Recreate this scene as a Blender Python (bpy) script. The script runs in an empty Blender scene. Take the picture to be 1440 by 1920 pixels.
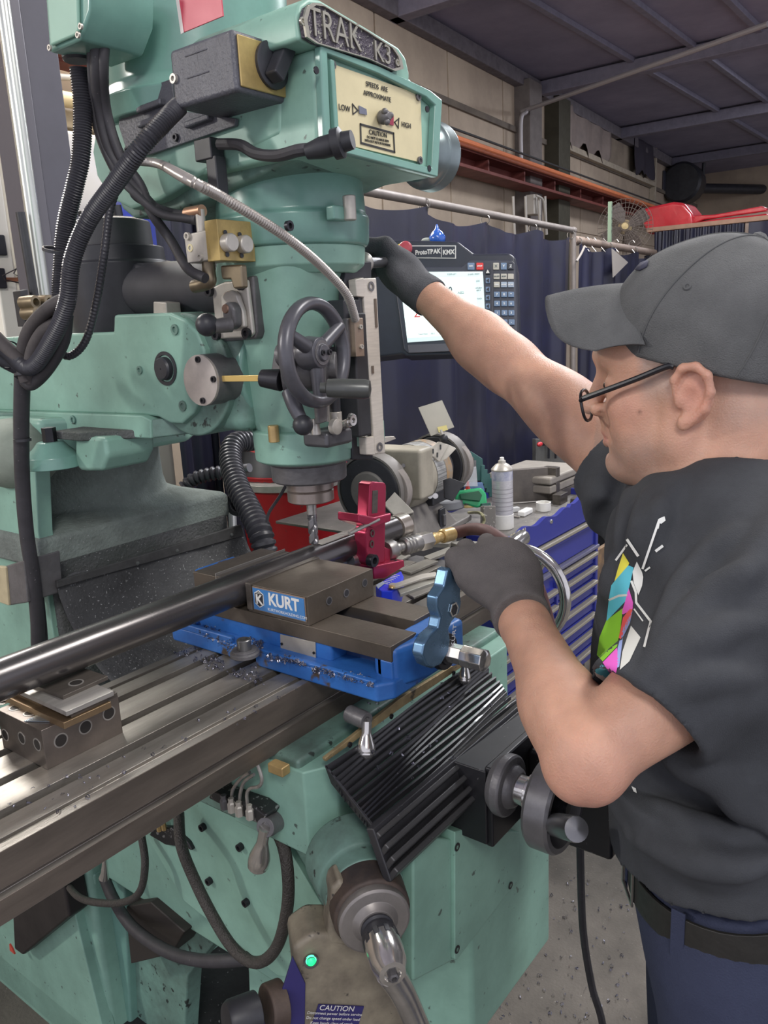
import bpy, bmesh, math, random
import numpy as np
from mathutils import Vector, Matrix, noise
from mathutils.bvhtree import BVHTree
R = random.Random(7)
SC = bpy.context.scene
COL = SC.collection
V = Vector
pi = math.pi
# ---------------------------------------------------------------- camera
F0, YAW, PIT, ROL = 1521.5, .6588, .2330, -.0493
CAM = V((-.8001, -.7522, 1.6183))
_f = V((math.cos(YAW)*math.cos(PIT), math.sin(YAW)*math.cos(PIT), -math.sin(PIT)))
_r = V((math.sin(YAW), -math.cos(YAW), 0)); _u = _r.cross(_f)
CR = _r*math.cos(ROL) + _u*math.sin(ROL)
CU = -_r*math.sin(ROL) + _u*math.cos(ROL)
cd = bpy.data.cameras.new('camera'); cam = bpy.data.objects.new('camera', cd); COL.objects.link(cam)
cam.matrix_world = Matrix(((CR.x, CU.x, -_f.x, CAM.x), (CR.y, CU.y, -_f.y, CAM.y), (CR.z, CU.z, -_f.z, CAM.z), (0, 0, 0, 1)))
cd.sensor_fit = 'VERTICAL'; cd.sensor_height = 36; cd.lens = 36*F0/1920; cd.clip_start = .02
SC.camera = cam
def ray(x, y): return CR*((x-720)/F0) - CU*((y-960)/F0) + _f
def P(x, y, ax, v):
    """surveyed point: where the sight line of a photo pixel meets the plane ax = v (metres)"""
    d = ray(x, y); i = 'xyz'.index(ax); return CAM + d*((v-CAM[i])/d[i])
def PN(x, y, p0, n):
    d = ray(x, y); return CAM + d*((V(p0)-CAM).dot(n)/d.dot(n))
def PD(x, y, depth): return CAM + ray(x, y)*depth
# ---------------------------------------------------------------- world, lamps, exposure
w = bpy.data.worlds.new('world'); SC.world = w; w.use_nodes = True
w.node_tree.nodes['Background'].inputs[0].default_value = (.86, .86, .98, 1)
w.node_tree.nodes['Background'].inputs[1].default_value = .95
SC.view_settings.view_transform = 'Standard'; SC.view_settings.look = 'None'
SC.view_settings.exposure = 0.1; SC.view_settings.gamma = 1; SC.view_settings.use_curve_mapping = False
def lamp(name, loc, to, size, power, col, sy=None):
    d = bpy.data.lights.new(name, 'AREA'); d.energy = power; d.size = size; d.color = col
    if sy: d.shape = 'RECTANGLE'; d.size_y = sy
    o = bpy.data.objects.new(name, d); COL.objects.link(o); o.location = loc
    o.rotation_euler = (V(to)-V(loc)).to_track_quat('-Z', 'Y').to_euler(); return o
lamp('bay_lamp_left', (-2.9, 2.9, 3.1), (0, .3, 1.4), .45, 200, (1, .97, .92))
lamp('bay_lamp_behind', (-2.2, -2.2, 3.9), (.2, 0, 1.3), 1.0, 75, (1, .97, .93))
lamp('bay_lamp_over', (1.3, -1.2, 4.0), (.6, .2, 1), .9, 80, (1, .97, .93))
lamp('bay_lamp_right', (4.2, .6, 3.9), (4.0, 1, .6), 1.0, 150, (.95, .96, 1))
lamp('bay_lamp_rear', (.9, 2.9, 3.5), (-.2, 0, 1.1), .9, 120, (1, .97, .92))
lamp('bay_lamp_far', (2.2, 3.1, 3.6), (2.2, 3.6, 0), 1.2, 90, (1, .95, .85))
lamp('bay_lamp_hall', (9.5, 1.0, 4.1), (9.5, 1.5, 0), 1.6, 150, (.9, .92, 1))
# ---------------------------------------------------------------- materials
MT = {}
def M(name, col=(.5, .5, .5), rough=.5, metal=0., var=0., sc=12., c2=None, spot=None, bump=0., bsc=60., emis=0., alpha=1., trans=0., coat=0., aniso=None):
    if name in MT: return MT[name]
    m = bpy.data.materials.new(name); m.use_nodes = True; nt = m.node_tree; b = nt.nodes['Principled BSDF']
    N = nt.nodes.new; L = nt.links.new
    b.inputs['Base Color'].default_value = (*col, 1); b.inputs['Roughness'].default_value = rough; b.inputs['Metallic'].default_value = metal
    tc = N('ShaderNodeTexCoord'); src = tc.outputs['Object']
    if aniso:
        mp = N('ShaderNodeMapping'); mp.inputs['Scale'].default_value = aniso; L(src, mp.inputs[0]); src = mp.outputs[0]
    out = None
    if var or c2:
        n = N('ShaderNodeTexNoise'); n.inputs['Scale'].default_value = sc; n.inputs['Detail'].default_value = 6; n.inputs['Roughness'].default_value = .65
        L(src, n.inputs['Vector'])
        r = N('ShaderNodeValToRGB'); r.color_ramp.elements[0].position = .36; r.color_ramp.elements[1].position = .66
        d = c2 if c2 else tuple(c*(1-var) for c in col)
        r.color_ramp.elements[0].color = (*d, 1); r.color_ramp.elements[1].color = (*col, 1)
        L(n.outputs[0], r.inputs[0]); out = r.outputs[0]
        mr = N('ShaderNodeMapRange'); mr.inputs[3].default_value = min(1, rough*1.25); mr.inputs[4].default_value = rough*.85
        L(n.outputs[0], mr.inputs[0]); L(mr.outputs[0], b.inputs['Roughness'])
    if spot:      # (colour, scale, threshold)
        n2 = N('ShaderNodeTexNoise'); n2.inputs['Scale'].default_value = spot[1]; n2.inputs['Detail'].default_value = 5; L(src, n2.inputs['Vector'])
        r2 = N('ShaderNodeValToRGB'); r2.color_ramp.elements[0].position = spot[2]; r2.color_ramp.elements[1].position = min(1, spot[2]+.05)
        L(n2.outputs[0], r2.inputs[0])
        mx = N('ShaderNodeMix'); mx.data_type = 'RGBA'; L(r2.outputs[0], mx.inputs[0])
        if out: L(out, mx.inputs[6])
        else: mx.inputs[6].default_value = (*col, 1)
        mx.inputs[7].default_value = (*spot[0], 1); out = mx.outputs[2]
    if out: L(out, b.inputs['Base Color'])
    if bump:
        n3 = N('ShaderNodeTexNoise'); n3.inputs['Scale'].default_value = bsc; n3.inputs['Detail'].default_value = 4; L(src, n3.inputs['Vector'])
        bp = N('ShaderNodeBump'); bp.inputs['Strength'].default_value = bump; bp.inputs['Distance'].default_value = .004
        L(n3.outputs[0], bp.inputs['Height']); L(bp.outputs[0], b.inputs['Normal'])
    if emis: b.inputs['Emission Color'].default_value = (*col, 1); b.inputs['Emission Strength'].default_value = emis
    if trans: b.inputs['Transmission Weight'].default_value = trans
    if coat: b.inputs['Coat Weight'].default_value = coat
    if alpha < 1: b.inputs['Alpha'].default_value = alpha
    MT[name] = m; return m
green = M('green_paint', (.27, .475, .385), .42, var=.26, sc=7, spot=((.09, .13, .11), 62, .675), bump=.15, bsc=25)
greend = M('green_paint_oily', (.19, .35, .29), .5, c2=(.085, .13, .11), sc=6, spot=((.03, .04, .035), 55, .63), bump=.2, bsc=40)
greeng = M('green_paint_glossy', (.185, .36, .305), .24, var=.22, sc=7, bump=.12, bsc=18)
grime = M('grime_dust', (.125, .128, .13), .85, c2=(.065, .075, .07), sc=7, spot=((.33, .34, .34), 260, .66), bump=.9, bsc=190)
steel = M('ground_steel', (.46, .44, .41), .32, .55, var=.35, sc=6, aniso=(.6, 9, 9))
steeld = M('oiled_steel', (.15, .132, .115), .33, .5, var=.45, sc=7, aniso=(.7, 6, 6))
tabm = M('table_steel', (.36, .335, .30), .32, .55, c2=(.17, .155, .135), sc=3.2, aniso=(1, 5, 5), bump=.08, bsc=120)
tabf = M('table_front_steel', (.15, .125, .105), .42, .4, var=.4, sc=5, aniso=(1, 6, 6))
barm = M('turned_bar_steel', (.115, .108, .108), .25, .7, var=.12, sc=5)
chrome = M('chrome', (.72, .70, .67), .16, .85, var=.2, sc=30)
iron = M('cast_iron_grey', (.17, .165, .17), .42, .3, var=.35, sc=14, bump=.3, bsc=90)
black = M('black_paint', (.034, .035, .042), .42, var=.4, sc=12, spot=((.12, .12, .12), 150, .72))
blackm = M('black_oxide', (.045, .045, .052), .38, .6, var=.3, sc=30)
greyp = M('dark_grey_enclosure', (.098, .10, .118), .42, var=.15, sc=18, bump=.35, bsc=260)
rubber = M('black_rubber', (.048, .046, .052), .55, var=.3, sc=25, spot=((.20, .19, .19), 180, .70))
rubd = M('dusty_rubber', (.075, .066, .066), .75, var=.35, sc=20)
conduit = M('corrugated_conduit', (.045, .045, .054), .38, var=.2, sc=20)
blue = M('vise_blue', (.035, .165, .50), .40, c2=(.02, .10, .34), sc=10, spot=((.07, .05, .035), 24, .62), bump=.2, bsc=60)
vbrown = M('vise_worn_steel', (.135, .112, .09), .42, .45, c2=(.085, .07, .055), sc=9, bump=.1, bsc=150)
brass = M('brass', (.55, .39, .17), .35, .5, var=.25, sc=40)
alu = M('aluminium', (.52, .49, .44), .36, .35, var=.2, sc=25)
aluw = M('scale_housing', (.62, .57, .50), .38, .25, var=.15, sc=18, aniso=(1, 1, 12))
gold = M('gold_anodised', (.48, .35, .13), .38, .3, var=.3, sc=30)
cream = M('cream_plate', (.72, .64, .40), .42, .25, var=.12, sc=14)
print_b = M('printed_black', (.03, .03, .03), .6)
white = M('white_plastic', (.75, .74, .70), .45, var=.1, sc=20)
dkblue = M('blue_vinyl', (.016, .017, .042), .42, c2=(.013, .013, .023), sc=2.2, bump=.5, bsc=7, coat=.1)
concrete = M('shop_floor_concrete', (.18, .16, .135), .8, c2=(.075, .068, .058), sc=2.2, spot=((.50, .47, .42), 120, .70), bump=.5, bsc=140)
# ---------------------------------------------------------------- builders
LOC = {}
def root_loc(o):
    while o.parent: o = o.parent
    return V(o.location)
def tag(o, label=None, cat=None, group=None, kind=None):
    if label: o['label'] = label
    if cat: o['category'] = cat
    if group: o['group'] = group
    if kind: o['kind'] = kind
    return o
def thing(name, label, cat, loc=(0, 0, 0), group=None):
    o = bpy.data.objects.new(name, None); COL.objects.link(o); o.location = loc; o.empty_display_size = .05
    return tag(o, label, cat, group)
def frame(d, up=None):
    d = V(d).normalized(); up = V(up) if up else (V((0, 0, 1)) if abs(d.z) < .9 else V((1, 0, 0)))
    a = up.cross(d).normalized(); return a, d.cross(a), d
class B:
    def __init__(s): s.v = []; s.f = []
    def add(s, vs, fs):
        n = len(s.v); s.v += [tuple(v) for v in vs]; s.f += [tuple(i+n for i in f) for f in fs]; return s
    def box(s, lo, hi, rot=None, piv=None):
        vs = [V((x, y, z)) for x in (lo[0], hi[0]) for y in (lo[1], hi[1]) for z in (lo[2], hi[2])]
        if rot is not None:
            piv = V(piv) if piv is not None else (V(lo)+V(hi))/2; vs = [rot @ (v-piv)+piv for v in vs]
        return s.add(vs, [(0, 1, 3, 2), (4, 6, 7, 5), (0, 4, 5, 1), (2, 3, 7, 6), (0, 2, 6, 4), (1, 5, 7, 3)])
    def obox(s, c, ax, ay, az):      # centre + three half-axis vectors
        c = V(c); ax = V(ax); ay = V(ay); az = V(az)
        vs = [c+ax*i+ay*j+az*k for i in (-1, 1) for j in (-1, 1) for k in (-1, 1)]
        return s.add(vs, [(0, 1, 3, 2), (4, 6, 7, 5), (0, 4, 5, 1), (2, 3, 7, 6), (0, 2, 6, 4), (1, 5, 7, 3)])
    def prism(s, pts, vec):
        pts = [V(p) for p in pts]; n = len(pts); vec = V(vec); nn = V((0, 0, 0))
        for i in range(n): nn += (pts[i]-pts[0]).cross(pts[(i+1) % n]-pts[0])
        if nn.dot(vec) > 0: pts = pts[::-1]
        vs = pts+[p+vec for p in pts]
        return s.add(vs, [tuple(range(n)), tuple(range(2*n-1, n-1, -1))]+[(i, i+n, (i+1) % n+n, (i+1) % n) for i in range(n)])
    def lathe(s, a, d, prof, n=32, caps=True, sx=1., up=None):
        a = V(a); e1, e2, d = frame(d, up); vs = []; fs = []; m = len(prof)
        for t, r in prof:
            for i in range(n):
                q = 2*pi*i/n; vs.append(a+d*t+(e1*math.cos(q)*sx+e2*math.sin(q))*r)
        for j in range(m-1):
            for i in range(n):
                k = (i+1) % n; fs.append((j*n+i, j*n+k, (j+1)*n+k, (j+1)*n+i))
        if caps: fs.append(tuple(range(n-1, -1, -1))); fs.append(tuple((m-1)*n+i for i in range(n)))
        return s.add(vs, fs)
    def cyl(s, a, b, r, r2=None, n=24):
        a = V(a); b = V(b); return s.lathe(a, b-a, [(0, r), ((b-a).length, r if r2 is None else r2)], n)
    def ring(s, a, d, ro, ri, h, n=32):
        return s.lathe(a, d, [(0, ri), (0, ro), (h, ro), (h, ri), (0, ri)], n, caps=False)
    def torus(s, c, d, r1, r2, n=40, m=12, sx=1):
        c = V(c); e1, e2, d = frame(d); vs = []; fs = []
        for i in range(n):
            q = 2*pi*i/n; rd = e1*math.cos(q)+e2*math.sin(q)
            for j in range(m):
                p = 2*pi*j/m; vs.append(c+rd*(r1+r2*math.cos(p)*sx)+d*r2*math.sin(p))
        for i in range(n):
            for j in range(m): fs.append((i*m+j, ((i+1) % n)*m+j, ((i+1) % n)*m+(j+1) % m, i*m+(j+1) % m))
        return s.add(vs, fs)
    def sphere(s, c, r, n=20, sc=(1, 1, 1), rot=None):
        vs = []; fs = []; c = V(c); m = n//2
        for j in range(m+1):
            t = pi*j/m
            for i in range(n):
                q = 2*pi*i/n; p = V((math.sin(t)*math.cos(q)*sc[0], math.sin(t)*math.sin(q)*sc[1], -math.cos(t)*sc[2]))*r
                vs.append(c+((rot @ p) if rot else p))
        for j in range(m):
            for i in range(n): fs.append((j*n+i, j*n+(i+1) % n, (j+1)*n+(i+1) % n, (j+1)*n+i))
        return s.add(vs, fs)
    def tube(s, pts, r, n=12, sub=6, rf=None, caps=True, smooth=True):
        pts = [V(p) for p in pts]; path = []
        if smooth and len(pts) > 2:
            q = [pts[0]*2-pts[1]]+pts+[pts[-1]*2-pts[-2]]
            for i in range(1, len(q)-2):
                for k in range(sub):
                    t = k/sub; a, b, c, d = q[i-1], q[i], q[i+1], q[i+2]
                    path.append(((b*2)+(c-a)*t+(a*2-b*5+c*4-d)*t*t+(b*3-a-c*3+d)*t**3)*.5)
            path.append(pts[-1])
        else: path = pts
        if rf:       # resample evenly for a ribbed hose
            step, fr = rf; out = [path[0]]; acc = 0
            L = [0]
            for i in range(1, len(path)): L.append(L[-1]+(path[i]-path[i-1]).length)
            k = max(2, int(L[-1]/step)); res = []; j = 0
            for i in range(k+1):
                t = L[-1]*i/k
                while j < len(L)-2 and L[j+1] < t: j += 1
                u = (t-L[j])/max(1e-9, L[j+1]-L[j]); res.append(path[j].lerp(path[j+1], min(1, u)))
            path = res
        m = len(path); vs = []; fs = []; e = None
        for j, p in enumerate(path):
            d = (path[min(j+1, m-1)]-path[max(j-1, 0)]).normalized()
            if e is None: e = frame(d)[0]
            e = (e-d*e.dot(d)).normalized(); g = d.cross(e)
            rr = r(j/(m-1)) if callable(r) else r
            if rf: rr *= rf[1][j % len(rf[1])]
            for i in range(n):
                a = 2*pi*i/n; vs.append(p+(e*math.cos(a)+g*math.sin(a))*rr)
        for j in range(m-1):
            for i in range(n): fs.append((j*n+i, j*n+(i+1) % n, (j+1)*n+(i+1) % n, (j+1)*n+i))
        if caps: fs.append(tuple(range(n-1, -1, -1))); fs.append(tuple((m-1)*n+i for i in range(n)))
        return s.add(vs, fs)
    def build(s, name, mat, parent=None, bevel=0., seg=2, smooth=35, label=None, kind=None, subd=0, cuts=None):
        me = bpy.data.meshes.new(name); base = root_loc(parent) if parent else V((0, 0, 0))
        if parent is None and s.v:
            a = np.array(s.v); base = V(((a[:, 0].min()+a[:, 0].max())/2, (a[:, 1].min()+a[:, 1].max())/2, a[:, 2].min()))
        me.from_pydata([tuple(V(v)-base) for v in s.v], [], s.f); me.validate()
        me.materials.append(mat); o = bpy.data.objects.new(name, me); COL.objects.link(o)
        if parent: o.parent = parent
        else: o.location = base
        if smooth:
            me.polygons.foreach_set('use_smooth', [True]*len(me.polygons)); me.set_sharp_from_angle(angle=math.radians(smooth))
        if bevel:
            md = o.modifiers.new('bevel', 'BEVEL'); md.width = bevel; md.segments = seg; md.limit_method = 'ANGLE'; md.angle_limit = math.radians(32); md.harden_normals = True
        if subd:
            md = o.modifiers.new('sub', 'SUBSURF'); md.levels = subd; md.render_levels = subd
        if label: o['label'] = label
        if kind: o['kind'] = kind
        return o
def plate(name, px, ax, val, th, mat, parent, bevel=.002, **k):
    """prism whose outline is surveyed on the plane ax = val and which runs th metres along that axis"""
    vec = V((0, 0, 0)); vec['xyz'.index(ax)] = th
    return B().prism([P(x, y, ax, val) for x, y in px], vec).build(name, mat, parent, bevel, **k)
def text(s, o, xd, yd, size, mat, parent, name='lettering', ext=.0004, align='CENTER', sx=1., bold=0.):
    c = bpy.data.curves.new(name, 'FONT'); c.body = s; c.size = size; c.extrude = ext; c.align_x = align; c.align_y = 'CENTER'; c.offset = bold
    c.materials.append(mat); ob = bpy.data.objects.new(name, c); COL.objects.link(ob)
    xd = V(xd).normalized(); z = xd.cross(V(yd)).normalized(); yd = z.cross(xd)
    m = Matrix(((xd.x*sx, yd.x, z.x, 0), (xd.y*sx, yd.y, z.y, 0), (xd.z*sx, yd.z, z.z, 0), (0, 0, 0, 1)))
    m.translation = V(o)-(root_loc(parent) if parent else V((0, 0, 0)))
    if parent: ob.parent = parent
    ob.matrix_local = m; return ob
def screw(p, d, r, parent, name='socket_screw', mat=None, h=None):
    """socket-head cap screw: head with a recessed hexagon"""
    h = h or r*.8
    b = B().lathe(p, d, [(0, r), (h, r), (h, r*.55), (h*.35, r*.5), (h*.35, 0.0005)], 12, caps=False)
    return b.build(name, mat or blackm, parent)
def dup(o, loc=None, rotz=None, label=None, parent=None):
    c = o.copy(); COL.objects.link(c); c.parent = parent
    if loc is not None: c.location = loc
    if rotz is not None: c.rotation_euler = (0, 0, rotz)
    if label: c['label'] = label
    for ch in o.children: dup(ch, parent=c)
    return c
X, Y, Z = V((1, 0, 0)), V((0, 1, 0)), V((0, 0, 1))
T = 1.12          # table top height
# ================================================================ THE ROOM
def struct(name, b, mat, **k):
    o = b.build(name, mat, **k); o['kind'] = 'structure'; return o
struct('floor', B().box((-4, -4, -.1), (20, 8, 0)), concrete)
wd = V((math.cos(.092), math.sin(.092), 0)); wn = V((-wd.y, wd.x, 0)); W0 = V((0, 3.1, 0))     # the long wall runs 5 degrees off the machine
def W(x, y, off=0.): return PN(x, y, W0-wn*off, wn)
wallm = M('painted_wall_panel', (.50, .41, .31), .75, c2=(.37, .30, .23), sc=1.3, bump=.15, bsc=30)
wallg = M('grimy_wall_band', (.20, .17, .13), .8, c2=(.12, .10, .085), sc=2)
ceilm = M('ceiling_sheeting', (.30, .28, .37), .7, c2=(.21, .20, .27), sc=1.1)
ZC = W(800, 42).z
def wb(b, s0, s1, z0, z1, o0, o1):      # box in wall coordinates: along the wall, up, out from the wall
    c = W0+wd*((s0+s1)/2)-wn*((o0+o1)/2)+Z*((z0+z1)/2)
    return b.obox(c, wd*((s1-s0)/2), wn*((o1-o0)/2), Z*((z1-z0)/2))
def ws(p): return (V(p)-W0).dot(wd)
wall = struct('wall_back', wb(B(), -4, 20, 0, ZC, -.2, 0), wallm, smooth=0)
for k in range(13):                     # the sheets of the wall
    s = 1.2+k*1.25
    o = wb(B(), s+.012, s+1.238, 2.62, ZC-.12, 0, .018).build('panel', wallm, wall, .004)
    o = wb(B(), s+.012, s+1.238, 1.3, 2.60, 0, .018).build('panel', wallm, wall, .004)
struct('wall_right', B().box((17, -4, 0), (17.1, 6, ZC)), wallm)
struct('trim_1', wb(B(), -4, 20, ZC-.16, ZC-.02, .02, .13), M('eave_beam', (.16, .145, .16), .7, var=.3), bevel=.01)
struct('trim_2', wb(B(), -4, 20, ZC-.62, ZC-.56, .02, .05), wallg, bevel=.006)
ce = struct('ceiling', B().box((-4, -4, ZC), (20, 8, ZC+.15)), ceilm, smooth=0)
for k in range(16):                     # roof purlins
    y = W0.y-.4-k*.62
    B().box((1, y-.03, ZC-.05), (20, y+.03, ZC)).build('purlin', M('purlin_steel', (.22, .21, .27), .6, var=.2), ce, .004)
for k in range(5):                      # main rafters across
    x = 5.2+k*3.1
    B().box((x-.07, -4, ZC-.16), (x+.07, 4.6, ZC-.02)).build('rafter', MT['purlin_steel'], ce, .01)
# light round pipe crossing under the roof and dropping down the wall
pz = W(985, 205, .2)
pa, pb, pc = W(977, 225, .16), W(990, 205, .22), PN(1440, 45, pz, Z)
q = W(977, 300, .16)
tag(B().tube([q, pa, pb.lerp(pa, .3), pb, pb.lerp(pc, .05), pc], .022, 10).build('overhead_pipe', M('light_conduit', (.36, .34, .35), .5, .4)),
    'thin pale conduit crossing under the dark roof and bending down the wall', 'pipe')
# columns on the wall
for i, (x0, x1, lb) in enumerate([(962, 985, 'grey steel wall column beside the bent overhead pipe'), (1018, 1040, 'dark steel wall column at the left edge of the boarded opening')]):
    s0, s1 = ws(W(x0, 260)), ws(W(x1, 260))
    tag(wb(B(), s0, s1, 1.4, ZC-.1, 0, .20).build('wall_column', [M('column_grey', (.16, .14, .13), .7, var=.2), M('column_dark', (.055, .05, .032), .6, var=.2)][i], None, .008), lb, 'column')
# boarded window
fr = M('window_frame_paint', (.46, .40, .31), .7, var=.2)
s0, s1 = ws(W(1040, 300)), ws(W(1215, 350)); zt, zb = W(1045, 190).z, W(1045, 270).z
wdw = struct('window_1', wb(B(), s0, s1, zb, zt, .02, .04), M('board', (.34, .28, .21), .8, c2=(.22, .18, .14), sc=2.5))
for a in [(s0, s1, zb-.07, zb, .02, .12), (s0, s1, zt, zt+.05, .02, .10), (s0-.06, s0, zb-.6, zt+.05, .02, .10), (s1, s1+.07, zb-.6, zt+.05, .02, .12)]:
    wb(B(), *a).build('window_frame', fr, wdw, .006)
# torn plastic sheeting hanging in the opening
def cloth(name, c0, c1, zt, zb, off, mat, amp=.03, nx=26, nz=14, fr=9, parent=None, label=None, rag=0):
    vs = []; fs = []; rn = R.random()*20
    for i in range(nx+1):
        for j in range(nz+1):
            u, t = i/nx, j/nz; s = c0+(c1-c0)*u
            a = amp*(.35+.65*t)*(math.sin(u*fr*2*pi+rn+math.sin(t*2+rn)*.8)+.5*math.sin(u*fr*4.3+t*3+rn))
            z = zt+(zb-zt)*t - (rag*abs(math.sin(u*9+rn))*t)
            vs.append(W0+wd*s-wn*(off+a)+Z*z)
    for i in range(nx):
        for j in range(nz): k = i*(nz+1)+j; fs.append((k, k+1, k+nz+2, k+nz+1))
    o = B().add(vs, fs).build(name, mat, parent, smooth=180); md = o.modifiers.new('thick', 'SOLIDIFY'); md.thickness = .003
    if label: tag(o, *label)
    return o
cloth('plastic_sheet', ws(W(1047, 230)), ws(W(1128, 290)), zt-.02, zb+.1, .12, M('dusty_sheet', (.30, .245, .215), .6, c2=(.2, .165, .15), sc=3), .02, fr=3, rag=.18, label=('torn dusty sheet hanging over the boarded wall opening', 'sheet'))
cloth('dark_rag', ws(W(1172, 280)), ws(W(1208, 310)), W(1180, 262).z, W(1180, 318).z, .14, M('dark_rag_cloth', (.035, .03, .045), .7), .03, fr=2, rag=.1, label=('dark ragged cloth at the far end of the boarded wall opening', 'cloth'))
# crane rail / red pipes along the wall
redm = M('red_oxide_beam', (.19, .045, .035), .6, var=.35, sc=4)
orng = M('orange_pipe', (.78, .24, .10), .45, var=.15, sc=6)
o1, o2 = W(850, 262, .34), W(1236, 374, .34)
def along(px, py, off, x1, r, name, mat, label=None, cat='pipe', n=10, slope=0.):
    a = W(px, py, off); b = a+wd*((x1-px)/1. if 0 else x1)+Z*slope
    o = B().cyl(a-wd*1.5, b, r, n=n).build(name, mat)
    return tag(o, label, cat)
zz = W(827, 251, .34).z
bm = thing('red_beam', 'dark red steel channel running along the wall above the curtain', 'beam', W0+wd*3+Z*zz-wn*.2)
wb(B(), .5, 15, zz-.19, zz-.02, .10, .13).build('web', redm, bm, .004)
wb(B(), .5, 15, zz-.05, zz-.02, .10, .30).build('flange', redm, bm, .004)
wb(B(), .5, 15, zz-.21, zz-.18, .10, .34).build('flange', redm, bm, .004)
for k in range(14):
    wb(B(), 2+k*.9, 2.03+k*.9, zz-.18, zz-.05, .12, .27).build('stiffener', redm, bm, .003)
for i, (dz, off, mat, r, lb) in enumerate([(0, .36, orng, .024, 'bright orange pipe along the wall, topmost of the pipe run'),
        (-.055, .40, M('dull_red_pipe', (.30, .075, .032), .5, var=.2), .016, 'dull red pipe just below the orange pipe on the wall'),
        (.05, .40, M('black_cable', (.03, .03, .03), .6), .011, 'thin black cable run just above the orange pipe')]):
    a = W0+wd*.5-wn*off+Z*(zz+dz); tag(B().cyl(a, a+wd*14, r, n=10).build('wall_pipe', mat), lb, 'pipe')
pw = M('pale_conduit', (.50, .47, .42), .5, .2)
for i, (a, b, lb) in enumerate([((858, 311), (1178, 382), 'pale conduit running level on the wall, upper of the two below the red beam'), ((858, 322), (985, 352), 'shorter pale conduit just under the level one on the wall')]):
    o = .10; tag(B().tube([W(*a, o)-wd*.8, W(*a, o), W(*b, o)], .016, 8).build('wall_conduit', pw), lb, 'pipe')
# junction boxes and drops behind the curtain top
jb = thing('junction_box', 'pale electrical box with drop conduits just above the curtain rail', 'box', W(1000, 385, .34))
c = W(1000, 385, .34); B().obox(c, wd*.10, wn*.05, Z*.10).build('box_body', pw, jb, .01)
for px in (962, 985, 1010, 1022): B().tube([W(px, 368, .42), W(px+1, 400, .42), W(px+3, 440, .42)], .014, 8).build('drop_conduit', pw, jb)
B().tube([W(1005, 366, .44), W(1018, 375, .46), W(1022, 400, .46), W(1024, 440, .44)], .012, 8).build('drop_conduit', pw, jb)
# duct fan at the far end of the wall
fn = thing('wall_exhaust', 'dark round exhaust duct with elbow on the far wall', 'duct', W(1290, 345, .3))
c = W(1283, 345, .3)
B().lathe(c+wd*.25, -wd, [(0, .30), (.1, .34), (.5, .34), (.55, .30)], 24).build('duct_body', black, fn)
B().tube([c+wd*.3, c+wd*.9+Z*.02, c+wd*3.2+Z*.03-wn*1.6], .09, 12).build('duct_pipe', black, fn)
B().cyl(W(1318, 345, .6), W(1318, 345, .6)+Z*.9, .03).build('hanger', black, fn)
# windows/dark stores far right
for i, (x0, x1, y0, y1) in enumerate([(1240, 1262, 320, 360), (1395, 1440, 330, 395)]):
    s0, s1 = ws(W(x0, y0)), ws(W(x1, y0)); struct('window_%d' % (i+2), wb(B(), s0, s1, W(x0, y1).z, W(x0, y0).z, .02, .05), M('dark_opening', (.03, .03, .045), .5), bevel=.01)
# ================================================================ WELDING CURTAINS
rl = W0-wn*1.75                                            # curtain line, 1.75 m out from the wall
def Q(x, y, off=0.): return PN(x, y, rl-wn*off, wn)
ra, rb = Q(560, 356), Q(1075, 420); zr = (ra.z+rb.z)/2; ra.z = rb.z = zr
rail = thing('curtain_rail', 'grey pipe rail carrying the navy welding curtain behind the grinder', 'rail', (rb.x, rb.y, 0))
railm = M('rail_pipe', (.25, .22, .20), .5, .4, var=.2)
B().cyl(Q(322, 700).xy.to_3d()+Z*zr, rb, .021).build('pipe', railm, rail); B().sphere(rb, .026).build('elbow', railm, rail)
B().cyl(rb, V((rb.x, rb.y, 0)), .021).build('post', railm, rail)
def curtain(s0, s1, zt, zb, off, label, fr=8, amp=.045, nx=110, group=None):
    """one hanging vinyl sheet: sagging between its rings, folds widening downward"""
    vs = []; fs = []; nz = 26; rn = R.random()*9; nr = max(2, int((s1-s0)/.55))
    for i in range(nx+1):
        u = i/nx; s = s0+(s1-s0)*u; sag = .045*abs(math.sin(u*nr*pi))
        for j in range(nz+1):
            t = j/nz; a = amp*(math.sin(u*fr*2*pi+rn+.5*math.sin(t*3))*(.5+.5*t)+.45*math.sin(u*fr*5.1+rn*2+t)+.25*math.sin(u*fr*13+t*2))
            a += .008*math.exp(-t*9)*abs(math.cos(u*nr*pi))
            vs.append(rl+wd*s-wn*(off+a)+Z*(zt-.022-sag*(1-t)**3+(zb-zt)*t))
    for i in range(nx):
        for j in range(nz): k = i*(nz+1)+j; fs.append((k, k+1, k+nz+2, k+nz+1))
    o = B().add(vs, fs).build('welding_curtain', dkblue, smooth=180); md = o.modifiers.new('thick', 'SOLIDIFY'); md.thickness = .0025; md.use_rim = False
    for i in range(nr+1):
        s = s0+(s1-s0)*i/nr
        B().torus(rl+wd*s-wn*off+Z*(zt-.012), wd, .026, .0035, 16, 6).build('ring', M('ring_wire', (.3, .28, .26), .4, .8), o)
    return tag(o, label, 'curtain', group)
sr = (rb-rl).dot(wd)
s350 = (Q(322, 700)-rl).dot(wd)
curtain(s350, .95, zr, .25, .0, 'navy vinyl welding curtain behind the column of the green mill', 2, .018)
curtain(.92, 2.5, zr, .25, .01, 'navy vinyl welding curtain behind the control screen', 2.5, .018)
curtain(2.5, sr-.05, zr-.02, .25, .0, 'dark glossy welding curtain hanging beside the rail post', 5, .032)
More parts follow.
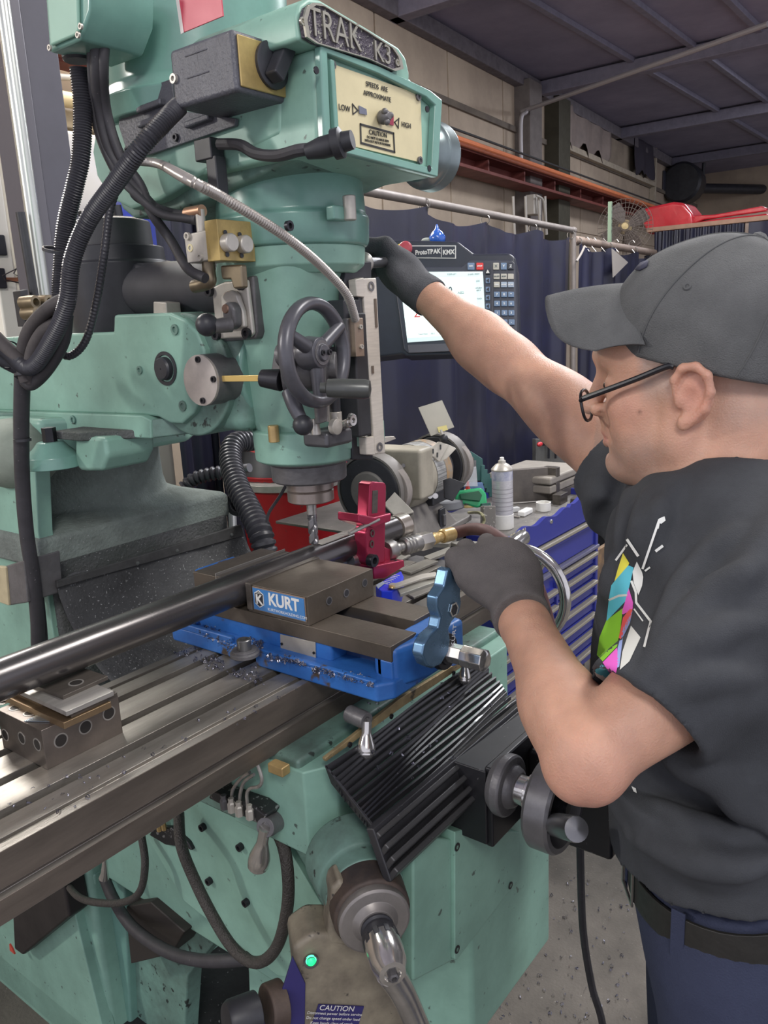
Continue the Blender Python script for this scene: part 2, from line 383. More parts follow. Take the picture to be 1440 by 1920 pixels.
# second bay: lower rail running on and partition across
r2a = V((rb.x, rb.y, 0)); r2 = Q(1150, 462)
B2z = Q(1090, 452).z
rail2 = thing('curtain_rail', 'lower tan rail running on from the rail post under the fan', 'rail', (rb.x, rb.y+.02, 0))
B().cyl(V((rb.x, rb.y, B2z)), V((rb.x, rb.y, B2z))+wd*4.2, .03).build('pipe', M('tan_rail', (.33, .25, .20), .6, var=.2), rail2)
curtain(sr+.05, sr+1.5, B2z, .25, .02, 'dull grey-blue curtain on the lower rail right of the post', 5, .04)
curtain(sr+1.5, sr+3.2, B2z, .25, .0, 'navy curtain on the lower rail partly behind the grey cap', 6, .035)
# partition running toward the right with a shelf of wrapped red panels
xp = P(1232, 430, 'y', rb.y+.2).x
def S(x, y, dx=0.): return P(x, y, 'x', xp+dx)
e0, e1 = S(1232, 432), S(1440, 405); ze = (e0.z+e1.z)/2
sh = thing('high_shelf', 'long wooden-edged shelf high above the curtains holding red panels', 'shelf', (xp, e1.y, 0))
B().box((xp, -3.4, ze-.02), (xp+.7, e0.y+.1, ze+.02)).build('shelf_board', M('shelf_wood', (.42, .25, .17), .6, var=.2), sh, .004)
for y in (e0.y, S(1400, 430).y, -2.2): B().box((xp+.02, y-.02, 0), (xp+.06, y+.02, ze-.02)).build('post', M('shelf_post', (.36, .27, .22), .6), sh, .004)
def xcurt(y0, y1, zt, zb, x, label):
    vs = []; fs = []; nx, nz = 70, 16
    for i in range(nx+1):
        for j in range(nz+1):
            u, t = i/nx, j/nz; a = .04*math.sin(u*40+t*2)*(.4+t)+.02*math.sin(u*97+t*4)
            vs.append((x+a, y0+(y1-y0)*u, zt+(zb-zt)*t))
    for i in range(nx):
        for j in range(nz): k = i*(nz+1)+j; fs.append((k, k+1, k+nz+2, k+nz+1))
    o = B().add(vs, fs).build('welding_curtain', dkblue, smooth=180); md = o.modifiers.new('thick', 'SOLIDIFY'); md.thickness = .003; md.use_rim = False
    return tag(o, label, 'curtain')
xcurt(e0.y, S(1400, 430).y+.01, ze-.03, .3, xp-.06, 'navy curtain hanging under the high shelf left of the wooden post')
xcurt(S(1400, 430).y-.03, -3.3, ze-.03, .3, xp-.06, 'crinkled blue curtain hanging under the high shelf at the picture edge')
redw = M('wrapped_red_panel', (.62, .035, .05), .22, var=.25, sc=5, bump=.5, bsc=14, coat=.6)
def redpart(name, pts, dx, th, label):
    b = B(); b.prism([S(x, y, dx) for x, y in pts], V((th, 0, 0))); return tag(b.build(name, redw, None, .03, 3), label, 'panel')
redpart('red_panel', [(1192, 398), (1215, 388), (1262, 378), (1282, 380), (1298, 400), (1302, 418), (1285, 432), (1240, 437), (1215, 440)], .10, .34, 'tall shiny red panel wrapped in plastic on the high shelf')
redpart('red_panel', [(1300, 404), (1340, 402), (1428, 386), (1438, 390), (1438, 396), (1345, 409), (1320, 412), (1300, 420)], .12, .3, 'long low red frame wrapped in plastic on the high shelf')
redpart('red_panel', [(1232, 432), (1300, 418), (1330, 412), (1440, 400), (1440, 411), (1290, 428), (1234, 440)], .04, .25, 'flat red panel lying at the front edge of the high shelf')
# green slotted bracket + yellow dirty fan
fz = Q(1170, 440, 0); fz = P(1172, 425, 'x', xp-.55)
fan = thing('pedestal_fan', 'round wire-caged fan with dusty yellow hub above the lower rail', 'fan', (fz.x, fz.y, 0))
nfan = (CAM-fz); nfan.z = 0; nfan.normalize(); nfan = (nfan+V((.9, .35, 0))*.5).normalized(); wire = M('fan_wire', (.17, .14, .12), .6, .3)
rf_ = .235
b = B()
for k in range(1, 7): b.torus(fz+nfan*(.085*(1-(k/6)**2)), nfan, rf_*k/6, .0022, 40, 5)
for k in range(36):
    q = 2*pi*k/36; e1, e2, _ = frame(nfan); dd = e1*math.cos(q)+e2*math.sin(q)
    b.tube([fz+nfan*.088+dd*.03, fz+nfan*.07+dd*rf_*.55, fz+dd*rf_], .0018, 5, 4)
    b.tube([fz-nfan*.088+dd*.03, fz-nfan*.07+dd*rf_*.55, fz+dd*rf_], .0018, 5, 4)
b.build('cage', wire, fan, kind=None)
B().lathe(fz-nfan*.12, nfan, [(0, .04), (.02, .06), (.11, .06), (.13, .035), (.2, .03), (.205, .001)], 20).build('motor', M('dusty_yellow', (.55, .42, .20), .6, var=.4, sc=30), fan)
for k in range(4):
    q = k*pi/2+.4; e1, e2, _ = frame(nfan); dd = e1*math.cos(q)+e2*math.sin(q); ee = e1*-math.sin(q)+e2*math.cos(q)
    B().add([fz+dd*.04-ee*.02, fz+dd*.04+ee*.02+nfan*.02, fz+dd*.12+ee*.07+nfan*.02, fz+dd*.2+ee*.075+nfan*.01, fz+dd*.215-ee*.03-nfan*.01, fz+dd*.12-ee*.05-nfan*.01],
            [(0, 1, 2, 3, 4, 5)]).build('blade', M('fan_blade', (.09, .07, .06), .6), fan, .0)
B().cyl(fz-nfan*.1-Z*.05, V((fz.x, fz.y, 0))-nfan*.1, .02).build('pole', wire, fan)
gb = thing('slotted_post', 'pale green slotted steel post in front of the dark wall bay', 'post', (0, 0, 0))
g0 = Q(1143, 378, .1); gb.location = (g0.x, g0.y, B2z)
bb = B(); wdx = .022
gm_ = V((g0.x, g0.y, (g0.z+B2z)/2)); gh_ = (g0.z-B2z)/2; bb.obox(gm_, wd*.003, wn*.011, Z*gh_); bb.obox(gm_+V((.011, -.011, 0)), wd*.011, wn*.003, Z*gh_); bb.build('angle', M('pale_green_steel', (.20, .27, .19), .5, .3), gb)
for k in range(5): B().obox(g0-Z*(.03+.045*k)+wd*.011-wn*.0145, wd*.004, wn*.001, Z*.010).build('slot', black, gb)
# hooks and a clipped tag on the lower rail
for i, px in enumerate((1105, 1118, 1135, 1160, 1190)):
    a = Q(px, 458+i, .05); tag(B().tube([a+Z*.03, a+Z*.05+wn*.02, a+Z*.02+wn*.05, a-Z*.05], .004, 6).build('rail_hook', MT['ring_wire']), ['wire hook nearest the rail post on the lower tan rail', 'second wire hook from the post, beside the short pale handle', 'third wire hook from the rail post', 'wire hook holding the triangular flap', 'wire hook farthest right under the fan'][i], 'hook', 'wire hooks on the lower rail')
a = Q(1150, 465, .08)
tag(B().prism([Q(1148, 466, .1), Q(1178, 492, .1), Q(1150, 520, .1)], wn*.006).build('triangular_flap', M('dusty_tan', (.32, .29, .26), .7)), 'small dusty triangular flap hanging from the lower rail', 'flap')
tag(B().tube([Q(1096, 462, .08), Q(1090, 475, .08), Q(1081, 490, .08)], .008, 8).build('hanging_handle', M('dusty_tan', (.32, .29, .26))), 'short pale handle hanging at the rail post', 'handle')
# ================================================================ THE MILLING MACHINE
SX, SY = .18, .16         # spindle axis
mm = thing('milling_machine', 'large sea-green knee milling machine with long slotted table', 'machine', (SX, .9, 0))
def pl(name, px, ax, val, th, mat=green, bevel=.004, par=None, **k): return plate(name, px, ax, val, th, mat, par or mm, bevel, **k)
# ---- column
col = B().box((-.02, .69, .0), (.40, 1.35, 1.20)).build('column', green, mm, .015)
pl('column_side', [(65, 860), (72, 1000), (108, 1240), (135, 1330), (-60, 1350), (-60, 862)], 'x', -.035, .03, bevel=.003)
# column front slide covered in dust, and the flared top
B().box((-.025, .645, .55), (.42, .70, 1.245)).build('slide', grime, mm, .01)
nk = B()
pts = []
for z, hx, hy in ((1.195, .24, .24), (1.247, .24, .24), (1.252, .232, .232), (1.258, .212, .212), (1.272, .197, .197), (1.30, .190, .190), (1.40, .186, .186)): pts.append((z, hx, hy))
b = B(); n = 40; vs = []; fs = []
for z, hx, hy in pts:       # square foot blending up to the round turret seat
    sq = max(0, min(1, (1.272-z)/.02))
    for i in range(n):
        q = 2*pi*i/n; c, s_ = math.cos(q), math.sin(q); m = max(abs(c), abs(s_)); f = (1-sq)+sq/m*.98
        vs.append((.19+c*f*hx, .88+s_*f*hy, z))
for j in range(len(pts)-1):
    for i in range(n): fs.append((j*n+i, j*n+(i+1) % n, (j+1)*n+(i+1) % n, (j+1)*n+i))
fs.append(tuple(range(n-1, -1, -1))); fs.append(tuple((len(pts)-1)*n+i for i in range(n)))
B().add(vs, fs).build('column_cap', M('dusty_cap', (.235, .28, .255), .8, c2=(.12, .135, .125), sc=6, spot=((.36, .38, .37), 240, .67), bump=.7, bsc=170), mm, .006, smooth=50)
B().lathe((.19, .88, 1.385), Z, [(0, .192), (.002, .196), (.05, .196), (.054, .19), (.09, .19)], 48).build('turret_ring', greend, mm, .002)
B().lathe((.19, .88, 1.39), Z, [(0, .1975), (.024, .1975)], 48).build('degree_scale', M('rusty_scale', (.20, .15, .125), .7, var=.4, sc=40), mm)
# turret
B().prism([(.0, .66, 1.385), (.05, .62, 1.385), (.31, .62, 1.385), (.38, .68, 1.385), (.38, 1.1, 1.385), (.0, 1.1, 1.385)], (0, 0, .085)).build('turret', green, mm, .012)
pl('turret_cheek', [(140, 815), (196, 821), (201, 856), (190, 884), (150, 884), (138, 870)], 'x', -.01, .10, bevel=.008)
B().prism([(-.02, .50, 1.44), (.06, .40, 1.44), (.34, .40, 1.44), (.40, .50, 1.44), (.40, .58, 1.44), (-.02, .58, 1.44)], (0, 0, .015)).build('ram_guard', grime, mm, .003)
for i, (x, y) in enumerate([(92, 812), (10, 806)]):
    p = P(x, y, 'x', -.03); B().lathe(p-Z*.06, Z, [(0, .05), (.02, .046), (.035, .03), (.045, .022)], 20).build('bolt_boss', greeng, mm, .002)
    B().lathe(p-Z*.02, Z, [(0, .0125), (.03, .0125)], 6).build('hex_bolt', blackm, mm, .001)
B().sphere(P(30, 850, 'x', -.01), .075, 24, (1, 1.3, .9)).build('turret_dome', M('dusty_green', (.26, .30, .25), .7, var=.3), mm)
# ---- ram
rmx = .05
pl('ram', [(-60, 636), (0, 633), (112, 626), (212, 622), (213, 590), (318, 586), (345, 598), (368, 622), (382, 655), (386, 692), (380, 735), (362, 775), (340, 795), (318, 794), (295, 782), (270, 779), (-60, 768)], 'x', rmx, .26, bevel=.005)
pl('ram_rail', [(-60, 768), (265, 779), (282, 788), (283, 823), (-60, 801)], 'x', rmx-.012, .284, bevel=.003)
p = P(283, 805, 'x', .04)
B().prism([P(283, 786, 'x', .04), P(283, 822, 'x', .04), P(283, 822, 'x', .04)+V((.10, -.12, .01)), P(283, 786, 'x', .04)+V((.10, -.10, 0))], (.1, 0, 0)).build('ram_dovetail', greend, mm, .003)
for x, y, r in [(328, 618, .0085), (262, 694, .007), (343, 761, .0085), (137, 787, .008)]:
    screw(P(x, y, 'x', rmx-(.013 if y > 780 else .001))+X*.002, -X, r, mm, 'set_screw', greend, .004)
B().lathe(P(311, 691, 'x', rmx)+X*.002, -X, [(0, .0275), (.004, .0275), (.004, .022), (.001, .021), (.001, .019), (.010, .0185), (.013, .016), (.013, .001)], 28, caps=False).build('pivot_plug', black, mm)
# ram top stop stub
pl('ram_stub', [(287, 565), (311, 567), (313, 592), (287, 592)], 'x', .07, .03, alu, .002)
# black motor bucket and black tube above the ram
b = P(178, 620, 'x', .09); tp = P(178, 492, 'x', .09)
B().lathe((b.x+.06, b.y, b.z-.01), Z, [(0, .088), (.02, .09), (.125, .096), (.13, .092), (.155, .09), (.158, .02)], 32).build('servo_housing', black, mm, .002)
B().lathe((b.x+.06, b.y, b.z+.145), Z, [(0, .072), (.045, .07), (.05, .055)], 28).build('servo_cap', M('servo_cap', (.055, .055, .06), .5, var=.3), mm, .002)
a0 = P(232, 545, 'x', .12); a1 = P(400, 548, 'x', .12)
B().prism([a0+Z*.065+Y*.05, a0-Z*.06+Y*.05, a0-Z*.06-Y*.03, a0+Z*.035-Y*.08], (.12, 0, 0)).build('drive_cover', M('matte_black_cover', (.04, .04, .048), .6, var=.25), mm, .01)
B().cyl(a0+X*.03+Y*.02, a1+X*.03-Y*.08, .049, n=32).build('drive_tube', MT['matte_black_cover'], mm, .004)
# ---- knuckle between ram and head
B().cyl((.062, .30, 1.545), (.30, .30, 1.545), .098, n=48).build('knuckle', greend, mm, .004)
B().box((.075, .19, 1.455), (.285, .33, 1.64)).build('knuckle_block', greend, mm, .02)
B().cyl((.18, .19, 1.545), (.18, .31, 1.545), .105, n=48).build('worm_flange', greeng, mm, .006)
# ---- head casting
b = B(); n = 44; vs = []; fs = []
sect = [  # z, half x, half y, centre y, squareness
    (1.405, .078, .078, .16, 0), (1.455, .082, .08, .16, 0), (1.47, .084, .082, .165, .2), (1.52, .088, .082, .17, .5), (1.60, .092, .086, .175, .7),
    (1.66, .096, .090, .178, .7), (1.70, .100, .098, .172, .4), (1.735, .105, .105, .165, .1)]
for z, hx, hy, cy, sq in sect:
    for i in range(n):
        q = 2*pi*i/n; c, s_ = math.cos(q), math.sin(q); e = 2/(2+sq*4)
        vs.append((SX+math.copysign(abs(c)**e, c)*hx, cy+math.copysign(abs(s_)**e, s_)*hy, z))
for j in range(len(sect)-1):
    for i in range(n): fs.append((j*n+i, j*n+(i+1) % n, (j+1)*n+(i+1) % n, (j+1)*n+i))
fs.append(tuple(range(n-1, -1, -1))); fs.append(tuple((len(sect)-1)*n+i for i in range(n)))
B().add(vs, fs).build('head_casting', green, mm, .003, smooth=50)
B().lathe((SX, SY, 1.728), Z, [(0, .10), (.002, .116), (.010, .119), (.045, .121), (.05, .116), (.10, .113), (.106, .10)], 56).build('gear_bowl', greeng, mm, .003)
B().lathe((SX, SY, 1.69), Z, [(0, .098), (.012, .110), (.04, .112)], 56).build('bowl_collar', green, mm, .002)
for px, py in [(539, 424)]: screw(P(px, py, 'y', SY-.119), -Y, .007, mm, 'set_screw', blackm)
# zerk lug on bowl right
q = P(655, 383, 'y', .02); B().cyl(q-Z*.022, q+Z*.012, .0095, n=14).build('oil_cup', alu, mm, .002)
B().obox(q+V((-.012, .012, -.012)), X*.018, Y*.008, Z*.010).build('oil_cup_lug', greeng, mm, .003)
# lower quill nose
B().lathe((SX, SY, 1.400), Z, [(0, .079), (.004, .086), (.052, .088), (.056, .08)], 48).build('quill_nose', green, mm, .002)
B().prism([(SX-.02, .075, 1.418), (SX+.085, .062, 1.418), (SX+.105, .085, 1.418), (SX+.095, .15, 1.418), (SX-.02, .15, 1.418)], (0, 0, .04)).build('nose_lug', green, mm, .004)
screw(P(632, 813, 'y', .068), -Y, .007, mm, 'lug_screw')
B().lathe((SX, SY, 1.364), Z, [(0, .058), (.003, .062), (.03, .063), (.032, .068), (.037, .069), (.041, .06)], 48).build('quill', iron, mm, .001)
B().lathe((SX, SY, 1.328), Z, [(0, .036), (.002, .039), (.018, .039), (.020, .036), (.022, .0395), (.04, .0395)], 40).build('spindle_nose', M('nose_steel', (.33, .28, .25), .3, .6, var=.3, sc=20), mm)
q = P(513, 812, 'y', .14)
B().cyl(q-Z*.014, q+Z*.012, .0085, n=16).build('oil_cup', brass, mm, .001); B().obox(q+V((.015, .005, -.002)), X*.014, Y*.006, Z*.012).build('oil_cup_lug', greend, mm, .002)
# ---- upper gear housing with front speed box
hx = .035
pl('gear_housing', [(527, 252), (385, 322), (300, 375), (245, 392), (205, 372), (180, 330), (172, 285), (178, 240), (195, 198), (215, 180), (330, 140), (525, 62)], 'x', hx, .29, green, .006)
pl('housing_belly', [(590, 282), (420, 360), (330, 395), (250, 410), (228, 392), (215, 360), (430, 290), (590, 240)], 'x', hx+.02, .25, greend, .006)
B().prism([P(590, 88, 'y', -.03), P(598, 280, 'y', -.03), P(812, 334, 'y', -.03), P(820, 188, 'y', -.03), P(700, 130, 'y', -.03)], (0, .25, 0)).build('speed_box', green, mm, .007)
# raised rim of the speed box
po = [P(x, y, 'y', -.031) for x, y in ((590, 88), (598, 280), (812, 334), (820, 190), (798, 172), (700, 126))]
pi_ = [P(x, y, 'y', -.031) for x, y in ((604, 104), (611, 266), (800, 316), (806, 200), (788, 184), (697, 140))]
b = B(); m = len(po); vs = po+pi_+[p-Y*.010 for p in po]+[p-Y*.010 for p in pi_]; fs = []
for i in range(m):
    k = (i+1) % m; fs += [(2*m+i, 2*m+k, 3*m+k, 3*m+i), (i, k, 2*m+k, 2*m+i), (m+i, 3*m+i, 3*m+k, m+k)]
b.add(vs, fs).build('speed_box_rim', greeng, mm, .003)
# name plate arch
arch = [(560, 75), (556, 30), (562, 8), (578, -4), (600, -2), (690, 52), (748, 88), (762, 108), (770, 142), (766, 162), (700, 128), (590, 86)]
B().prism([P(x, y, 'y', -.034) for x, y in arch], (0, .20, 0)).build('housing_crest', green, mm, .005)
npt = [(572, 70), (566, 36), (572, 14), (584, 6), (600, 8), (688, 60), (738, 92), (750, 110), (754, 130), (738, 134), (690, 112), (590, 82)]
npl = B().prism([P(x, y, 'y', -.0415) for x, y in npt], (0, .006, 0)).build('name_plate', M('name_plate_dark', (.075, .065, .085), .5, .5, spot=((.35, .35, .3), 300, .6), bump=1, bsc=300), mm, .001)
po = [P(x, y, 'y', -.0415) for x, y in npt]; cx = sum(po, V())/len(po)
pio = [cx+(p-cx)*.93+(p-cx)*0 for p in po]; b = B(); m = len(po); vs = po+pio+[p-Y*.003 for p in po]+[p-Y*.003 for p in pio]; fs = []
for i in range(m):
    k = (i+1) % m; fs += [(2*m+i, 2*m+k, 3*m+k, 3*m+i), (i, k, 2*m+k, 2*m+i), (m+i, 3*m+i, 3*m+k, m+k)]
b.add(vs, fs).build('plate_border', M('plate_silver', (.52, .50, .42), .35, .8, var=.2, sc=60), npl)
c0 = P(580, 60, 'y', -.043); c1 = P(745, 116, 'y', -.043); xd = (c1-c0); xd.y = 0; xd.normalize()
text('TRAK', P(629, 58, 'y', -.0425), xd, Z, .046, MT['plate_silver'], mm, 'trak_lettering', .0012, sx=.88, bold=-.0002)
text('K3', P(717, 101, 'y', -.0425), xd, Z, .034, MT['plate_silver'], mm, 'model_lettering', .0012, bold=0)
for px, py in ((566, 40), (744, 118)): screw(P(px, py, 'y', -.042), -Y, .0045, mm, 'plate_rivet', MT['plate_silver'], .002)
# speed plate
spp = B().prism([P(x, y, 'y', -.032) for x, y in ((620, 120), (630, 268), (790, 306), (786, 178))], (0, -.0025, 0)).build('speed_plate', cream, mm, .0005, label='cream speed plate with printed lettering')
b = B()
rl_ = [P(x, y, 'y', -.0325) for x, y in ((611, 112), (621, 268), (629, 272), (619, 116))]
B().prism(rl_, (0, -.008, 0)).build('plate_rail', greeng, mm, .002)
xd = (P(786, 240, 'y', -.035)-P(625, 200, 'y', -.035)).normalized()
def st(s_, px, py, size, par=spp, mat=print_b, sx=1.): return text(s_, P(px, py, 'y', -.0355), xd, Z, size, mat, par, 'lettering', .0003, sx=sx)
st('SPEEDS  ARE', 707, 163, .0088); st('APPROXIMATE', 708, 181, .0088, sx=1.05); st('LOW', 646, 203, .0100); st('HIGH', 762, 235, .0095)
st('CAUTION', 709, 251, .0085, sx=1.05); st('DO NOT CHANGE RPM', 709, 261, .0046); st('WITHOUT MOTOR RUNNING', 709, 268, .0043)
def outline(pts, wdt, par, mat=print_b, close=True, name='printed_line', y0=-.0352):
    p = [P(x, y, 'y', y0) for x, y in pts]; b = B(); m = len(p)
    for i in range(m if close else m-1):
        a, c = p[i], p[(i+1) % m]; d = (c-a).normalized(); s_ = V((-d.z, 0, d.x))*wdt; b.obox((a+c)/2, d*((c-a).length/2+wdt), s_, Y*.0003)
    return b.build(name, mat, par, smooth=0)
outline([(676, 233), (677, 268), (740, 285), (738, 250)], .0013, spp)
outline([(661, 195), (662, 214), (671, 207)], .0007, spp); outline([(748, 222), (747, 240), (740, 229)], .0007, spp)
B().prism([P(x, y, 'y', -.0352) for x, y in ((672, 198), (673, 213), (687, 216), (686, 205))], (0, -.0012, 0)).build('indicator_window', M('window_grey', (.18, .19, .24), .2, .3), spp)
B().prism([P(x, y, 'y', -.0352) for x, y in ((724, 220), (725, 232), (737, 236), (737, 216))], (0, -.0012, 0)).build('indicator_window', M('window_red', (.28, .03, .06), .3), spp, label='dark red indicator')
kb = P(713, 221, 'y', -.036)
B().lathe(kb, -Y, [(0, .008), (.004, .0095), (.012, .008), (.016, .005), (.017, .001)], 20).build('speed_knob', iron, mm, .001)
for a in (.3, 2.4, 4.5): B().sphere(kb-Y*.012+V((math.cos(a), 0, math.sin(a)))*.0075, .0045, 12).build('knob_lobe', iron, mm)
for px, py in ((622, 122), (632, 264), (783, 182), (786, 301)): screw(P(px, py, 'y', -.0345), -Y, .0055, mm, 'plate_screw', iron, .003)
for px, py in ((592, 132), (800, 205), (804, 316)): B().lathe(P(px, py, 'y', -.0405), -Y, [(0, .0045), (.0015, .0045)], 12).build('plug', blackm, mm)
# grey disc and drum on the right of the housing
rc = P(822, 303, 'y', .05); B().lathe((.345, .035, 1.872), X, [(0, .042), (.02, .047), (.025, .052), (.05, .054), (.053, .050)], 48).build('side_drum', M('drum_grey', (.22, .27, .28), .3, .6, var=.2), mm, .002)
# ---- motor
B().lathe((SX-.01, .33, 1.93), Z, [(0, .155), (.03, .165), (.035, .158), (.05, .148), (.5, .148)], 48).build('spindle_motor', greeng, mm, .003)
pl('motor_base', [(198, 160), (280, 148), (280, 172), (198, 188)], 'x', .03, .26, green, .004)
pl('motor_sticker', [(330, -12), (341, 62), (418, 30), (412, -30)], 'x', -.004, .002, M('red_sticker', (.55, .06, .10), .4, var=.1), .0003, label='red and white warning sticker')
lblm = M('sticker_white', (.7, .66, .62), .5)
pl('sticker_stripe', [(328, -12), (339, 64), (344, 61), (333, -14)], 'x', -.0052, .001, lblm, 0)
# ---- light green wired box upper left and post of the pendant cable
jb2 = thing('switch_box', 'pale green metal box with screwed lid hanging at the top left', 'box', P(95, 60, 'x', -.09))
plate('box_body', [(82, -40), (92, 99), (150, 75), (168, 20), (170, -60)], 'x', -.09, .10, greeng, jb2, .004)
plate('box_lid', [(85, -40), (94, 86), (140, 66), (146, 58), (143, -60)], 'x', -.096, .006, M('pale_green_lid', (.27, .47, .37), .4, var=.08), jb2, .003)
for q in ((95, 90), (148, 66), (153, 50)): screw(P(*q, 'x', -.096), -X, .004, jb2, 'lid_screw', alu, .003)
gp = P(146, 118, 'x', -.05)
B().lathe(gp+Z*.045, -Z, [(0, .018), (.012, .018), (.014, .022), (.04, .021), (.043, .0185)], 10).build('cable_gland', black, jb2)
# ---- louvred cover, VFD box with rotary switch on the head's left
lv = pl('louvred_cover', [(228, 180), (320, 148), (330, 206), (442, 222), (440, 236), (280, 290), (240, 292), (222, 235)], 'x', hx-.008, .006, greyp, .001)
for q in ((262, 208), (264, 236), (352, 236)):
    a = P(*q, 'x', hx-.010); c = P(q[0]+46, q[1]-17, 'x', hx-.010); d = (c-a); B().obox((a+c)/2, d/2, X*.008, Z*.0045+Y*.0).build('louvre', greyp, lv, .003)
for q in ((232, 187), (241, 283), (331, 258), (310, 243)): screw(P(*q, 'x', hx-.008), -X, .0055, mm, 'cover_screw')
vb = thing('rotary_switch_box', 'dark grey sheet metal switch box with yellow plate and rotary knob', 'box', P(420, 150, 'x', -.02))
xb = -.045
ys, ye = P(434, 50, 'x', xb), P(316, 95, 'x', xb); ym = P(446, 168, 'x', xb); yn = P(320, 210, 'x', xb)
# box: left face on x = xb, front face (facing -Y) carries the yellow plate
yF = ys.y; yB = ye.y; zt_, zb_ = (ys.z+ye.z)/2, (ym.z+yn.z)/2
B().box((xb, yF, zb_), (xb+.115, yB, zt_)).build('box_shell', greyp, vb, .006)
yF = yF; o = .001
fx1 = P(515, 90, 'y', yF).x
B().box((xb+.006, yF-.003, zb_+.006), (xb+.108, yF, zt_-.006)).build('yellow_plate', gold, vb, .003)
kc = V((xb+.060, yF-.003, (zt_+zb_)/2+.004))
B().lathe(kc, -Y, [(0, .028), (.004, .028), (.006, .025)], 28).build('knob_base', black, vb)
B().obox(kc-Y*.016, V((.004, 0, .006)).normalized()*.024 if 0 else V((.55, 0, .83))*.024, Y*.010, V((.83, 0, -.55))*.0095).build('knob_grip', black, vb, .003)
for dz in (.055, .03): B().box((xb-.001, yF+.045, zb_+dz), (xb+.001, yB-.03, zb_+dz+.002)).build('pressed_rib', greyp, vb, .001)
screw(P(328, 148, 'x', xb), -X, .006, vb, 'box_screw', alu, .004)
# small limit switch + black wire below
lm = P(392, 282, 'x', .02)
B().obox(lm, X*.012, Y*.017, Z*.014).build('limit_switch', black, mm, .002); B().obox(lm-Z*.035+Y*-.012, X*.010, Y*.010, Z*.025).build('limit_bracket', black, mm, .002)
B().tube([P(412, 270, 'x', .015), P(450, 272, 'x', .01), P(480, 288, 'x', .005), P(520, 292, 'x', .0), P(560, 282, 'x', .0), P(585, 280, 'x', .01)], .0075, 10).build('switch_cable', rubber, mm)
B().lathe(P(575, 285, 'x', 0), V((.4, -1, .15)), [(0, .009), (.02, .013), (.035, .013), (.036, .018), (.046, .018), (.048, .012), (.06, .011)], 16).build('cable_boot', black, mm)
# ---- brass lubrication valve block
vx = .0
vb2 = thing('valve_block', 'gold and silver pneumatic valve block bolted to the left of the mill head', 'valve', P(400, 480, 'x', vx))
plate('valve_body', [(344, 440), (391, 430), (398, 487), (351, 494)], 'x', vx, .05, alu, vb2, .002)
c = P(392, 488, 'x', vx); tpz = P(389, 413, 'x', vx).z
fy = P(413, 488, 'x', vx).y
B().box((vx, fy, c.z-.002), (vx+.068, c.y+.003, tpz)).build('gold_manifold', gold, vb2, .001)
for px, py in ((424, 456), (452, 459)): 
    q = P(px, py, 'y', fy); B().lathe(q, -Y, [(0, .0125), (.012, .0125), (.014, .011)], 24).build('silver_button', alu, vb2, .0008)
for px, py in ((422, 436), (449, 440), (426, 477), (453, 479)): B().lathe(P(px, py, 'y', fy-.001), -Y, [(0, .0035), (.001, .0035)], 12).build('bore', black, vb2)
for q in ((353, 443), (377, 482)): screw(P(*q, 'x', vx), -X, .0055, vb2, 'valve_screw', alu, .004)
B().lathe(P(357, 465, 'x', vx), -X, [(0, .0055), (.001, .0055), (.001, .003)], 16, caps=False).build('port_ring', cream, vb2)
q = P(378, 432, 'x', vx+.02)
B().cyl(q-Z*.005, q+Z*.028, .007, n=14).build('elbow_fitting', alu, vb2); B().cyl(q+Z*.026-Y*.006, q+Z*.026+Y*.028, .0085, n=14).build('elbow_fitting', M('copper_fitting', (.5, .3, .2), .4, .8), vb2)
q = P(392, 510, 'x', vx+.02)
B().tube([q+Z*.03, q, q-Z*.012, q-Z*.016+Y*.01, q-Z*.018+Y*.035], .0095, 14).build('lower_elbow', M('dull_brass', (.27, .22, .15), .4, .8, var=.3), vb2)
plate('valve_bracket', [(412, 498), (452, 496), (455, 540), (437, 542), (432, 524), (415, 524)], 'x', vx+.02, .012, MT['dull_brass'], vb2, .003)
# ---- speed-range lever plate (feed selector)
gx = .072
pl('gear_plate_base', [(402, 535), (474, 516), (482, 622), (478, 636), (408, 642)], 'x', gx, .03, iron, .004)
gpl = pl('gear_plate', [(405, 628), (396, 540), (420, 528), (462, 524), (474, 626), (468, 632), (410, 636)], 'x', gx-.008, .008, alu, .003)
for q in ((395, 546), (454, 534), (408, 628), (465, 625)): screw(P(*q, 'x', gx-.008), -X, .008, mm, 'socket_screw')
pl('lever_disc', [(412, 556), (422, 545), (434, 543), (444, 552), (455, 585), (458, 615), (420, 618), (413, 590)], 'x', gx-.018, .010, alu, .004)
pl('lever_arm', [(414, 575), (420, 566), (430, 566), (438, 578), (440, 610), (432, 620), (418, 612)], 'x', gx-.034, .018, iron, .006)
B().lathe(P(423, 579, 'x', gx-.034), -X, [(0, .007), (.002, .006)], 16).build('pivot_pin', M('bronze_pin', (.25, .16, .12), .4, .6), mm)
la = P(432, 608, 'x', gx-.045); lb = P(400, 612, 'x', gx-.07)
B().cyl(la, lb, .0115, .010, n=18).build('lever_stem', iron, mm); B().sphere(P(388, 609, 'x', gx-.075), .0165, 24).build('lever_knob', black, mm, label='black ball knob')
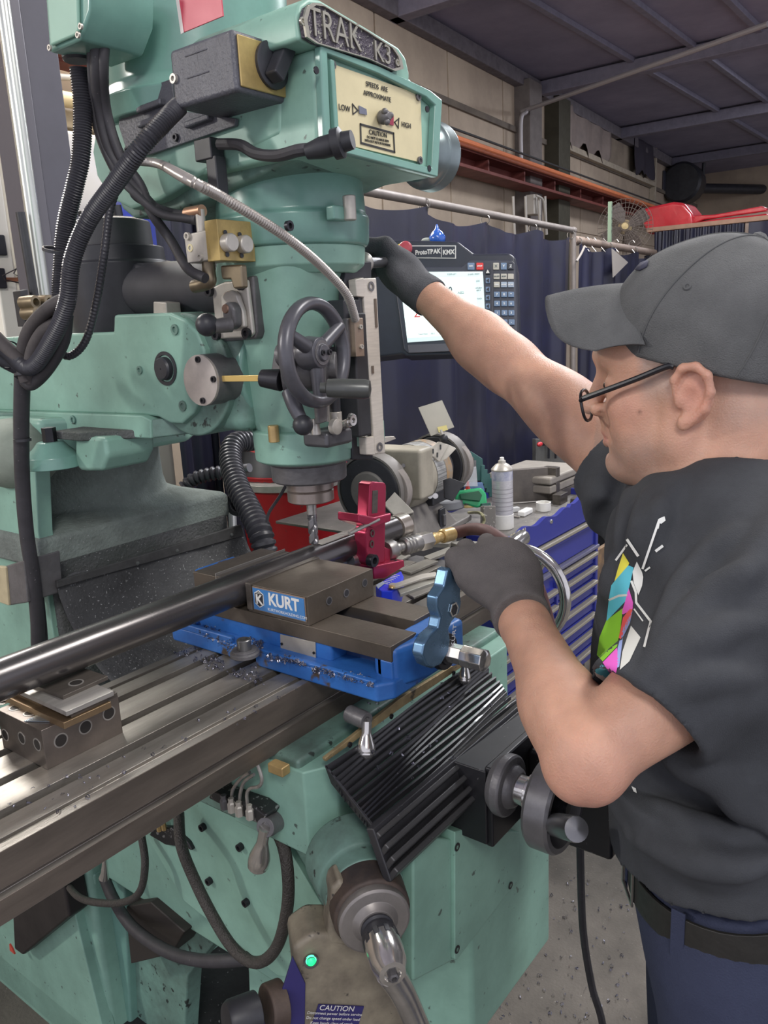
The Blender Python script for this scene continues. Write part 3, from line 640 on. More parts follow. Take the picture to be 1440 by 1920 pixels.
# ---- round boss with disc cover and yellow rod
bc = P(379, 713, 'x', .03)
B().cyl(bc, bc+X*.085, .039, n=48).build('counterbalance_drum', iron, mm, .001)
B().lathe(bc, -X, [(0, .0385), (.004, .0385), (.0045, .037)], 48).build('drum_cover', M('brushed_cover', (.50, .45, .41), .42, .3, var=.15, sc=40), mm)
for q in ((373, 674), (402, 711), (382, 751)): screw(P(*q, 'x', .026), -X, .0048, mm, 'cover_screw', None, .004)
ra_ = P(414, 710, 'x', .04); rb_ = P(494, 709, 'x', .025)
B().obox((ra_+rb_)/2, (rb_-ra_)/2, X*.003, Z*.0045).build('yellow_rod', M('yellow_rod', (.70, .50, .17), .4, .3), mm, .001)
# ---- quill feed handwheel assembly (axis across the front of the head)
hc = P(592, 662, 'y', .015)
hd = V((.10, -1, .03)).normalized()
B().lathe(P(535, 690, 'x', .06)+X*.0, V((.55, -.8, 0)), [(0, .046), (.02, .048), (.022, .036), (.06, .034), (.062, .02), (.075, .02)], 36).build('feed_gearbox', iron, mm, .002)
pl('feed_bracket', [(505, 705), (512, 655), (530, 628), (548, 630), (560, 700), (552, 725), (530, 730)], 'x', .075, .03, iron, .005)
B().cyl(P(494, 709, 'x', .025)+V((0, .004, 0)), P(528, 713, 'x', .035), .0125, .016, 18).build('rod_end', blackm, mm, .001)
B().cyl(hc-hd*.06, hc+hd*.012, .017, n=24).build('wheel_shaft', iron, mm)
hw = B().torus(hc, hd, .067, .0115, 56, 14, .8).build('handwheel_rim', M('handwheel_grey', (.10, .10, .115), .33, .25, var=.25, sc=30), mm)
HG = MT['handwheel_grey']
B().lathe(hc-hd*.02, hd, [(0, .022), (.01, .024), (.03, .021), (.032, .012), (.036, .011)], 28).build('handwheel_hub', HG, mm, .001)
e1, e2, _ = frame(hd)
for k, q in enumerate((.55, .55+2*pi/3, .55+4*pi/3)):
    dd = (V((math.cos(q), 0, math.sin(q)))); B().cyl(hc+dd*.012, hc+dd*.066, .0105, .0085, 14).build('handwheel_spoke', HG, mm)
for k in (-.006, .008): screw(hc+hd*.016+X*k, hd, .004, mm, 'hub_screw')
ha = P(601, 727, 'y', -.005); hb2 = P(664, 729, 'y', -.045)
B().lathe(ha, hb2-ha, [(0, .007), (.008, .0075), (.010, .0125), (.03, .0135), (.062, .0135), (.068, .012), (.07, .002)], 20).build('handwheel_handle', M('handle_bakelite', (.10, .105, .10), .3, .3, var=.3), mm)
# lever with ball under the wheel
B().tube([P(545, 735, 'y', .05), P(552, 760, 'y', .04), P(565, 788, 'y', .03)], lambda t: .013-.004*t, 14).build('feed_lever', HG, mm)
B().sphere(P(568, 797, 'y', .025), .0145, 22).build('feed_lever_ball', black, mm)
# quill stop, rods, depth screw
B().box((SX-.002, .045, 1.44), (SX+.030, .09, 1.63)).build('depth_stop_slot', M('stop_slot', (.05, .05, .055), .5, .4, var=.4), mm, .004)
B().cyl(P(612, 660, 'y', .05), P(614, 790, 'y', .05), .0035, n=10).build('stop_rod', steel, mm)
B().cyl(P(624, 650, 'y', .05), P(628, 775, 'y', .05), .009, n=14).build('depth_screw', black, mm)
pl('stop_finger', [(594, 746), (612, 744), (615, 790), (598, 796)], 'y', .03, .008, iron, .002)
B().cyl(P(593, 815, 'y', .045), P(591, 785, 'y', .045), .0075, .005, 14).build('stop_pin', steel, mm, .001)
B().cyl(P(628, 790, 'y', .05), P(627, 772, 'y', .05), .011, n=18).build('micrometer_nut', alu, mm, .001)
B().box((P(612, 800, 'y', .03).x, .03, 1.438), (P(662, 800, 'y', .03).x, .08, 1.462)).build('trip_block', M('trip_grey', (.12, .12, .13), .4, .5, var=.3), mm, .006)
B().lathe(P(625, 800, 'y', .028), -Y, [(0, .0115), (.008, .0115), (.009, .010)], 24).build('trip_button', alu, mm)
B().tube([P(640, 798, 'y', .04), P(655, 792, 'y', .02), P(661, 780, 'y', .02)], .007, 10).build('trip_lever', chrome, mm)
B().lathe(P(659, 788, 'y', .012), -Y, [(0, .008), (.004, .008), (.004, .004)], 16, caps=False).build('trip_eye', chrome, mm)
# tool setter stuff right: black plate, read head, glass scale
B().prism([P(x, y, 'y', .07) for x, y in ((648, 492), (697, 490), (697, 530), (690, 530), (700, 862), (662, 862), (655, 700), (640, 690))], (0, .012, 0)).build('scale_mount', M('mount_black', (.045, .045, .052), .5, .3, var=.3), mm, .002)
B().box((SX-.01, .055, 1.615), (SX+.03, .10, 1.65)).build('clamp_block', black, mm, .003)
B().prism([P(x, y, 'y', .058) for x, y in ((630, 477), (665, 476), (665, 500), (631, 498))], (0, .01, 0)).build('top_strap', iron, mm, .001)
gs = thing('glass_scale', 'pale aluminium linear scale standing upright beside the quill', 'scale', P(705, 850, 'y', .06))
yS = .055
sb = B().prism([P(x, y, 'y', yS) for x, y in ((680, 522), (706, 521), (723, 850), (703, 852))], (0, .022, 0)).build('scale_bar', aluw, gs, .002)
B().prism([P(x, y, 'y', yS+.004) for x, y in ((669, 526), (681, 524), (704, 850), (700, 850))], (0, .012, 0)).build('scale_lip', M('lip_dark', (.05, .05, .055), .5), gs, .001)
B().prism([P(x, y, 'y', yS-.001) for x, y in ((667, 524), (683, 520), (684, 558), (670, 556))], (0, .016, 0)).build('end_block', aluw, gs, .002)
B().prism([P(x, y, 'y', yS-.001) for x, y in ((686, 820), (702, 818), (704, 854), (688, 853))], (0, .016, 0)).build('end_block', aluw, gs, .002)
B().prism([P(x, y, 'y', yS+.01) for x, y in ((712, 820), (740, 818), (743, 823), (724, 830), (714, 830))], (0, .008, 0)).build('end_tab', aluw, gs, .001)
for q in ((696, 537), (712, 838)): B().lathe(P(*q, 'y', yS-.001), -Y, [(0, .0075), (.0008, .0075), (.0008, .004)], 18, caps=False).build('mount_hole', iron, gs)
for q, s_ in (((705, 587), .022), ((699, 693), .006)): B().obox(P(*q, 'y', yS-.001), X*.0025, Y*.0006, Z*s_).build('scale_label', M('label_brown', (.12, .09, .07), .6), gs)
B().tube([P(674, 665, 'y', yS+.01), P(686, 820, 'y', yS+.01)], .0022, 6).build('white_strip', white, gs)
rh = P(672, 632, 'y', .03)
B().prism([P(x, y, 'y', .03) for x, y in ((664, 596), (681, 596), (684, 668), (668, 669))], (0, .014, 0)).build('read_head', M('read_head', (.33, .26, .20), .4, .7, var=.2), gs, .001)
B().prism([P(x, y, 'y', .04) for x, y in ((650, 598), (664, 596), (668, 669), (656, 667))], (0, .014, 0)).build('read_head_body', iron, gs, .001)
for q in ((675, 613), (677, 650)): screw(P(*q, 'y', .03), -Y, .0035, gs, 'head_screw', alu, .003)
# the quill lever held by the man and its stub
# armoured cable over the head
B().tube([P(262, 302, 'x', .01), P(300, 308, 'x', -.01), P(350, 335, 'y', -.01), P(420, 372, 'y', -.02), P(500, 420, 'y', -.02), P(560, 462, 'y', -.015), P(612, 508, 'y', 0), P(650, 552, 'y', .01), P(667, 600, 'y', .03)],
         .0065, 12, rf=(.0019, (1, .82))).build('armoured_cable', M('armoured_steel', (.40, .37, .34), .3, .5), mm, smooth=30)
# ---- table
tb = thing('mill_table', 'long slotted steel table', 'table', (SX, .127, 1.04)); del tb['category'], tb['label']
tb.parent = mm; tb.location = V((SX, .127, 1.04))-V(mm.location)
def tsl(y): return [(y-.008, 0), (y-.008, -.018), (y-.015, -.018), (y-.015, -.03), (y+.015, -.03), (y+.015, -.018), (y+.008, -.018), (y+.008, 0)]
top = [(0, 0), (.014, 0), (.014, -.005), (.022, -.005), (.022, 0)]
for y in (.0635, .127, .1905): top += tsl(y)
top += [(.229, 0), (.229, -.005), (.237, -.005), (.237, 0), (.254, 0)]
prof = top+[(.254, -.075), (.22, -.08), (.03, -.08), (.002, -.08), (.002, -.052), (.010, -.050), (.010, -.042), (0, -.040)]
x0, x1 = -.80, .53
def slotted(x0, x1):
    pts = [V((x0, y, T+z)) for y, z in prof]; return pts
tbl = B().prism(slotted(x0, x1), (x1-x0, 0, 0)).build('mill_table', tabm, mm, .0008, seg=1)
tbl.data.materials.append(tabf)
for pgn in tbl.data.polygons:
    if pgn.normal.y < -.7 and abs(pgn.center.y+root_loc(mm).y) < .012: pgn.material_index = 1
bpy.data.objects.remove(tb)
for x in (x0-.06, x1): B().box((x, .01, T-.075), (x+.06, .244, T-.004)).build('table_end', iron, mm, .01)
# right-hand table handwheel with chrome crank
hwc = P(980, 1112, 'x', x1+.14)
B().cyl(hwc-X*.06, hwc+X*.02, .03, n=24).build('table_screw_hub', chrome, mm)
B().torus(hwc, X, .098, .012, 48, 12).build('table_handwheel', chrome, mm)
for k in range(3):
    q = k*2.094; B().cyl(hwc, hwc+V((0, math.cos(q), math.sin(q)))*.095, .011, n=12).build('table_wheel_spoke', chrome, mm)
B().lathe(hwc+V((0, .03, .095)), V((1, .12, .06)), [(0, .012), (.02, .016), (.075, .018), (.085, .014)], 20).build('table_wheel_handle', chrome, mm)
# ---- saddle, knee
sd = B().box((-.097, -.04, .90), (.46, .33, 1.042)).build('saddle', greend, mm, .006)
B().prism([(-.10, .10, .90), (-.10, -.05, .90), (-.06, -.075, .90), (.42, -.075, .90), (.46, -.05, .90), (.46, .1, .90)], (0, 0, .13)).build('saddle_apron', green, mm, .003)
# knee
kx = -.03
kn = B()
tpz, btz = .90, .50
top_ = [(kx, .66), (kx, .07), (.06, -.16), (.09, -.19), (.36, -.19), (.39, .07), (.39, .66)]
bot_ = [(kx+.03, .66), (kx+.03, -.02), (.07, -.14), (.09, -.19), (.36, -.19), (.36, .02), (.36, .66)]
n = len(top_); vs = [V((x, y, btz)) for x, y in bot_]+[V((x, y, tpz)) for x, y in top_]
kn.add(vs, [tuple(range(n-1, -1, -1)), tuple(range(n, 2*n))]+[(i, (i+1) % n, (i+1) % n+n, i+n) for i in range(n)])
kn.build('knee', green, mm, .008)
pl('knee_side', [(330, 1520), (412, 1480), (545, 1480), (520, 1556), (560, 1625), (618, 1722), (640, 1850), (520, 1830), (345, 1690), (270, 1560)], 'x', kx-.012, .02, bevel=.002)
kt = B().prism([P(x, y, 'y', -.20) for x, y in ((775, 1560), (848, 1575), (848, 1803), (775, 1842))], (0, .03, 0)).build('knee_front_cover', green, mm, .004)
B().prism([P(x, y, 'y', -.205) for x, y in ((853, 1560), (870, 1555), (975, 1560), (972, 1650), (960, 1665), (857, 1800), (853, 1800))], (0, .03, 0)).build('knee_access_panel', green, mm, .002)
for q in ((857, 1588), (957, 1660), (857, 1780)): B().lathe(P(*q, 'y', -.206), -Y, [(0, .006), (.001, .006), (.001, .003)], 14, caps=False).build('panel_slot_screw', blackm, mm)
# grimy corner between saddle and knee
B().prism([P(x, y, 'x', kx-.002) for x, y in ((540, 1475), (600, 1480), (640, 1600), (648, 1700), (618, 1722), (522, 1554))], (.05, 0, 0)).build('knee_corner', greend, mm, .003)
for q in ((383, 1549), (453, 1586), (395, 1650), (464, 1690)): screw(P(*q, 'x', kx-.012), -X, .0065, mm, 'socket_screw', None, .008)
# saddle lock handles (ball-end cranks)
def ballcrank(name, a, b, c, parent=mm, s=1., mat=chrome):
    """hub cylinder a-b and tapered ball lever hanging to c"""
    a, b, c = V(a), V(b), V(c)
    B().lathe(a, b-a, [(0, .0125*s), ((b-a).length*.8, .0125*s), ((b-a).length, .0115*s), ((b-a).length, .006*s), ((b-a).length*.9, .005*s)], 20).build(name+'_hub', iron, parent, .0008)
    d = (c-b); B().tube([b, b+d*.25, b+d*.6, b+d*.85, c], lambda t: s*(.0068 if t < .35 else .0068+.0065*math.sin(min(1, (t-.35)/.55)*pi*.62)), 16).build(name, mat, parent)
    B().sphere(c-d.normalized()*.003*s, .0125*s, 20).build(name+'_ball', mat, parent)
ballcrank('lock_lever', P(655, 1338, 'y', -.06), P(688, 1352, 'y', -.095), P(686, 1412, 'y', -.10))
ballcrank('lock_lever', P(855, 1225, 'y', -.08), P(872, 1230, 'y', -.10), P(871, 1276, 'y', -.105), s=.75)
ballcrank('gib_lever', P(525, 1534, 'x', -.09), P(497, 1552, 'x', -.13), P(484, 1622, 'x', -.125), s=1.2)
B().tube([P(196, 1610, 'x', -.06), P(196, 1635, 'x', -.06), P(195, 1646, 'x', -.06)], lambda t: .004+.006*t, 12).build('small_lever', chrome, mm)
# brass oil fitting and lube lines
B().obox(P(523, 1440, 'x', -.115), X*.008, Y*.014, Z*.007).build('brass_fitting', brass, mm, .002)
lm_ = B(); 
pl('lube_manifold', [(388, 1497), (398, 1484), (478, 1513), (500, 1530), (488, 1548), (470, 1540)], 'x', -.128, .03, M('oily_manifold', (.05, .05, .052), .35, .6, spot=((.3, .3, .3), 120, .62)), .004)
for i, (x, y) in enumerate(((420, 1502), (434, 1508), (448, 1515), (468, 1521))):
    q = P(x, y, 'x', -.132); B().lathe(q-Z*.012, Z, [(0, .0062), (.014, .0062), (.016, .0045), (.022, .0045)], 6).build('compression_nut', alu if i else iron, mm, .0005)
for i, pth in enumerate((((434, 1498), (437, 1480), (452, 1460), (468, 1448)), ((449, 1504), (451, 1486), (458, 1466), (476, 1452)), ((464, 1510), (463, 1488), (470, 1478), (486, 1474), (491, 1460), (482, 1430)))):
    B().tube([P(x, y, 'x', -.125) for x, y in pth], .0026, 8).build('oil_line', steel, mm)
pl('lube_manifold', [(278, 1566), (290, 1550), (320, 1552), (352, 1580), (360, 1596), (345, 1590), (310, 1585)], 'x', -.05, .02, MT['oily_manifold'], .003)
for x, y in ((299, 1558), (308, 1556)): q = P(x, y, 'x', -.055); B().lathe(q, Z, [(0, .0045), (.02, .0045), (.022, .006), (.03, .006)], 6).build('brass_fitting', brass, mm)
# ---- bellows between saddle and knee front
brs = [(612, 1428), (760, 1322), (900, 1228), (893, 1222), (750, 1310), (610, 1422)]
B().prism([P(x, y, 'y', -.082) for x, y in brs], (0, .006, 0)).build('brass_strip', M('dirty_brass_strip', (.50, .38, .20), .5, .5, var=.35, sc=30, spot=((.12, .1, .07), 40, .62)), mm, .0008)
for q in ((655, 1396), (733, 1343), (788, 1314), (850, 1262)): screw(P(*q, 'y', -.083), -Y, .004, mm, 'strip_rivet', None, .002)
bel = M('bellows_rubber', (.030, .030, .034), .36, var=.3, sc=30, spot=((.28, .28, .28), 170, .72), coat=.2)
bw = thing('way_cover', 'x', 'x', (0, 0, 0)); bpy.data.objects.remove(bw)
A0, A1 = P(608, 1440, 'y', -.085), P(905, 1235, 'y', -.085)      # top edge at the saddle
C0, C1 = P(712, 1572, 'y', -.19), P(985, 1335, 'y', -.20)        # lower edge at the knee
npl_ = 15; nu = 24
for k in range(npl_):
    vs = []; fs = []
    t0, t1 = k/npl_, (k+1)/npl_
    for i in range(nu+1):
        u = i/nu; env = math.sin(pi*min(1, u*1.15+.0))**.6 if u < .87 else math.sin(pi)**1
        for j, tt in enumerate((t0, (t0+t1)/2-.012, (t0+t1)/2+.012, t1)):
            a = A0.lerp(A1, u); c = C0.lerp(C1, u); p = a.lerp(c, tt**(1.0+.5*u))
            p = p+Z*(-.012*math.sin(pi*tt)) + (Z*.9-Y*.3)*(.0085 if j in (1, 2) else 0)*(1-.5*u*tt) - Y*.003*math.sin(u*7+k)
            vs.append(p)
    for i in range(nu):
        for j in range(3): q = i*4+j; fs.append((q, q+1, q+5, q+4))
    B().add(vs, fs).build('bellows_pleat', bel, mm, smooth=60)
B().prism([A0+Z*.004, A0-Z*.02-Y*.01, C0-Y*.012-Z*.018, C0+Z*.004], (.004, 0, 0)).build('bellows_end', bel, mm, .001)
for dz, dy in ((.004, .0), (-.008, -.012), (-.022, -.020), (-.036, -.024)):
    a = C0+V((-.01, dy, dz)); c = C1+V((0, dy, dz)); m_ = (a+c)/2
    B().obox(m_, (c-a)/2, V((0, -.55, .83))*.012, V((0, .83, .55))*.004).build('bellows_clamp', M('clamp_strip', (.06, .06, .062), .35, .3, spot=((.3, .3, .3), 150, .72)), mm, .002)
B().prism([C0+V((-.012, 0, .02)), C1+V((0, 0, .02)), C1+V((0, -.024, -.045)), C0+V((-.012, -.024, -.045))], (0, .012, -.004)).build('bellows_apron', bel, mm, .002)
# ---- Y axis drive: black motor box, dial, handwheel
bx = M('drive_box_black', (.018, .018, .021), .4, spot=((.13, .13, .13), 130, .70), var=.3)
B().box((.05, -.245, .905), (.30, -.185, 1.018)).build('drive_bracket', bx, mm, .002)
B().box((.055, -.252, .90), (.33, -.240, 1.022)).build('drive_plate', bx, mm, .003)
B().prism([(.16, -.25, .865), (.30, -.25, .865), (.33, -.25, .89), (.33, -.25, 1.0), (.16, -.25, 1.0)], (0, -.13, 0)).build('drive_motor', bx, mm, .006)
dc = P(957, 1474, 'y', -.268)
dy_ = -Y
B().lathe(dc+Y*.02, dy_, [(0, .036), (.010, .0425), (.020, .0425), (.023, .040), (.023, .03), (.030, .027), (.034, .022)], 44).build('graduated_dial', iron, mm, .0008)
B().lathe(dc-Y*.012, dy_, [(0, .02), (.016, .02), (.018, .027), (.026, .027), (.03, .02), (.035, .018)], 32).build('dial_nut', chrome, mm, .0005)
wc = dc-Y*.045+Z*-.004
hwm = M('worn_handwheel', (.22, .215, .22), .3, .5, var=.45, sc=10)
B().lathe(wc, dy_, [(0, .02), (.001, .058), (.006, .062), (.034, .062), (.038, .059), (.038, .052), (.012, .048), (.01, .018), (.012, .001)], 56, caps=False).build('crossfeed_handwheel', hwm, mm)
B().lathe(wc-Y*.01, dy_, [(0, .02), (.024, .018), (.026, .008), (.03, .008)], 24).build('crossfeed_hub', blackm, mm)
hh = P(1035, 1545, 'y', wc.y-.035)
B().lathe(hh, P(1112, 1562, 'y', wc.y-.125)-hh, [(0, .008), (.004, .013), (.012, .0145), (.085, .0155), (.09, .0145), (.092, .002)], 24).build('crossfeed_handle', M('grip_steel', (.23, .23, .24), .25, .8, var=.3), mm)
# power cord from drive
cpts = [P(1087, 1540, 'x', .26), P(1090, 1680, 'x', .27), P(1095, 1760, 'x', .28), P(1110, 1850, 'x', .29), P(1135, 1960, 'x', .30)]
cpts.append(V((cpts[-1].x+.02, cpts[-1].y-.01, .03))); cpts.append(V((cpts[-1].x+.2, cpts[-1].y+.1, .012)))
B().tube(cpts, .0062, 10).build('drive_cable', rubber, mm)
# ---- angled knee crank boss with coupling, power feed
kd = V((-.62, -.78, -.02)).normalized()
k0 = P(688, 1684, 'y', -.17)
B().lathe(k0-kd*.09, kd, [(0, .066), (.055, .058), (.06, .054), (.085, .052)], 44).build('knee_crank_boss', greend, mm, .004)
rust = M('rusty_brown', (.12, .085, .065), .6, .3, c2=(.05, .04, .038), sc=14, bump=.3)
B().lathe(k0-kd*.01, kd, [(0, .051), (.04, .049), (.042, .044)], 44).build('feed_adapter', rust, mm, .003)
dk = k0+kd*.028
B().lathe(dk, kd, [(0, .043), (.004, .045), (.014, .045), (.016, .042), (.016, .029), (.021, .024), (.024, .022)], 48).build('knee_dial', M('dial_grey', (.27, .25, .235), .38, .4, var=.2, sc=30), mm, .0006)
B().lathe(dk+kd*.022, kd, [(0, .019), (.006, .021), (.008, .018), (.012, .018), (.014, .0215), (.026, .0215)], 36).build('ratchet_collar', black, mm, .001)
for k in range(10):
    q = k*2*pi/10; e1, e2, _ = frame(kd); B().obox(dk+kd*.050+(e1*math.cos(q)+e2*math.sin(q))*.0175, kd*.006, (e1*math.cos(q)+e2*math.sin(q))*.005, (e1*-math.sin(q)+e2*math.cos(q))*.0035).build('clutch_tooth', black, mm, .001)
tc_ = dk+kd*.045
cr = B().lathe(tc_, kd, [(0, .019), (.003, .0215), (.020, .0225), (.040, .0205), (.049, .0165), (.053, .0155), (.054, .010), (.050, .008), (.050, .001)], 40, caps=False).build('drill_chuck', chrome, mm)
B().lathe(tc_+kd*.050, kd, [(0, .006), (.010, .006), (.011, .0035), (.004, .003)], 6, caps=False).build('chuck_bolt', iron, mm)
ca = tc_+kd*.036; cb = P(800, 1960, 'y', ca.y+.0)
dv = (cb-ca)
B().tube([ca-V((0, 0, .012)), ca+dv*.35, ca+dv*.8, ca+dv*1.5], lambda t: .0165-.003*t, 16).build('crank_arm', chrome, mm)
# power feed unit: beige gearbox with green light, knob, caution label
pfm = M('oily_beige', (.34, .30, .22), .45, c2=(.13, .11, .085), sc=9, spot=((.05, .045, .04), 60, .66))
e1 = V((kd.y, -kd.x, 0)).normalized(); e1 = -e1 if e1.dot(CR) < 0 else e1      # to the right seen from the front of the unit
pc_ = k0+kd*.012
def PF(x, y, off=0.): return PN(x, y, pc_+kd*off, kd)
pts = [(548, 1778), (585, 1752), (622, 1752), (650, 1765), (740, 1775), (752, 1800), (800, 1960), (520, 1960), (560, 1880)]
B().prism([PF(x, y) for x, y in pts], -kd*.06).build('power_feed_case', pfm, mm, .008)
B().prism([PF(x, y, .001) for x, y in [(612, 1775), (622, 1665), (640, 1650), (700, 1700), (760, 1760), (740, 1785)]], -kd*.04).build('power_feed_neck', pfm, mm, .012)
B().prism([PF(x, y, .0015) for x, y in [(548, 1790), (572, 1840), (570, 1960), (470, 1960), (530, 1848)]], kd*.004).build('navy_panel', M('navy_label', (.035, .03, .14), .45, var=.1), mm, .001)
lb_ = B().prism([PF(x, y, .001) for x, y in [(597, 1882), (682, 1886), (660, 1960), (570, 1960)]], kd*.0015).build('caution_label', MT['navy_label'], mm, label='navy caution label')
xdp = (PF(670, 1892)-PF(600, 1889)).normalized()
text('CAUTION', PF(632, 1891, .004), xdp, Z, .0105, white, lb_, 'lettering', .0002)
for k, s_ in enumerate(('Disconnect power before service', 'Do not change speed under load', 'Keep hands clear of crank', 'Lubricate as required')):
    text(s_, PF(628-k*3, 1901+k*9, .004), xdp, Z, .0055, white, lb_, 'lettering', .0001)
B().ring(PF(583, 1800, .001), kd, .0095, .0065, .004, 24).build('lamp_bezel', iron, mm)
B().sphere(PF(583, 1800, .002), .0068, 16).build('green_lamp', M('green_lamp', (.02, .75, .25), .3, emis=1.1), mm, label='glowing green indicator')
B().torus(PF(583, 1800, .004), kd, .0062, .0012, 24, 6).build('green_lamp_glow', M('green_ring', (.1, .95, .45), .3, emis=1.5), mm)
kq = PF(515, 1885, .0)
kdir = (-CR*.82-_f*.5).normalized()
B().lathe(kq+kdir*-.01, kdir, [(0, .029), (.02, .028), (.022, .026)], 32).build('knob_collar', rust, mm, .001)
B().lathe(kq+kdir*.024, kdir, [(0, .0245), (.034, .0235), (.04, .02), (.041, .001)], 32).build('speed_dial_knob', black, mm, .001)
# ---- hoses low on the left
hz = M('braided_hose', (.075, .068, .062), .5, .2, var=.3, sc=160, bump=.8, bsc=400)
def hose(name, pts, r, mat, n=12, par=mm, **k): return B().tube([P(x, y, ax, v) for x, y, ax, v in pts], r, n, **k).build(name, mat, par)
xh = -.10
hose('hydraulic_hose', [(335, 1525, 'x', -.07), (340, 1585, 'x', xh), (365, 1650, 'x', xh), (400, 1720, 'x', xh), (435, 1775, 'x', xh), (470, 1803, 'x', xh), (500, 1798, 'x', xh), (525, 1762, 'x', xh), (540, 1690, 'x', xh), (538, 1620, 'x', xh), (525, 1570, 'x', -.09), (500, 1540, 'x', -.075)], .0092, hz)
hose('hydraulic_hose', [(265, 1565, 'x', -.06), (272, 1620, 'x', -.08), (262, 1672, 'x', -.09), (230, 1692, 'x', -.09), (180, 1692, 'x', -.09), (145, 1680, 'x', -.08), (120, 1650, 'x', -.04)], .0068, hz)
hose('drain_hose', [(195, 1645, 'x', .0), (215, 1690, 'x', -.03), (250, 1740, 'x', -.05), (310, 1782, 'x', -.06), (370, 1800, 'x', -.06), (440, 1800, 'x', -.05), (500, 1790, 'x', -.01)], .0115, rubber)
# ---- column low side details
pl('column_base_side', [(-60, 1640), (128, 1640), (137, 1700), (200, 1960), (-60, 1960)], 'x', -.04, .03, bevel=.003)
B().prism([P(x, y, 'x', -.01) for x, y in ((130, 1640), (175, 1640), (205, 1960), (150, 1960))], (.04, 0, 0)).build('column_base_edge', green, mm, .006)
B().prism([P(x, y, 'x', .02) for x, y in ((175, 1600), (230, 1600), (246, 1960), (200, 1960))], (.04, 0, 0)).build('column_rib', greeng, mm, .006)
B().prism([P(x, y, 'x', .04) for x, y in ((232, 1560), (350, 1560), (440, 1720), (352, 1830), (345, 1960), (240, 1960))], (.04, 0, 0)).build('column_slide_lower', greend, mm, .004)
B().prism([P(x, y, 'x', -.02) for x, y in ((236, 1700), (282, 1692), (346, 1748), (320, 1790), (245, 1808), (240, 1760))], (.06, 0, 0)).build('rubber_flap', M('flap_rubber', (.03, .025, .022), .6, spot=((.25, .22, .2), 100, .72)), mm, .003)
tg = pl('terminal_box', [(22, 1700), (118, 1655), (130, 1720), (42, 1792), (26, 1780)], 'x', -.07, .05, M('terminal_black', (.03, .025, .025), .45, var=.4), .006)
pl('red_label', [(17, 1770), (22, 1778), (27, 1790), (18, 1782)], 'x', -.072, .004, M('red_label', (.6, .08, .05), .5), .0005)
pl('knee_skirt', [(462, 1740), (560, 1740), (560, 1960), (470, 1960)], 'x', .015, .05, green, .004)
B().box((-.04, .0, 0), (.40, 1.4, .10)).build('machine_base', M('chip_covered_base', (.03, .03, .032), .6, var=.4, spot=((.35, .36, .35), 110, .67), bump=.6), mm, .01)
# gauge bracket with yellowed plate on the column
pl('oiler_bracket', [(8, 1062), (45, 1050), (52, 1130), (15, 1136)], 'x', -.10, .07, iron, .003)
pl('oiler_face', [(-8, 1062), (10, 1064), (16, 1136), (-6, 1128)], 'x', -.104, .01, M('yellowed', (.55, .47, .30), .6, var=.3), .002)
B().lathe(P(78, 1072, 'x', -.04), -X, [(0, .012), (.03, .012), (.032, .010)], 16).build('oiler_plug', black, mm)
# rubber way cover hanging from the column slide
vs = []; fs = []; nu, nv = 46, 30
u0, u1 = P(107, 1092, 'y', .60), P(455, 990, 'y', .60)
for i in range(nu+1):
    for j in range(nv+1):
        u, t = i/nu, j/nv; a = u0.lerp(u1, u)
        y = .60-.33*t**2.3-.01*math.sin(pi*t); z = a.z+.0-.30*t+.05*t*t
        zz_ = noise.noise(V((u*5, t*4, 3)))*.022+noise.noise(V((u*13, t*9, 7)))*.008
        x = a.x+.01*t
        vs.append((x+.02*u*t, y+zz_*math.sin(pi*min(1, t*1.2+.1)), z+zz_))
for i in range(nu):
    for j in range(nv): k = i*(nv+1)+j; fs.append((k, k+1, k+nv+2, k+nv+1))
wc_ = B().add(vs, fs).build('rubber_way_cover', M('dusty_way_cover', (.075, .077, .08), .8, c2=(.045, .046, .048), sc=6, spot=((.34, .35, .35), 240, .64), bump=.7, bsc=180), mm, smooth=180)
md = wc_.modifiers.new('t', 'SOLIDIFY'); md.thickness = .004
a, c = P(106, 1100, 'y', .592), P(463, 988, 'y', .592); a2 = P(104, 1086, 'y', .592)
B().prism([P(107, 1090, 'y', .592), P(108, 1102, 'y', .592), P(330, 1040, 'y', .592), P(458, 1004, 'y', .592), P(452, 984, 'y', .592), P(320, 1025, 'y', .592)], (0, .008, 0)).build('cover_clamp_bar', M('clamp_bar', (.085, .085, .085), .6, .3, var=.3, sc=60), mm, .001)
for q in ((258, 1056), (332, 1033), (434, 1003)): B().sphere(P(*q, 'y', .592), .0045, 10).build('bar_rivet', grime, mm)
# ---- cable bundle on the left
def hose2(name, pts, r, mat=rubber, n=14, rf=None, par=None):
    return B().tube([P(x, y, ax, v) for x, y, ax, v in pts], r, n, rf=rf).build(name, mat, par or mm, smooth=30 if rf else 35)
rf = (.0018, (1, .86))
hose2('corrugated_conduit', [(148, 128, 'x', -.05), (155, 200, 'x', -.05), (152, 290, 'x', -.06), (140, 350, 'x', -.07), (122, 430, 'x', -.08), (115, 520, 'x', -.09), (110, 580, 'x', -.10), (80, 640, 'x', -.11), (55, 690, 'x', -.11), (0, 670, 'x', -.11), (-40, 640, 'x', -.12)], .0135, conduit, rf=rf)
hose2('corrugated_conduit', [(335, 200, 'x', -.035), (310, 225, 'x', -.06), (265, 275, 'x', -.09), (215, 345, 'x', -.10), (165, 415, 'x', -.11), (135, 490, 'x', -.12), (125, 570, 'x', -.12), (95, 640, 'x', -.125), (55, 690, 'x', -.13), (10, 655, 'x', -.13), (-40, 610, 'x', -.13)], .0125, conduit, rf=rf)
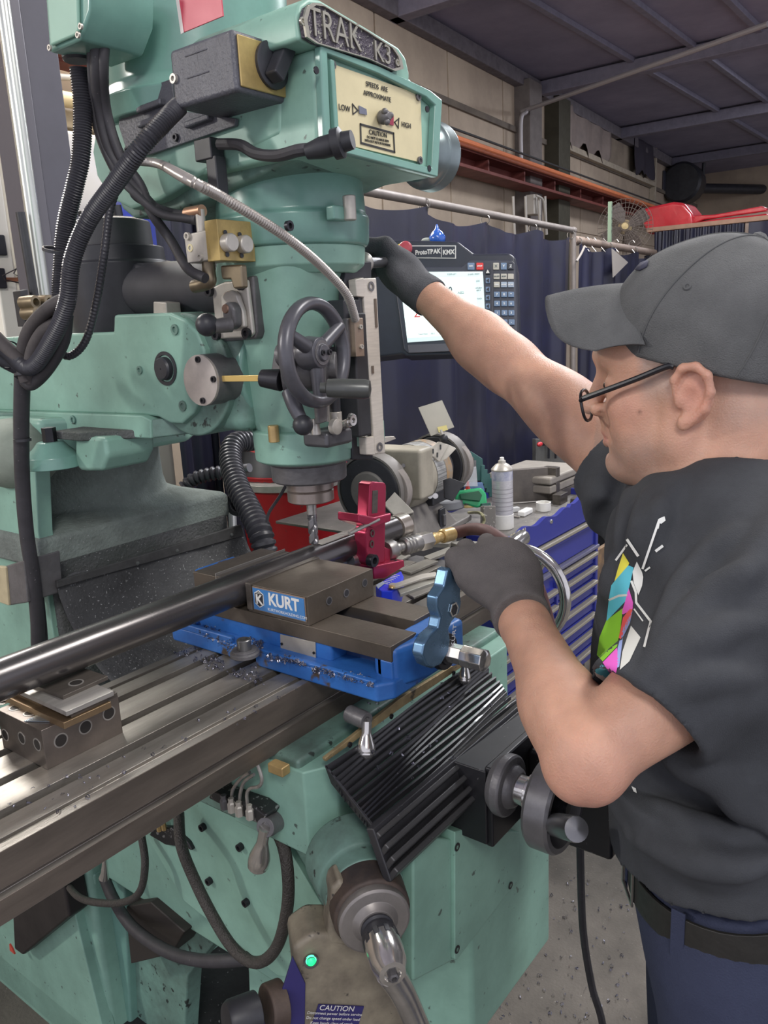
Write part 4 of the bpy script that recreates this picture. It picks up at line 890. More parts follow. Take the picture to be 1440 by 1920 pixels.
hose2('black_cable', [(200, -30, 'x', -.05), (185, 60, 'x', -.05), (180, 130, 'x', -.05), (188, 210, 'x', -.03), (205, 280, 'x', -.02), (235, 330, 'x', -.01), (270, 370, 'x', 0), (300, 395, 'x', .02), (372, 412, 'x', .02)], .0085, rubber)
hose2('black_cable', [(218, -30, 'x', -.045), (200, 60, 'x', -.045), (194, 130, 'x', -.045), (200, 210, 'x', -.025), (225, 290, 'x', -.015), (262, 345, 'x', -.0), (285, 400, 'x', .0), (320, 450, 'x', .02), (352, 503, 'x', .0), (385, 522, 'x', .0)], .0072, rubber)
hose2('black_cable', [(180, -30, 'x', -.055), (172, 70, 'x', -.05), (172, 140, 'x', -.045), (182, 240, 'x', -.03), (215, 320, 'x', -.02), (245, 355, 'x', -.02), (300, 400, 'x', 0), (372, 412, 'x', .02)], .006, rubber)
hose2('ribbed_cable', [(218, 355, 'x', -.02), (205, 400, 'x', -.03), (195, 480, 'x', -.04), (180, 570, 'x', -.05), (160, 640, 'x', -.06), (130, 668, 'x', -.07), (105, 655, 'x', -.08)], .0062, conduit, rf=(.0026, (1, .88)))
hose2('grey_cable', [(125, 560, 'x', -.11), (90, 580, 'x', -.12), (55, 620, 'x', -.12), (42, 670, 'x', -.12), (50, 710, 'x', -.12)], .0105, rubd)
hose2('grey_cable', [(120, 600, 'x', -.105), (85, 620, 'x', -.115), (62, 660, 'x', -.12), (55, 715, 'x', -.12)], .011, rubd)
hose2('grey_cable', [(125, 590, 'x', -.09), (118, 640, 'x', -.10), (90, 690, 'x', -.11), (60, 720, 'x', -.115), (45, 712, 'x', -.12)], .010, rubber)
hose2('grey_cable', [(-40, 600, 'x', -.14), (0, 640, 'x', -.135), (35, 675, 'x', -.13), (50, 715, 'x', -.125)], .0105, rubd)
hose2('cable_trunk', [(42, 705, 'x', -.115), (40, 800, 'x', -.105), (42, 900, 'x', -.095), (50, 1000, 'x', -.09), (62, 1080, 'x', -.085), (70, 1160, 'x', -.08), (72, 1230, 'x', -.075), (80, 1330, 'x', -.07), (100, 1500, 'x', -.06)], .0125, rubber)
hose2('black_cable', [(52, 990, 'x', -.08), (72, 1090, 'x', -.07), (84, 1200, 'x', -.06), (90, 1330, 'x', -.06)], .006, rubber)
def tie(x, y, xv, d, r):
    return B().ring(P(x, y, 'x', xv)-V(d).normalized()*.002, d, r*1.12, r*1.02, .0045, 20).build('zip_tie', black, mm)
for a in ((42, 825, -.105, (0, 0, 1), .0125), (60, 1117, -.084, (0, .1, 1), .0125), (110, 470, -.10, (0, -.3, 1), .02), (15, 665, -.125, (0, 1, .2), .02), (262, 368, 0, (0, 1, -.8), .013), (52, 700, -.12, (0, .1, 1), .018)): tie(*a)
# ================================================================ LEFT BACKGROUND
wl = M('white_painted_door', (.86, .82, .72), .45, var=.06, sc=4)
yw = 1.75
cab = thing('white_cabinet', 'tall cream-white cabinet side behind the grey post at the left', 'cabinet', (.3, yw+.3, 0))
def yb(b, q0, q1, y0, y1):
    a, c = P(*q0, 'y', y0), P(*q1, 'y', y0); return b.box((min(a.x, c.x), y0, min(a.z, c.z)), (max(a.x, c.x), y1, max(a.z, c.z)))
a, c = P(-60, 200, 'y', yw), P(262, 200, 'y', yw)
B().box((a.x, yw, 0), (c.x, yw+.6, P(100, 235, 'y', yw).z)).build('cabinet_body', wl, cab, .04, 4)
B().box((a.x, yw-.015, 0), (P(8, 400, 'y', yw).x, yw, P(100, 260, 'y', yw).z)).build('cabinet_door', wl, cab, .008)
B().box((P(17, 400, 'y', yw).x, yw-.012, .0), (P(24, 400, 'y', yw).x, yw, P(100, 260, 'y', yw).z)).build('cabinet_trim', M('yellowed_trim', (.55, .50, .36), .5), cab, .003)
for y in (522, 460): 
    a = P(2, y, 'y', yw-.02); B().box((a.x-.03, yw-.03, a.z-.03), (a.x+.012, yw-.012, a.z+.03)).build('latch', black, cab, .004)
a = P(23, 524, 'y', yw-.02); B().box((a.x-.02, yw-.02, a.z-.006), (a.x+.02, yw-.01, a.z+.006)).build('hinge', M('rust_hinge', (.3, .12, .06), .6), cab, .002)
yp = P(0, 162, 'y', 2.9)
tag(B().cyl((yp.x-1, 2.9, yp.z), (P(330, 158, 'y', 2.9).x, 2.9, yp.z-.0), .035).build('yellow_pipe', M('cream_pipe', (.80, .62, .33), .4)), 'cream yellow pipe running level at the far left behind the post', 'pipe')
tag(yb(B(), (-60, 170), (215, 255), 3.0, 3.06).build('tan_valance', M('tan_board', (.42, .34, .22), .7, var=.3, sc=3), None, .01), 'tan boarding between the cream pipe and the white cabinet', 'board')
tag(yb(B(), (-60, 60), (180, 130), 3.0, 3.1).build('red_beam', redm, None, .01), 'short dark red beam seen left of the pale green box', 'beam')
tag(B().cyl(P(50, 140, 'y', 2.95), P(170, 148, 'y', 2.95), .015).build('wall_conduit', pw), 'thin pale conduit between the red beam and the cream pipe', 'pipe')
# grey square post and bright pipe close by (hung from the roof beside the ram)
gp_ = thing('grey_post', 'broad dark grey steel post at the left edge, in front of the white cabinet', 'post', P(90, 300, 'y', 1.5).xy.to_3d())
def vpost(px0, px1, y, yy=300):
    a, c = P(px0, yy, 'y', y), P(px1, yy, 'y', y); return a.x, c.x
xa, xc = vpost(75, 135, 1.45)
B().box((xa, 1.45, 0), (xc, 1.55, ZC)).build('web', M('post_paint', (.085, .082, .105), .5, var=.12, sc=8), gp_, .004)
xa, xc = vpost(48, 75, 1.43)
B().box((xa, 1.43, 0), (xc+.005, 1.56, ZC)).build('flange', M('post_paint_edge', (.12, .115, .135), .4, .2), gp_, .006)
pa_ = P(39, 250, 'y', 1.40); tag(B().cyl((pa_.x, 1.40, 0), (pa_.x, 1.40, ZC), .0185, n=20).build('galvanised_pipe', M('galvanised', (.62, .64, .60), .28, .8, var=.15, sc=5)), 'bright galvanised pipe standing along the grey post', 'pipe')
# thin black stand rods
ln = [((38, 398), (70, 590), 1.38, 'short black capped rod beside the galvanised pipe'), ((218, 385), (240, 500), 1.5, 'black upright bar left of the blue drum'), ((150, 405), (262, 430), 1.5, 'black cross bar left of the blue drum')]
for q0, q1, y, lb in ln: tag(B().cyl(P(*q0, 'y', y), P(*q1, 'y', y), .012 if 'short' in lb else .015, n=12).build('black_rod', black), lb, 'rod')
tag(B().lathe(P(306, 505, 'y', 1.6)-Z*.15, Z, [(0, .10), (.01, .115), (.12, .12), (.125, .124), (.14, .124), (.42, .135), (.425, .12)], 36).build('blue_drum', M('blue_plastic', (.02, .06, .62), .22, var=.2, sc=4, coat=.4)), 'bright blue plastic drum behind the mill ram', 'drum')
# wire hangers
hg = M('hanger_wire', (.10, .09, .09), .35, .8)
for i, (px, py, tl) in enumerate([(55, 510, .2), (62, 480, -.3), (48, 530, .1), (175, 440, .0), (190, 462, .25), (262, 478, -.2), (160, 452, .4)]):
    c = P(px, py, 'y', 1.7+.02*i); s_ = .085
    m_ = Matrix.Rotation(tl, 3, 'Y'); pp = [V((-.0, 0, .06)), V((0, 0, .03)), V((-s_, 0, -.03)), V((-s_*.9, 0, -.04)), V((s_*.9, 0, -.04)), V((s_, 0, -.03)), V((0, 0, .03))]
    b = B().tube([c+m_ @ q for q in pp], .0018, 6, smooth=False); b.tube([c+m_ @ q for q in (V((0, 0, .055)), V((.012, 0, .075)), V((0, 0, .09)), V((-.014, 0, .08)))], .0018, 6)
    tag(b.build('wire_hanger', hg), ['large bent wire hanger nearest the galvanised pipe, tilted right', 'bent wire hanger tilted left against the white cabinet', 'lowest wire hanger left of the galvanised pipe', 'wire hanger hooked straight above the black servo housing', 'wire hanger leaning right over the grey domed hat', 'wire hanger beside the blue drum', 'steeply tilted wire hanger above the black servo housing'][i], 'hanger', 'wire hangers behind the mill')
# cable sockets bracket
sk = thing('air_manifold', 'black bracket with round brass air couplings behind the cable bundle', 'manifold', P(60, 570, 'y', 1.36))
plate('bracket', [(38, 545), (52, 542), (60, 610), (48, 612)], 'y', 1.36, .04, black, sk, .002)
for x, y in ((68, 567), (70, 592), (42, 568), (46, 588)): B().lathe(P(x, y, 'y', 1.345), V((.2, -1, 0)), [(0, .017), (.03, .018), (.05, .017), (.051, .010), (.03, .008)], 16, caps=False).build('coupling', MT['dull_brass'], sk)
tag(B().sphere(P(195, 465, 'y', 1.5), .07, 20, (1.1, 1, .5)).build('grey_hat', M('grey_felt', (.30, .27, .24), .8)), 'greyish domed hat lying behind the black servo housing', 'hat')
tag(B().sphere(P(255, 505, 'y', 1.45), .06, 20, (1.6, 1, .8)).build('navy_bundle', M('navy_cloth', (.03, .03, .05), .8)), 'dark navy cloth bundle beside the blue drum', 'cloth')
# ================================================================ SHOP VACUUM
vr = M('vac_red', (.48, .02, .025), .3, var=.2, sc=6, spot=((.15, .06, .05), 40, .68))
KV = 1.11
vx_, vy_ = P(548, 925, 'x', 1.15).x, P(548, 925, 'x', 1.15).y
vc = thing('shop_vacuum', 'red and black wet-dry vacuum behind the drill bit', 'vacuum', (vx_, vy_, 0))
zt_ = P(548, 895, 'x', 1.15).z
B().lathe((vx_, vy_, zt_-.42), Z, [(a*KV, b*KV) for a, b in [(0, .12), (.02, .135), (.2, .15), (.40, .175), (.41, .18)]], 44).build('tank', vr, vc, .004)
B().lathe((vx_, vy_, zt_-.012), Z, [(a*KV, b*KV) for a, b in [(0, .182), (.02, .186), (.028, .18)]], 44).build('lid_rim', alu, vc, .002)
B().lathe((vx_, vy_, zt_+.014), Z, [(a*KV, b*KV) for a, b in [(0, .176), (.03, .17), (.09, .15), (.16, .135), (.17, .12)]], 40).build('motor_head', M('vac_black', (.05, .05, .055), .4, var=.3), vc, .006)
B().lathe((vx_, vy_, zt_+.184), Z, [(a*KV, b*KV) for a, b in [(0, .10), (.02, .095), (.035, .08)]], 36).build('head_cap', M('vac_grey', (.42, .38, .35), .5), vc, .006)
b0 = P(485, 845, 'x', .82); 
B().prism([P(x, y, 'x', .84) for x, y in ((466, 835), (482, 838), (480, 850), (466, 846))], (.003, 0, 0)).build('red_label', M('vac_label', (.75, .10, .09), .4), vc, .0005)
B().prism([P(x, y, 'x', .84) for x, y in ((470, 828), (500, 805), (503, 812), (478, 832))], (.02, 0, 0)).build('lid_latch', M('vac_latch', (.35, .17, .14), .5), vc, .004)
hp = lambda x, y, d: PD(x, y, d*KV)
B().tube([hp(470, 826, 1.9), hp(440, 832, 1.85), hp(432, 860, 1.8), hp(445, 910, 1.72), hp(470, 960, 1.65), hp(490, 1005, 1.6), hp(500, 1050, 1.6)], .028, 16, rf=(.0048, (1, 1, .80))).build('vacuum_hose', conduit, vc, smooth=26)
B().tube([hp(345, 915, 2.0), hp(365, 898, 2.0), hp(395, 889, 2.0), hp(415, 886, 2.0)], .020, 14, rf=(.0048, (1, 1, .74))).build('vacuum_hose', conduit, vc, smooth=26)
B().cyl(hp(412, 886, 2.0), hp(468, 877, 1.95), .012).build('hose_tube', M('tube_grey', (.22, .22, .24), .3, .3), vc)
B().tube([hp(560, 880, 1.5), hp(545, 895, 1.5), hp(525, 930, 1.52), hp(505, 960, 1.52), hp(500, 980, 1.52)], .0035, 6).build('cord', rubber, vc)
B().lathe(hp(455, 945, 1.8), -CR*.3-_f, [(0, .03), (.03, .03), (.03, .02), (.01, .018), (.01, .001)], 20, caps=False).build('inlet', black, vc)
tag(B().cyl(PD(434, 890, 2.1), PD(437, 1010, 2.05), .010).build('grey_wire_post', M('grey_tube', (.35, .36, .38), .4, .5)), 'thin grey upright tube left of the red vacuum', 'tube')
# ================================================================ WORK BENCH + GRINDER
zb_ = 1.07
bt = M('bench_top_steel', (.22, .20, .18), .5, .4, c2=(.11, .10, .09), sc=5, spot=((.4, .37, .33), 90, .7))
b0, b1, b2 = P(760, 1003, 'z', zb_), P(905, 958, 'z', zb_), P(838, 925, 'z', zb_)
bn = thing('work_bench', 'dark steel work bench carrying the bench grinder', 'bench', (b1.x-.3, b1.y+.3, 0))
yf = (b0.y+b1.y)/2; bx0, bx1 = .80, min(b1.x, P(931, 1004, 'y', .34).x-.01)
B().box((bx0, yf, zb_-.008), (bx1, yf+.45, zb_)).build('bench_top', bt, bn, .002)
B().box((bx0, yf, zb_-.075), (bx1, yf+.02, zb_-.008)).build('apron', M('bench_apron', (.12, .115, .11), .5, .4, var=.3), bn, .003)
B().box((bx1-.02, yf, zb_-.075), (bx1, yf+.45, zb_-.008)).build('apron', MT['bench_apron'], bn, .003)
for x in (bx0+.03, bx1-.06): B().box((x, yf+.02, 0), (x+.05, yf+.07, zb_-.05)).build('leg', MT['bench_apron'], bn, .004)
# two small grey drawers / dark fixings under the bench corner
B().box((bx1-.52, yf-.0, zb_-.16), (bx1-.05, yf+.3, zb_-.078)).build('under_shelf', M('navy_steel', (.04, .05, .10), .5), bn, .003)
gcl = P(768, 905, 'z', zb_+.10)
gg = M('grinder_cream', (.42, .385, .31), .5, var=.25, sc=14); gr = M('grinder_grey', (.22, .205, .19), .55, .2, var=.3, sc=12)
gd = V((1, .12, 0)).normalized()                                      # grinder spindle direction
G0 = PD(765, 893, 2.08); gs_ = thing('bench_grinder', 'bench grinder with two black wheel guards and dusty cream motor body', 'grinder', (G0.x, G0.y, zb_))
hgz = G0.z
B().lathe(G0-gd*.10, gd, [(0, .066), (.01, .076), (.06, .080), (.15, .080), (.19, .075), (.2, .066)], 40).build('motor', gg, gs_, .003)
fg = V((-gd.y, gd.x, 0)); fr_ = -fg
B().obox(G0+fr_*.02+Z*.03-gd*.09, gd*.035, fg*.085, Z*.062).build('motor_face', gg, gs_, .01)
B().lathe(G0+gd*.01, gd, [(0, .0812), (.085, .0812)], 40, caps=False).build('spec_label', M('spec_label', (.13, .13, .13), .5, c2=(.5, .5, .48), sc=60, aniso=(.1, .1, 6)), gs_)
B().lathe(G0+gd*.06, gd, [(0, .0818), (.035, .0818)], 40, caps=False).build('orange_label', M('orange_label', (.42, .26, .12), .5, c2=(.3, .28, .24), sc=60), gs_)
for s_, nm in ((-.165, 'wheel_guard'), (.185, 'wheel_guard')):
    c = G0+gd*s_
    B().lathe(c-gd*.03, gd, [(0, .078), (.004, .083), (.045, .083), (.049, .078)], 44).build(nm, black, gs_, .003)
    B().lathe(c-gd*.036, gd, [(0, .045), (.003, .048), (.01, .05)], 30).build('guard_hub', gr, gs_, .002)
    B().lathe(c-gd*.012+fr_*.03, gd, [(0, .066), (.025, .066)], 40).build('grinding_wheel', M('wheel_stone', (.30, .27, .25), .8, var=.2, sc=40), gs_, .002)
    B().ring(c-gd*.03, gd,   .088, .083, .046, 44).build('guard_band', gr, gs_)
B().lathe(G0+gd*.095, gd, [(0, .06), (.02, .062), (.03, .055), (.04, .055), (.05, .06), (.06, .05)], 36).build('neck', black, gs_)
B().prism([G0-gd*.12+fr_*.09-Z*(hgz-zb_), G0+gd*.13+fr_*.09-Z*(hgz-zb_), G0+gd*.05+fr_*.05-Z*.06, G0-gd*.08+fr_*.05-Z*.06], fg*.14).build('pedestal', gr, gs_, .01)
B().obox(G0+fr_*.078-Z*.12+gd*.03, gd*.016, fg*.004, Z*.035).build('switch_plate', black, gs_, .003)
B().obox(G0+fr_*.084-Z*.115+gd*.03, gd*.006, fg*.004, Z*.014).build('toggle', iron, gs_, .002)
B().obox(G0+V((0, 0, -(hgz-zb_)+.008)), gd*.19, fg*.09, Z*.008).build('foot', gr, gs_, .004)
# tool rests, eye shield
B().prism([PD(740, 925, 1.869), PD(776, 962, 1.838), PD(742, 972, 1.838), PD(720, 948, 1.869)], Z*.004).build('tool_rest', alu, gs_, .001)
B().prism([PD(728, 968, 1.890), PD(776, 960, 1.838), PD(776, 965, 1.838), PD(745, 985, 1.848)], -Z*.03).build('rest_bracket', gr, gs_, .002)
B().prism([PD(872, 905, 2.047), PD(846, 896, 2.047), PD(834, 900, 2.047), (PD(836, 935, 2.047)), PD(850, 940, 2.047)], fg*.006).build('spark_tray', black, gs_, .003)
B().obox(PD(812, 931, 2.100), gd*.04, fg*.02, Z*.016).build('rest_block', black, gs_, .004)
for x in (806, 816): B().lathe(PD(x, 930, 2.027), -_f, [(0, .007), (.01, .007)], 14).build('rest_knob', chrome, gs_)
B().prism([PD(x, y, 2.047) for x, y in ((803, 848), (826, 828), (842, 834), (824, 866))], fg*.008).build('shield_bracket', alu, gs_, .001)
B().prism([PD(x, y, 2.047) for x, y in ((824, 866), (842, 834), (856, 841), (838, 860))], fg*.004+Z*.002).build('shield_bracket', alu, gs_, .001)
for q in ((812, 846), (820, 853), (826, 838)): B().obox(PD(*q, 2.042), CR*.002, _f*.001, CU*.006).build('bracket_slot', black, gs_)
B().sphere(PD(832, 822, 2.047), .011, 12).build('shield_knob', black, gs_); B().cyl(PD(830, 815, 2.047), PD(826, 806, 2.047), .006).build('shield_stem', alu, gs_)
B().prism([PD(x, y, 2.047) for x, y in ((784, 764), (829, 750), (852, 801), (808, 818))], _f*.003).build('eye_shield', M('shield_dusty', (.42, .40, .34), .3, .1, var=.15, sc=6), gs_, .001)
B().prism([PD(x, y, 2.042) for x, y in ((820, 801), (837, 797), (840, 806), (823, 811))], _f*.002).build('yellow_sticker', M('yellow_sticker', (.75, .65, .25), .5), gs_)
B().prism([PD(x, y, 1.995) for x, y in ((722, 872), (736, 842), (750, 842), (752, 862), (736, 880))], _f*.008).build('shield_arm', M('pale_green_cast', (.33, .40, .33), .5, .3), gs_, .004)
B().cyl(PD(747, 842, 1.995), PD(757, 846, 1.995), .008).build('shield_knob', black, gs_)
for q in ((745, 876), (756, 873)): B().lathe(PD(*q, 1.932), -_f, [(0, .005), (.004, .005)], 12).build('body_screw', iron, gs_)
# small things at the end of the bench
wz = P(833, 950, 'z', zb_)
tag(B().lathe(V((wz.x, wz.y, zb_)), Z, [(0, .062), (.004, .065), (.024, .065), (.028, .061)], 40).build('grinding_disc', M('stone_disc', (.24, .25, .27), .7, var=.15), None, .001), 'spare grey grinding disc lying flat at the bench end', 'disc')
tag(B().add([wz+V((-.04, -.02, .030)), wz+V((.03, -.03, .031)), wz+V((.045, .0, .032)), wz+V((.0, .02, .036)), wz+V((-.03, .01, .034))], [(0, 1, 2, 3, 4)]).build('paper_scrap', M('paper_scrap', (.75, .73, .68), .7)), 'crumpled white paper scrap on the grey grinding disc', 'paper')
def bottle(name, base, prof, mat, label, cat, par=None, n=28): 
    return tag(B().lathe(base, Z, prof, n).build(name, mat, par, .0005), label, cat)
gb_ = thing('glue_bottle', 'squat yellow bottle with red nozzle at the bench end', 'bottle', P(878, 950, 'z', zb_))
q = V(gb_.location)
B().lathe(q, Z, [(0, .021), (.003, .023), (.027, .023), (.032, .012)], 24).build('bottle_body', M('yellow_plastic', (.82, .65, .28), .4), gb_, .001)
B().lathe(q+Z*.032, Z, [(0, .0115), (.019, .011), (.021, .008)], 20).build('bottle_neck', M('pale_nozzle', (.85, .62, .42), .4), gb_)
B().lathe(q+Z*.052, Z, [(0, .007), (.012, .0055), (.024, .0028)], 16).build('bottle_tip', M('red_tip', (.7, .05, .04), .35), gb_)
B().obox(q-_f*.025+Z*.012, CR*.012, _f*.0008, CU*.006).build('bottle_label', black, gb_)
gb_ = thing('green_case', 'bright green plastic case open behind the yellow bottle', 'case', P(893, 945, 'z', zb_))
plate_ = lambda nm, px, d, th, m, par, bv=.002: B().prism([PD(x, y, d*1.0) for x, y in px], _f*th).build(nm, m, par, bv)
gm = M('green_plastic', (.03, .40, .16), .35)
plate_('case_back', ((852, 921), (902, 914), (912, 925), (914, 948), (895, 952), (855, 942)), 2.36, .03, gm, gb_, .006)
plate_('case_recess', ((862, 926), (898, 920), (904, 928), (900, 940), (864, 936)), 2.35, .01, M('green_dark', (.015, .10, .05), .5), gb_)
plate_('case_catch', ((903, 944), (920, 942), (921, 951), (903, 952)), 2.33, .03, M('teal_dark', (.02, .09, .07), .5), gb_)
pbag = M('clear_bag', (.72, .74, .78), .15, alpha=.55, trans=.3, bump=.8, bsc=30)
tag(plate_('plastic_bag', ((848, 890), (893, 874), (896, 912), (850, 912)), 2.36, .01, pbag, None), 'clear crinkled plastic bag behind the green case', 'bag')
tag(plate_('blue_packet', ((870, 905), (905, 904), (910, 922), (872, 922)), 2.4, .02, M('blue_packet', (.08, .14, .30), .3), None, .004), 'small blue packet behind the green case', 'packet')
tc = thing('tool_carousel', 'dark teal tool block holding upright bits behind the bench', 'rack', PD(870, 920, 2.550)-Z*.1)
tm = M('teal_paint', (.02, .105, .10), .5, var=.3)
plate_('rack_plate', ((838, 862), (846, 850), (883, 846), (905, 860), (908, 900), (870, 905), (842, 900)), 2.6, .02, tm, tc)
for k in range(9): B().cyl(PD(858+k*4, 895, 2.560), PD(858+k*4, 853+(k % 3)*5, 2.56), .005, n=8).build('bit', [steel, steeld, iron][k % 3], tc)
for k in range(4): B().obox(PD(905+k*5, 890+k*8, 2.550), CR*.006, _f*.01, CU*.03).build('holder', tm, tc, .002)
# ================================================================ BLUE TOOL CABINET
yf2, tz = .34, 1.03
bl = M('cabinet_blue', (.035, .045, .30), .28, var=.12, sc=4, coat=.3)
dlm = M('drawer_trim', (.42, .39, .32), .35, .4)
a, c = P(940, 1000, 'y', yf2), P(1122, 918, 'y', yf2); x1_ = P(1120, 1000, 'y', yf2).x; x0_ = P(931, 1004, 'y', yf2).x
ztc = c.z; zbt = P(1106, 1236, 'y', yf2).z
tl_ = thing('tool_cabinet', 'blue steel roller tool cabinet with many silver-edged drawers', 'cabinet', ((x0_+x1_)/2, yf2+.23, 0))
B().box((x0_, yf2+.012, zbt), (x1_, yf2+.34, ztc-.04)).build('body', bl, tl_, .004)
B().box((x0_, yf2+.0, ztc-.05), (x0_+.012, yf2+.34, ztc)).build('side_lip', bl, tl_, .003)
for x in (x0_, x1_-.018): B().box((x, yf2-.004, zbt), (x+.018, yf2+.02, ztc)).build('front_post', bl, tl_, .003)
B().box((x1_-.012, yf2, ztc-.05), (x1_, yf2+.34, ztc)).build('side_lip', bl, tl_, .003)
B().box((x0_, yf2+.328, ztc-.05), (x1_, yf2+.34, ztc)).build('back_lip', bl, tl_, .003)
B().box((x0_+.012, yf2+.012, ztc-.05), (x1_-.012, yf2+.33, ztc-.022)).build('top_mat', M('dirty_mat', (.21, .195, .18), .7, c2=(.10, .095, .09), sc=12, spot=((.42, .4, .36), 120, .68)), tl_)
# wavy ribbed front lip
vs = []; fs = []; nn = 60
for i in range(nn+1):
    x = x0_+(x1_-x0_)*i/nn; dz = -.012+.006*math.sin(i*.55)+(.012 if i > 40 else 0)
    vs += [(x, yf2-.004, ztc-.085), (x, yf2-.004, ztc+dz), (x, yf2+.010, ztc+dz), (x, yf2+.010, ztc-.085)]
for i in range(nn):
    q = i*4
    for j in range(4): fs.append((q+j, q+(j+1) % 4, q+4+(j+1) % 4, q+4+j))
B().add(vs, fs).build('top_rail', bl, tl_)
B().lathe(P(1033, 978, 'y', yf2-.004), -Y, [(0, .007), (.004, .006)], 16).build('lock', chrome, tl_)
# brass-coloured maker name as on the cabinet
nmx = P(972, 1003, 'y', yf2-.006)
text('GENERAL', nmx, X, Z, .028, M('gilt_letters', (.62, .55, .42), .4, .5), tl_, 'lettering', .001, sx=.85, bold=.0008)
zdiv = ztc-.09
rows_full = [(ztc-.088, .085)]
def drawer(x0, x1, z1, h):
    o = B().box((x0+.003, yf2+.004, z1-h+.003), (x1-.003, yf2+.03, z1-.003)).build('drawer', bl, tl_, .003)
    B().box((x0+.004, yf2-.016, z1-.016), (x1-.004, yf2+.004, z1-.004)).build('drawer_pull', dlm, o, .003)
    B().box((x0+.004, yf2-.010, z1-.026), (x1-.004, yf2+.003, z1-.016)).build('pull_lip', bl, o, .002)
drawer(x0_+.018, x1_-.018, ztc-.088, .105)
B().box((x0_, yf2-.010, ztc-.205), (x1_, yf2+.02, ztc-.193)).build('mid_rail', M('shelf_lip', (.16, .16, .24), .4), tl_, .003)
xm = P(1044, 1150, 'y', yf2).x
z = ztc-.21
hs = [.052, .052, .058, .062, .062, .062, .06]
for i, h in enumerate(hs): drawer(xm+.008, x1_-.018, z, h); z -= h
z = ztc-.255
for i, h in enumerate([.055, .06, .064, .066, .066, .09]): drawer(x0_+.018, xm-.004, z, h); z -= h
B().box((xm-.004, yf2-.002, zbt), (xm+.008, yf2+.02, ztc-.24)).build('divider', bl, tl_, .002)
B().box((x0_+.02, yf2+.03, .10), (x1_-.02, yf2+.32, zbt)).build('stand', black, tl_, .01)
for x in (x0_+.06, x1_-.06):
    for y in (yf2+.06, yf2+.28): B().cyl((x-.012, y, .05), (x+.012, y, .05), .05, n=24).build('caster', black, tl_)
    for y in (yf2+.06, yf2+.28): B().box((x-.02, y-.02, .07), (x+.02, y+.02, .125)).build('caster_fork', iron, tl_)
zt2 = ztc-.022
# things on the cabinet
def on(x, y): return P(x, y, 'z', zt2)
q = on(943, 990)
sc_ = thing('spray_can', 'tall white spray can with domed top on the blue cabinet', 'can', q)
B().lathe(q, Z, [(0, .031), (.002, .033), (.045, .033)], 32).build('white_cap_base', white, sc_, .001)
B().lathe(q+Z*.045, Z, [(0, .0315), (.105, .0315), (.135, .0315)], 32).build('can_body', M('can_white', (.60, .59, .60), .3, .2, c2=(.48, .47, .50), sc=50, aniso=(1, 1, 5)), sc_)
B().lathe(q+Z*.15, Z, [(0, .0316), (.028, .0316)], 32).build('can_band', M('can_band', (.28, .30, .42), .3, c2=(.6, .6, .65), sc=30), sc_)
B().lathe(q+Z*.178, Z, [(0, .0325), (.004, .033), (.008, .03), (.018, .02), (.022, .012), (.03, .011)], 32).build('can_dome', alu, sc_, .0005)
B().lathe(q+Z*.207, Z, [(0, .007), (.010, .006), (.011, .002)], 14).build('nozzle', white, sc_)
for k in range(6): B().lathe(q+Z*(.058+k*.013), Z, [(0, .0318), (.003, .0318)], 32, caps=False).build('label_line', M('label_line', (.35, .34, .36), .5), sc_)
q = on(1019, 957); tag(B().lathe(q, Z, [(0, .022), (.001, .024), (.028, .024), (.028, .021), (.008, .020), (.008, .001)], 28, caps=False).build('white_tub', white), 'small round white plastic tub standing on the blue cabinet', 'tub')
q = on(985, 965); tag(B().obox(q+Z*.009, V((.95, .05, 0))*.034, V((-.05, .95, 0))*.014, Z*.009).build('white_box', M('white_plastic_box', (.80, .80, .78), .3), None, .005), 'small white plastic box lying in front of the white tub', 'box')
tag(B().obox(on(962, 960)+Z*.008, V((.6, -.4, 0))*.03, V((.4, .6, 0))*.012, Z*.008).build('clear_block', M('clearish', (.62, .63, .64), .2, alpha=.8), None, .003), 'translucent small block beside the white plastic box', 'block')
# grey steel blocks
pm = M('surface_plate_grey', (.33, .30, .26), .6, .2, var=.2, sc=10)
pmd = M('angle_plate', (.17, .15, .13), .5, .5, c2=(.10, .09, .085), sc=8)
q0 = on(1045, 918)
def obj_box(name, c, sx, sy, sz, mat, lb, cat, rz=0., bv=.002):
    m_ = Matrix.Rotation(rz, 3, 'Z'); return tag(B().obox(V(c)+Z*sz/2, m_ @ X*sx/2, m_ @ Y*sy/2, Z*sz/2).build(name, mat, None, bv), lb, cat)
c = on(1068, 925); obj_box('grey_case', c+V((-.02, .10, .0)), .22, .22, .03, pmd, 'dark slab under the pale grey case on the cabinet', 'slab')
gcs = thing('grey_tool_case', 'flat pale grey tool case lying on the cabinet behind the angle plate', 'case', c+V((-.03, .11, .03)))
qq = V(gcs.location); B().box(qq-V((.14, .12, 0)), qq+V((.14, .12, .028))).build('case_bottom', pm, gcs, .006); B().box(qq-V((.142, .122, -.031)), qq+V((.142, .122, .058))).build('case_lid', pm, gcs, .008)
c = on(985, 948)
ap = thing('angle_plate', 'dark steel angle plate standing on edge on the blue cabinet', 'plate', c)
B().prism([P(x, y, 'z', zt2)+Z*0 for x, y in ((957, 944), (1028, 938))]+[P(1028, 938, 'z', zt2)+Z*.115, P(957, 944, 'z', zt2)+Z*.115], (.004, .022, 0)).build('plate_face', pmd, ap, .002)
a = P(1028, 938, 'z', zt2); B().box(a-V((.0, .03, 0)), a+V((.03, .022, .115))).build('plate_rib', steeld, ap, .003)
obj_box('steel_block', on(1050, 943), .062, .03, .034, steeld, 'small dark steel block right of the angle plate', 'block', .05)
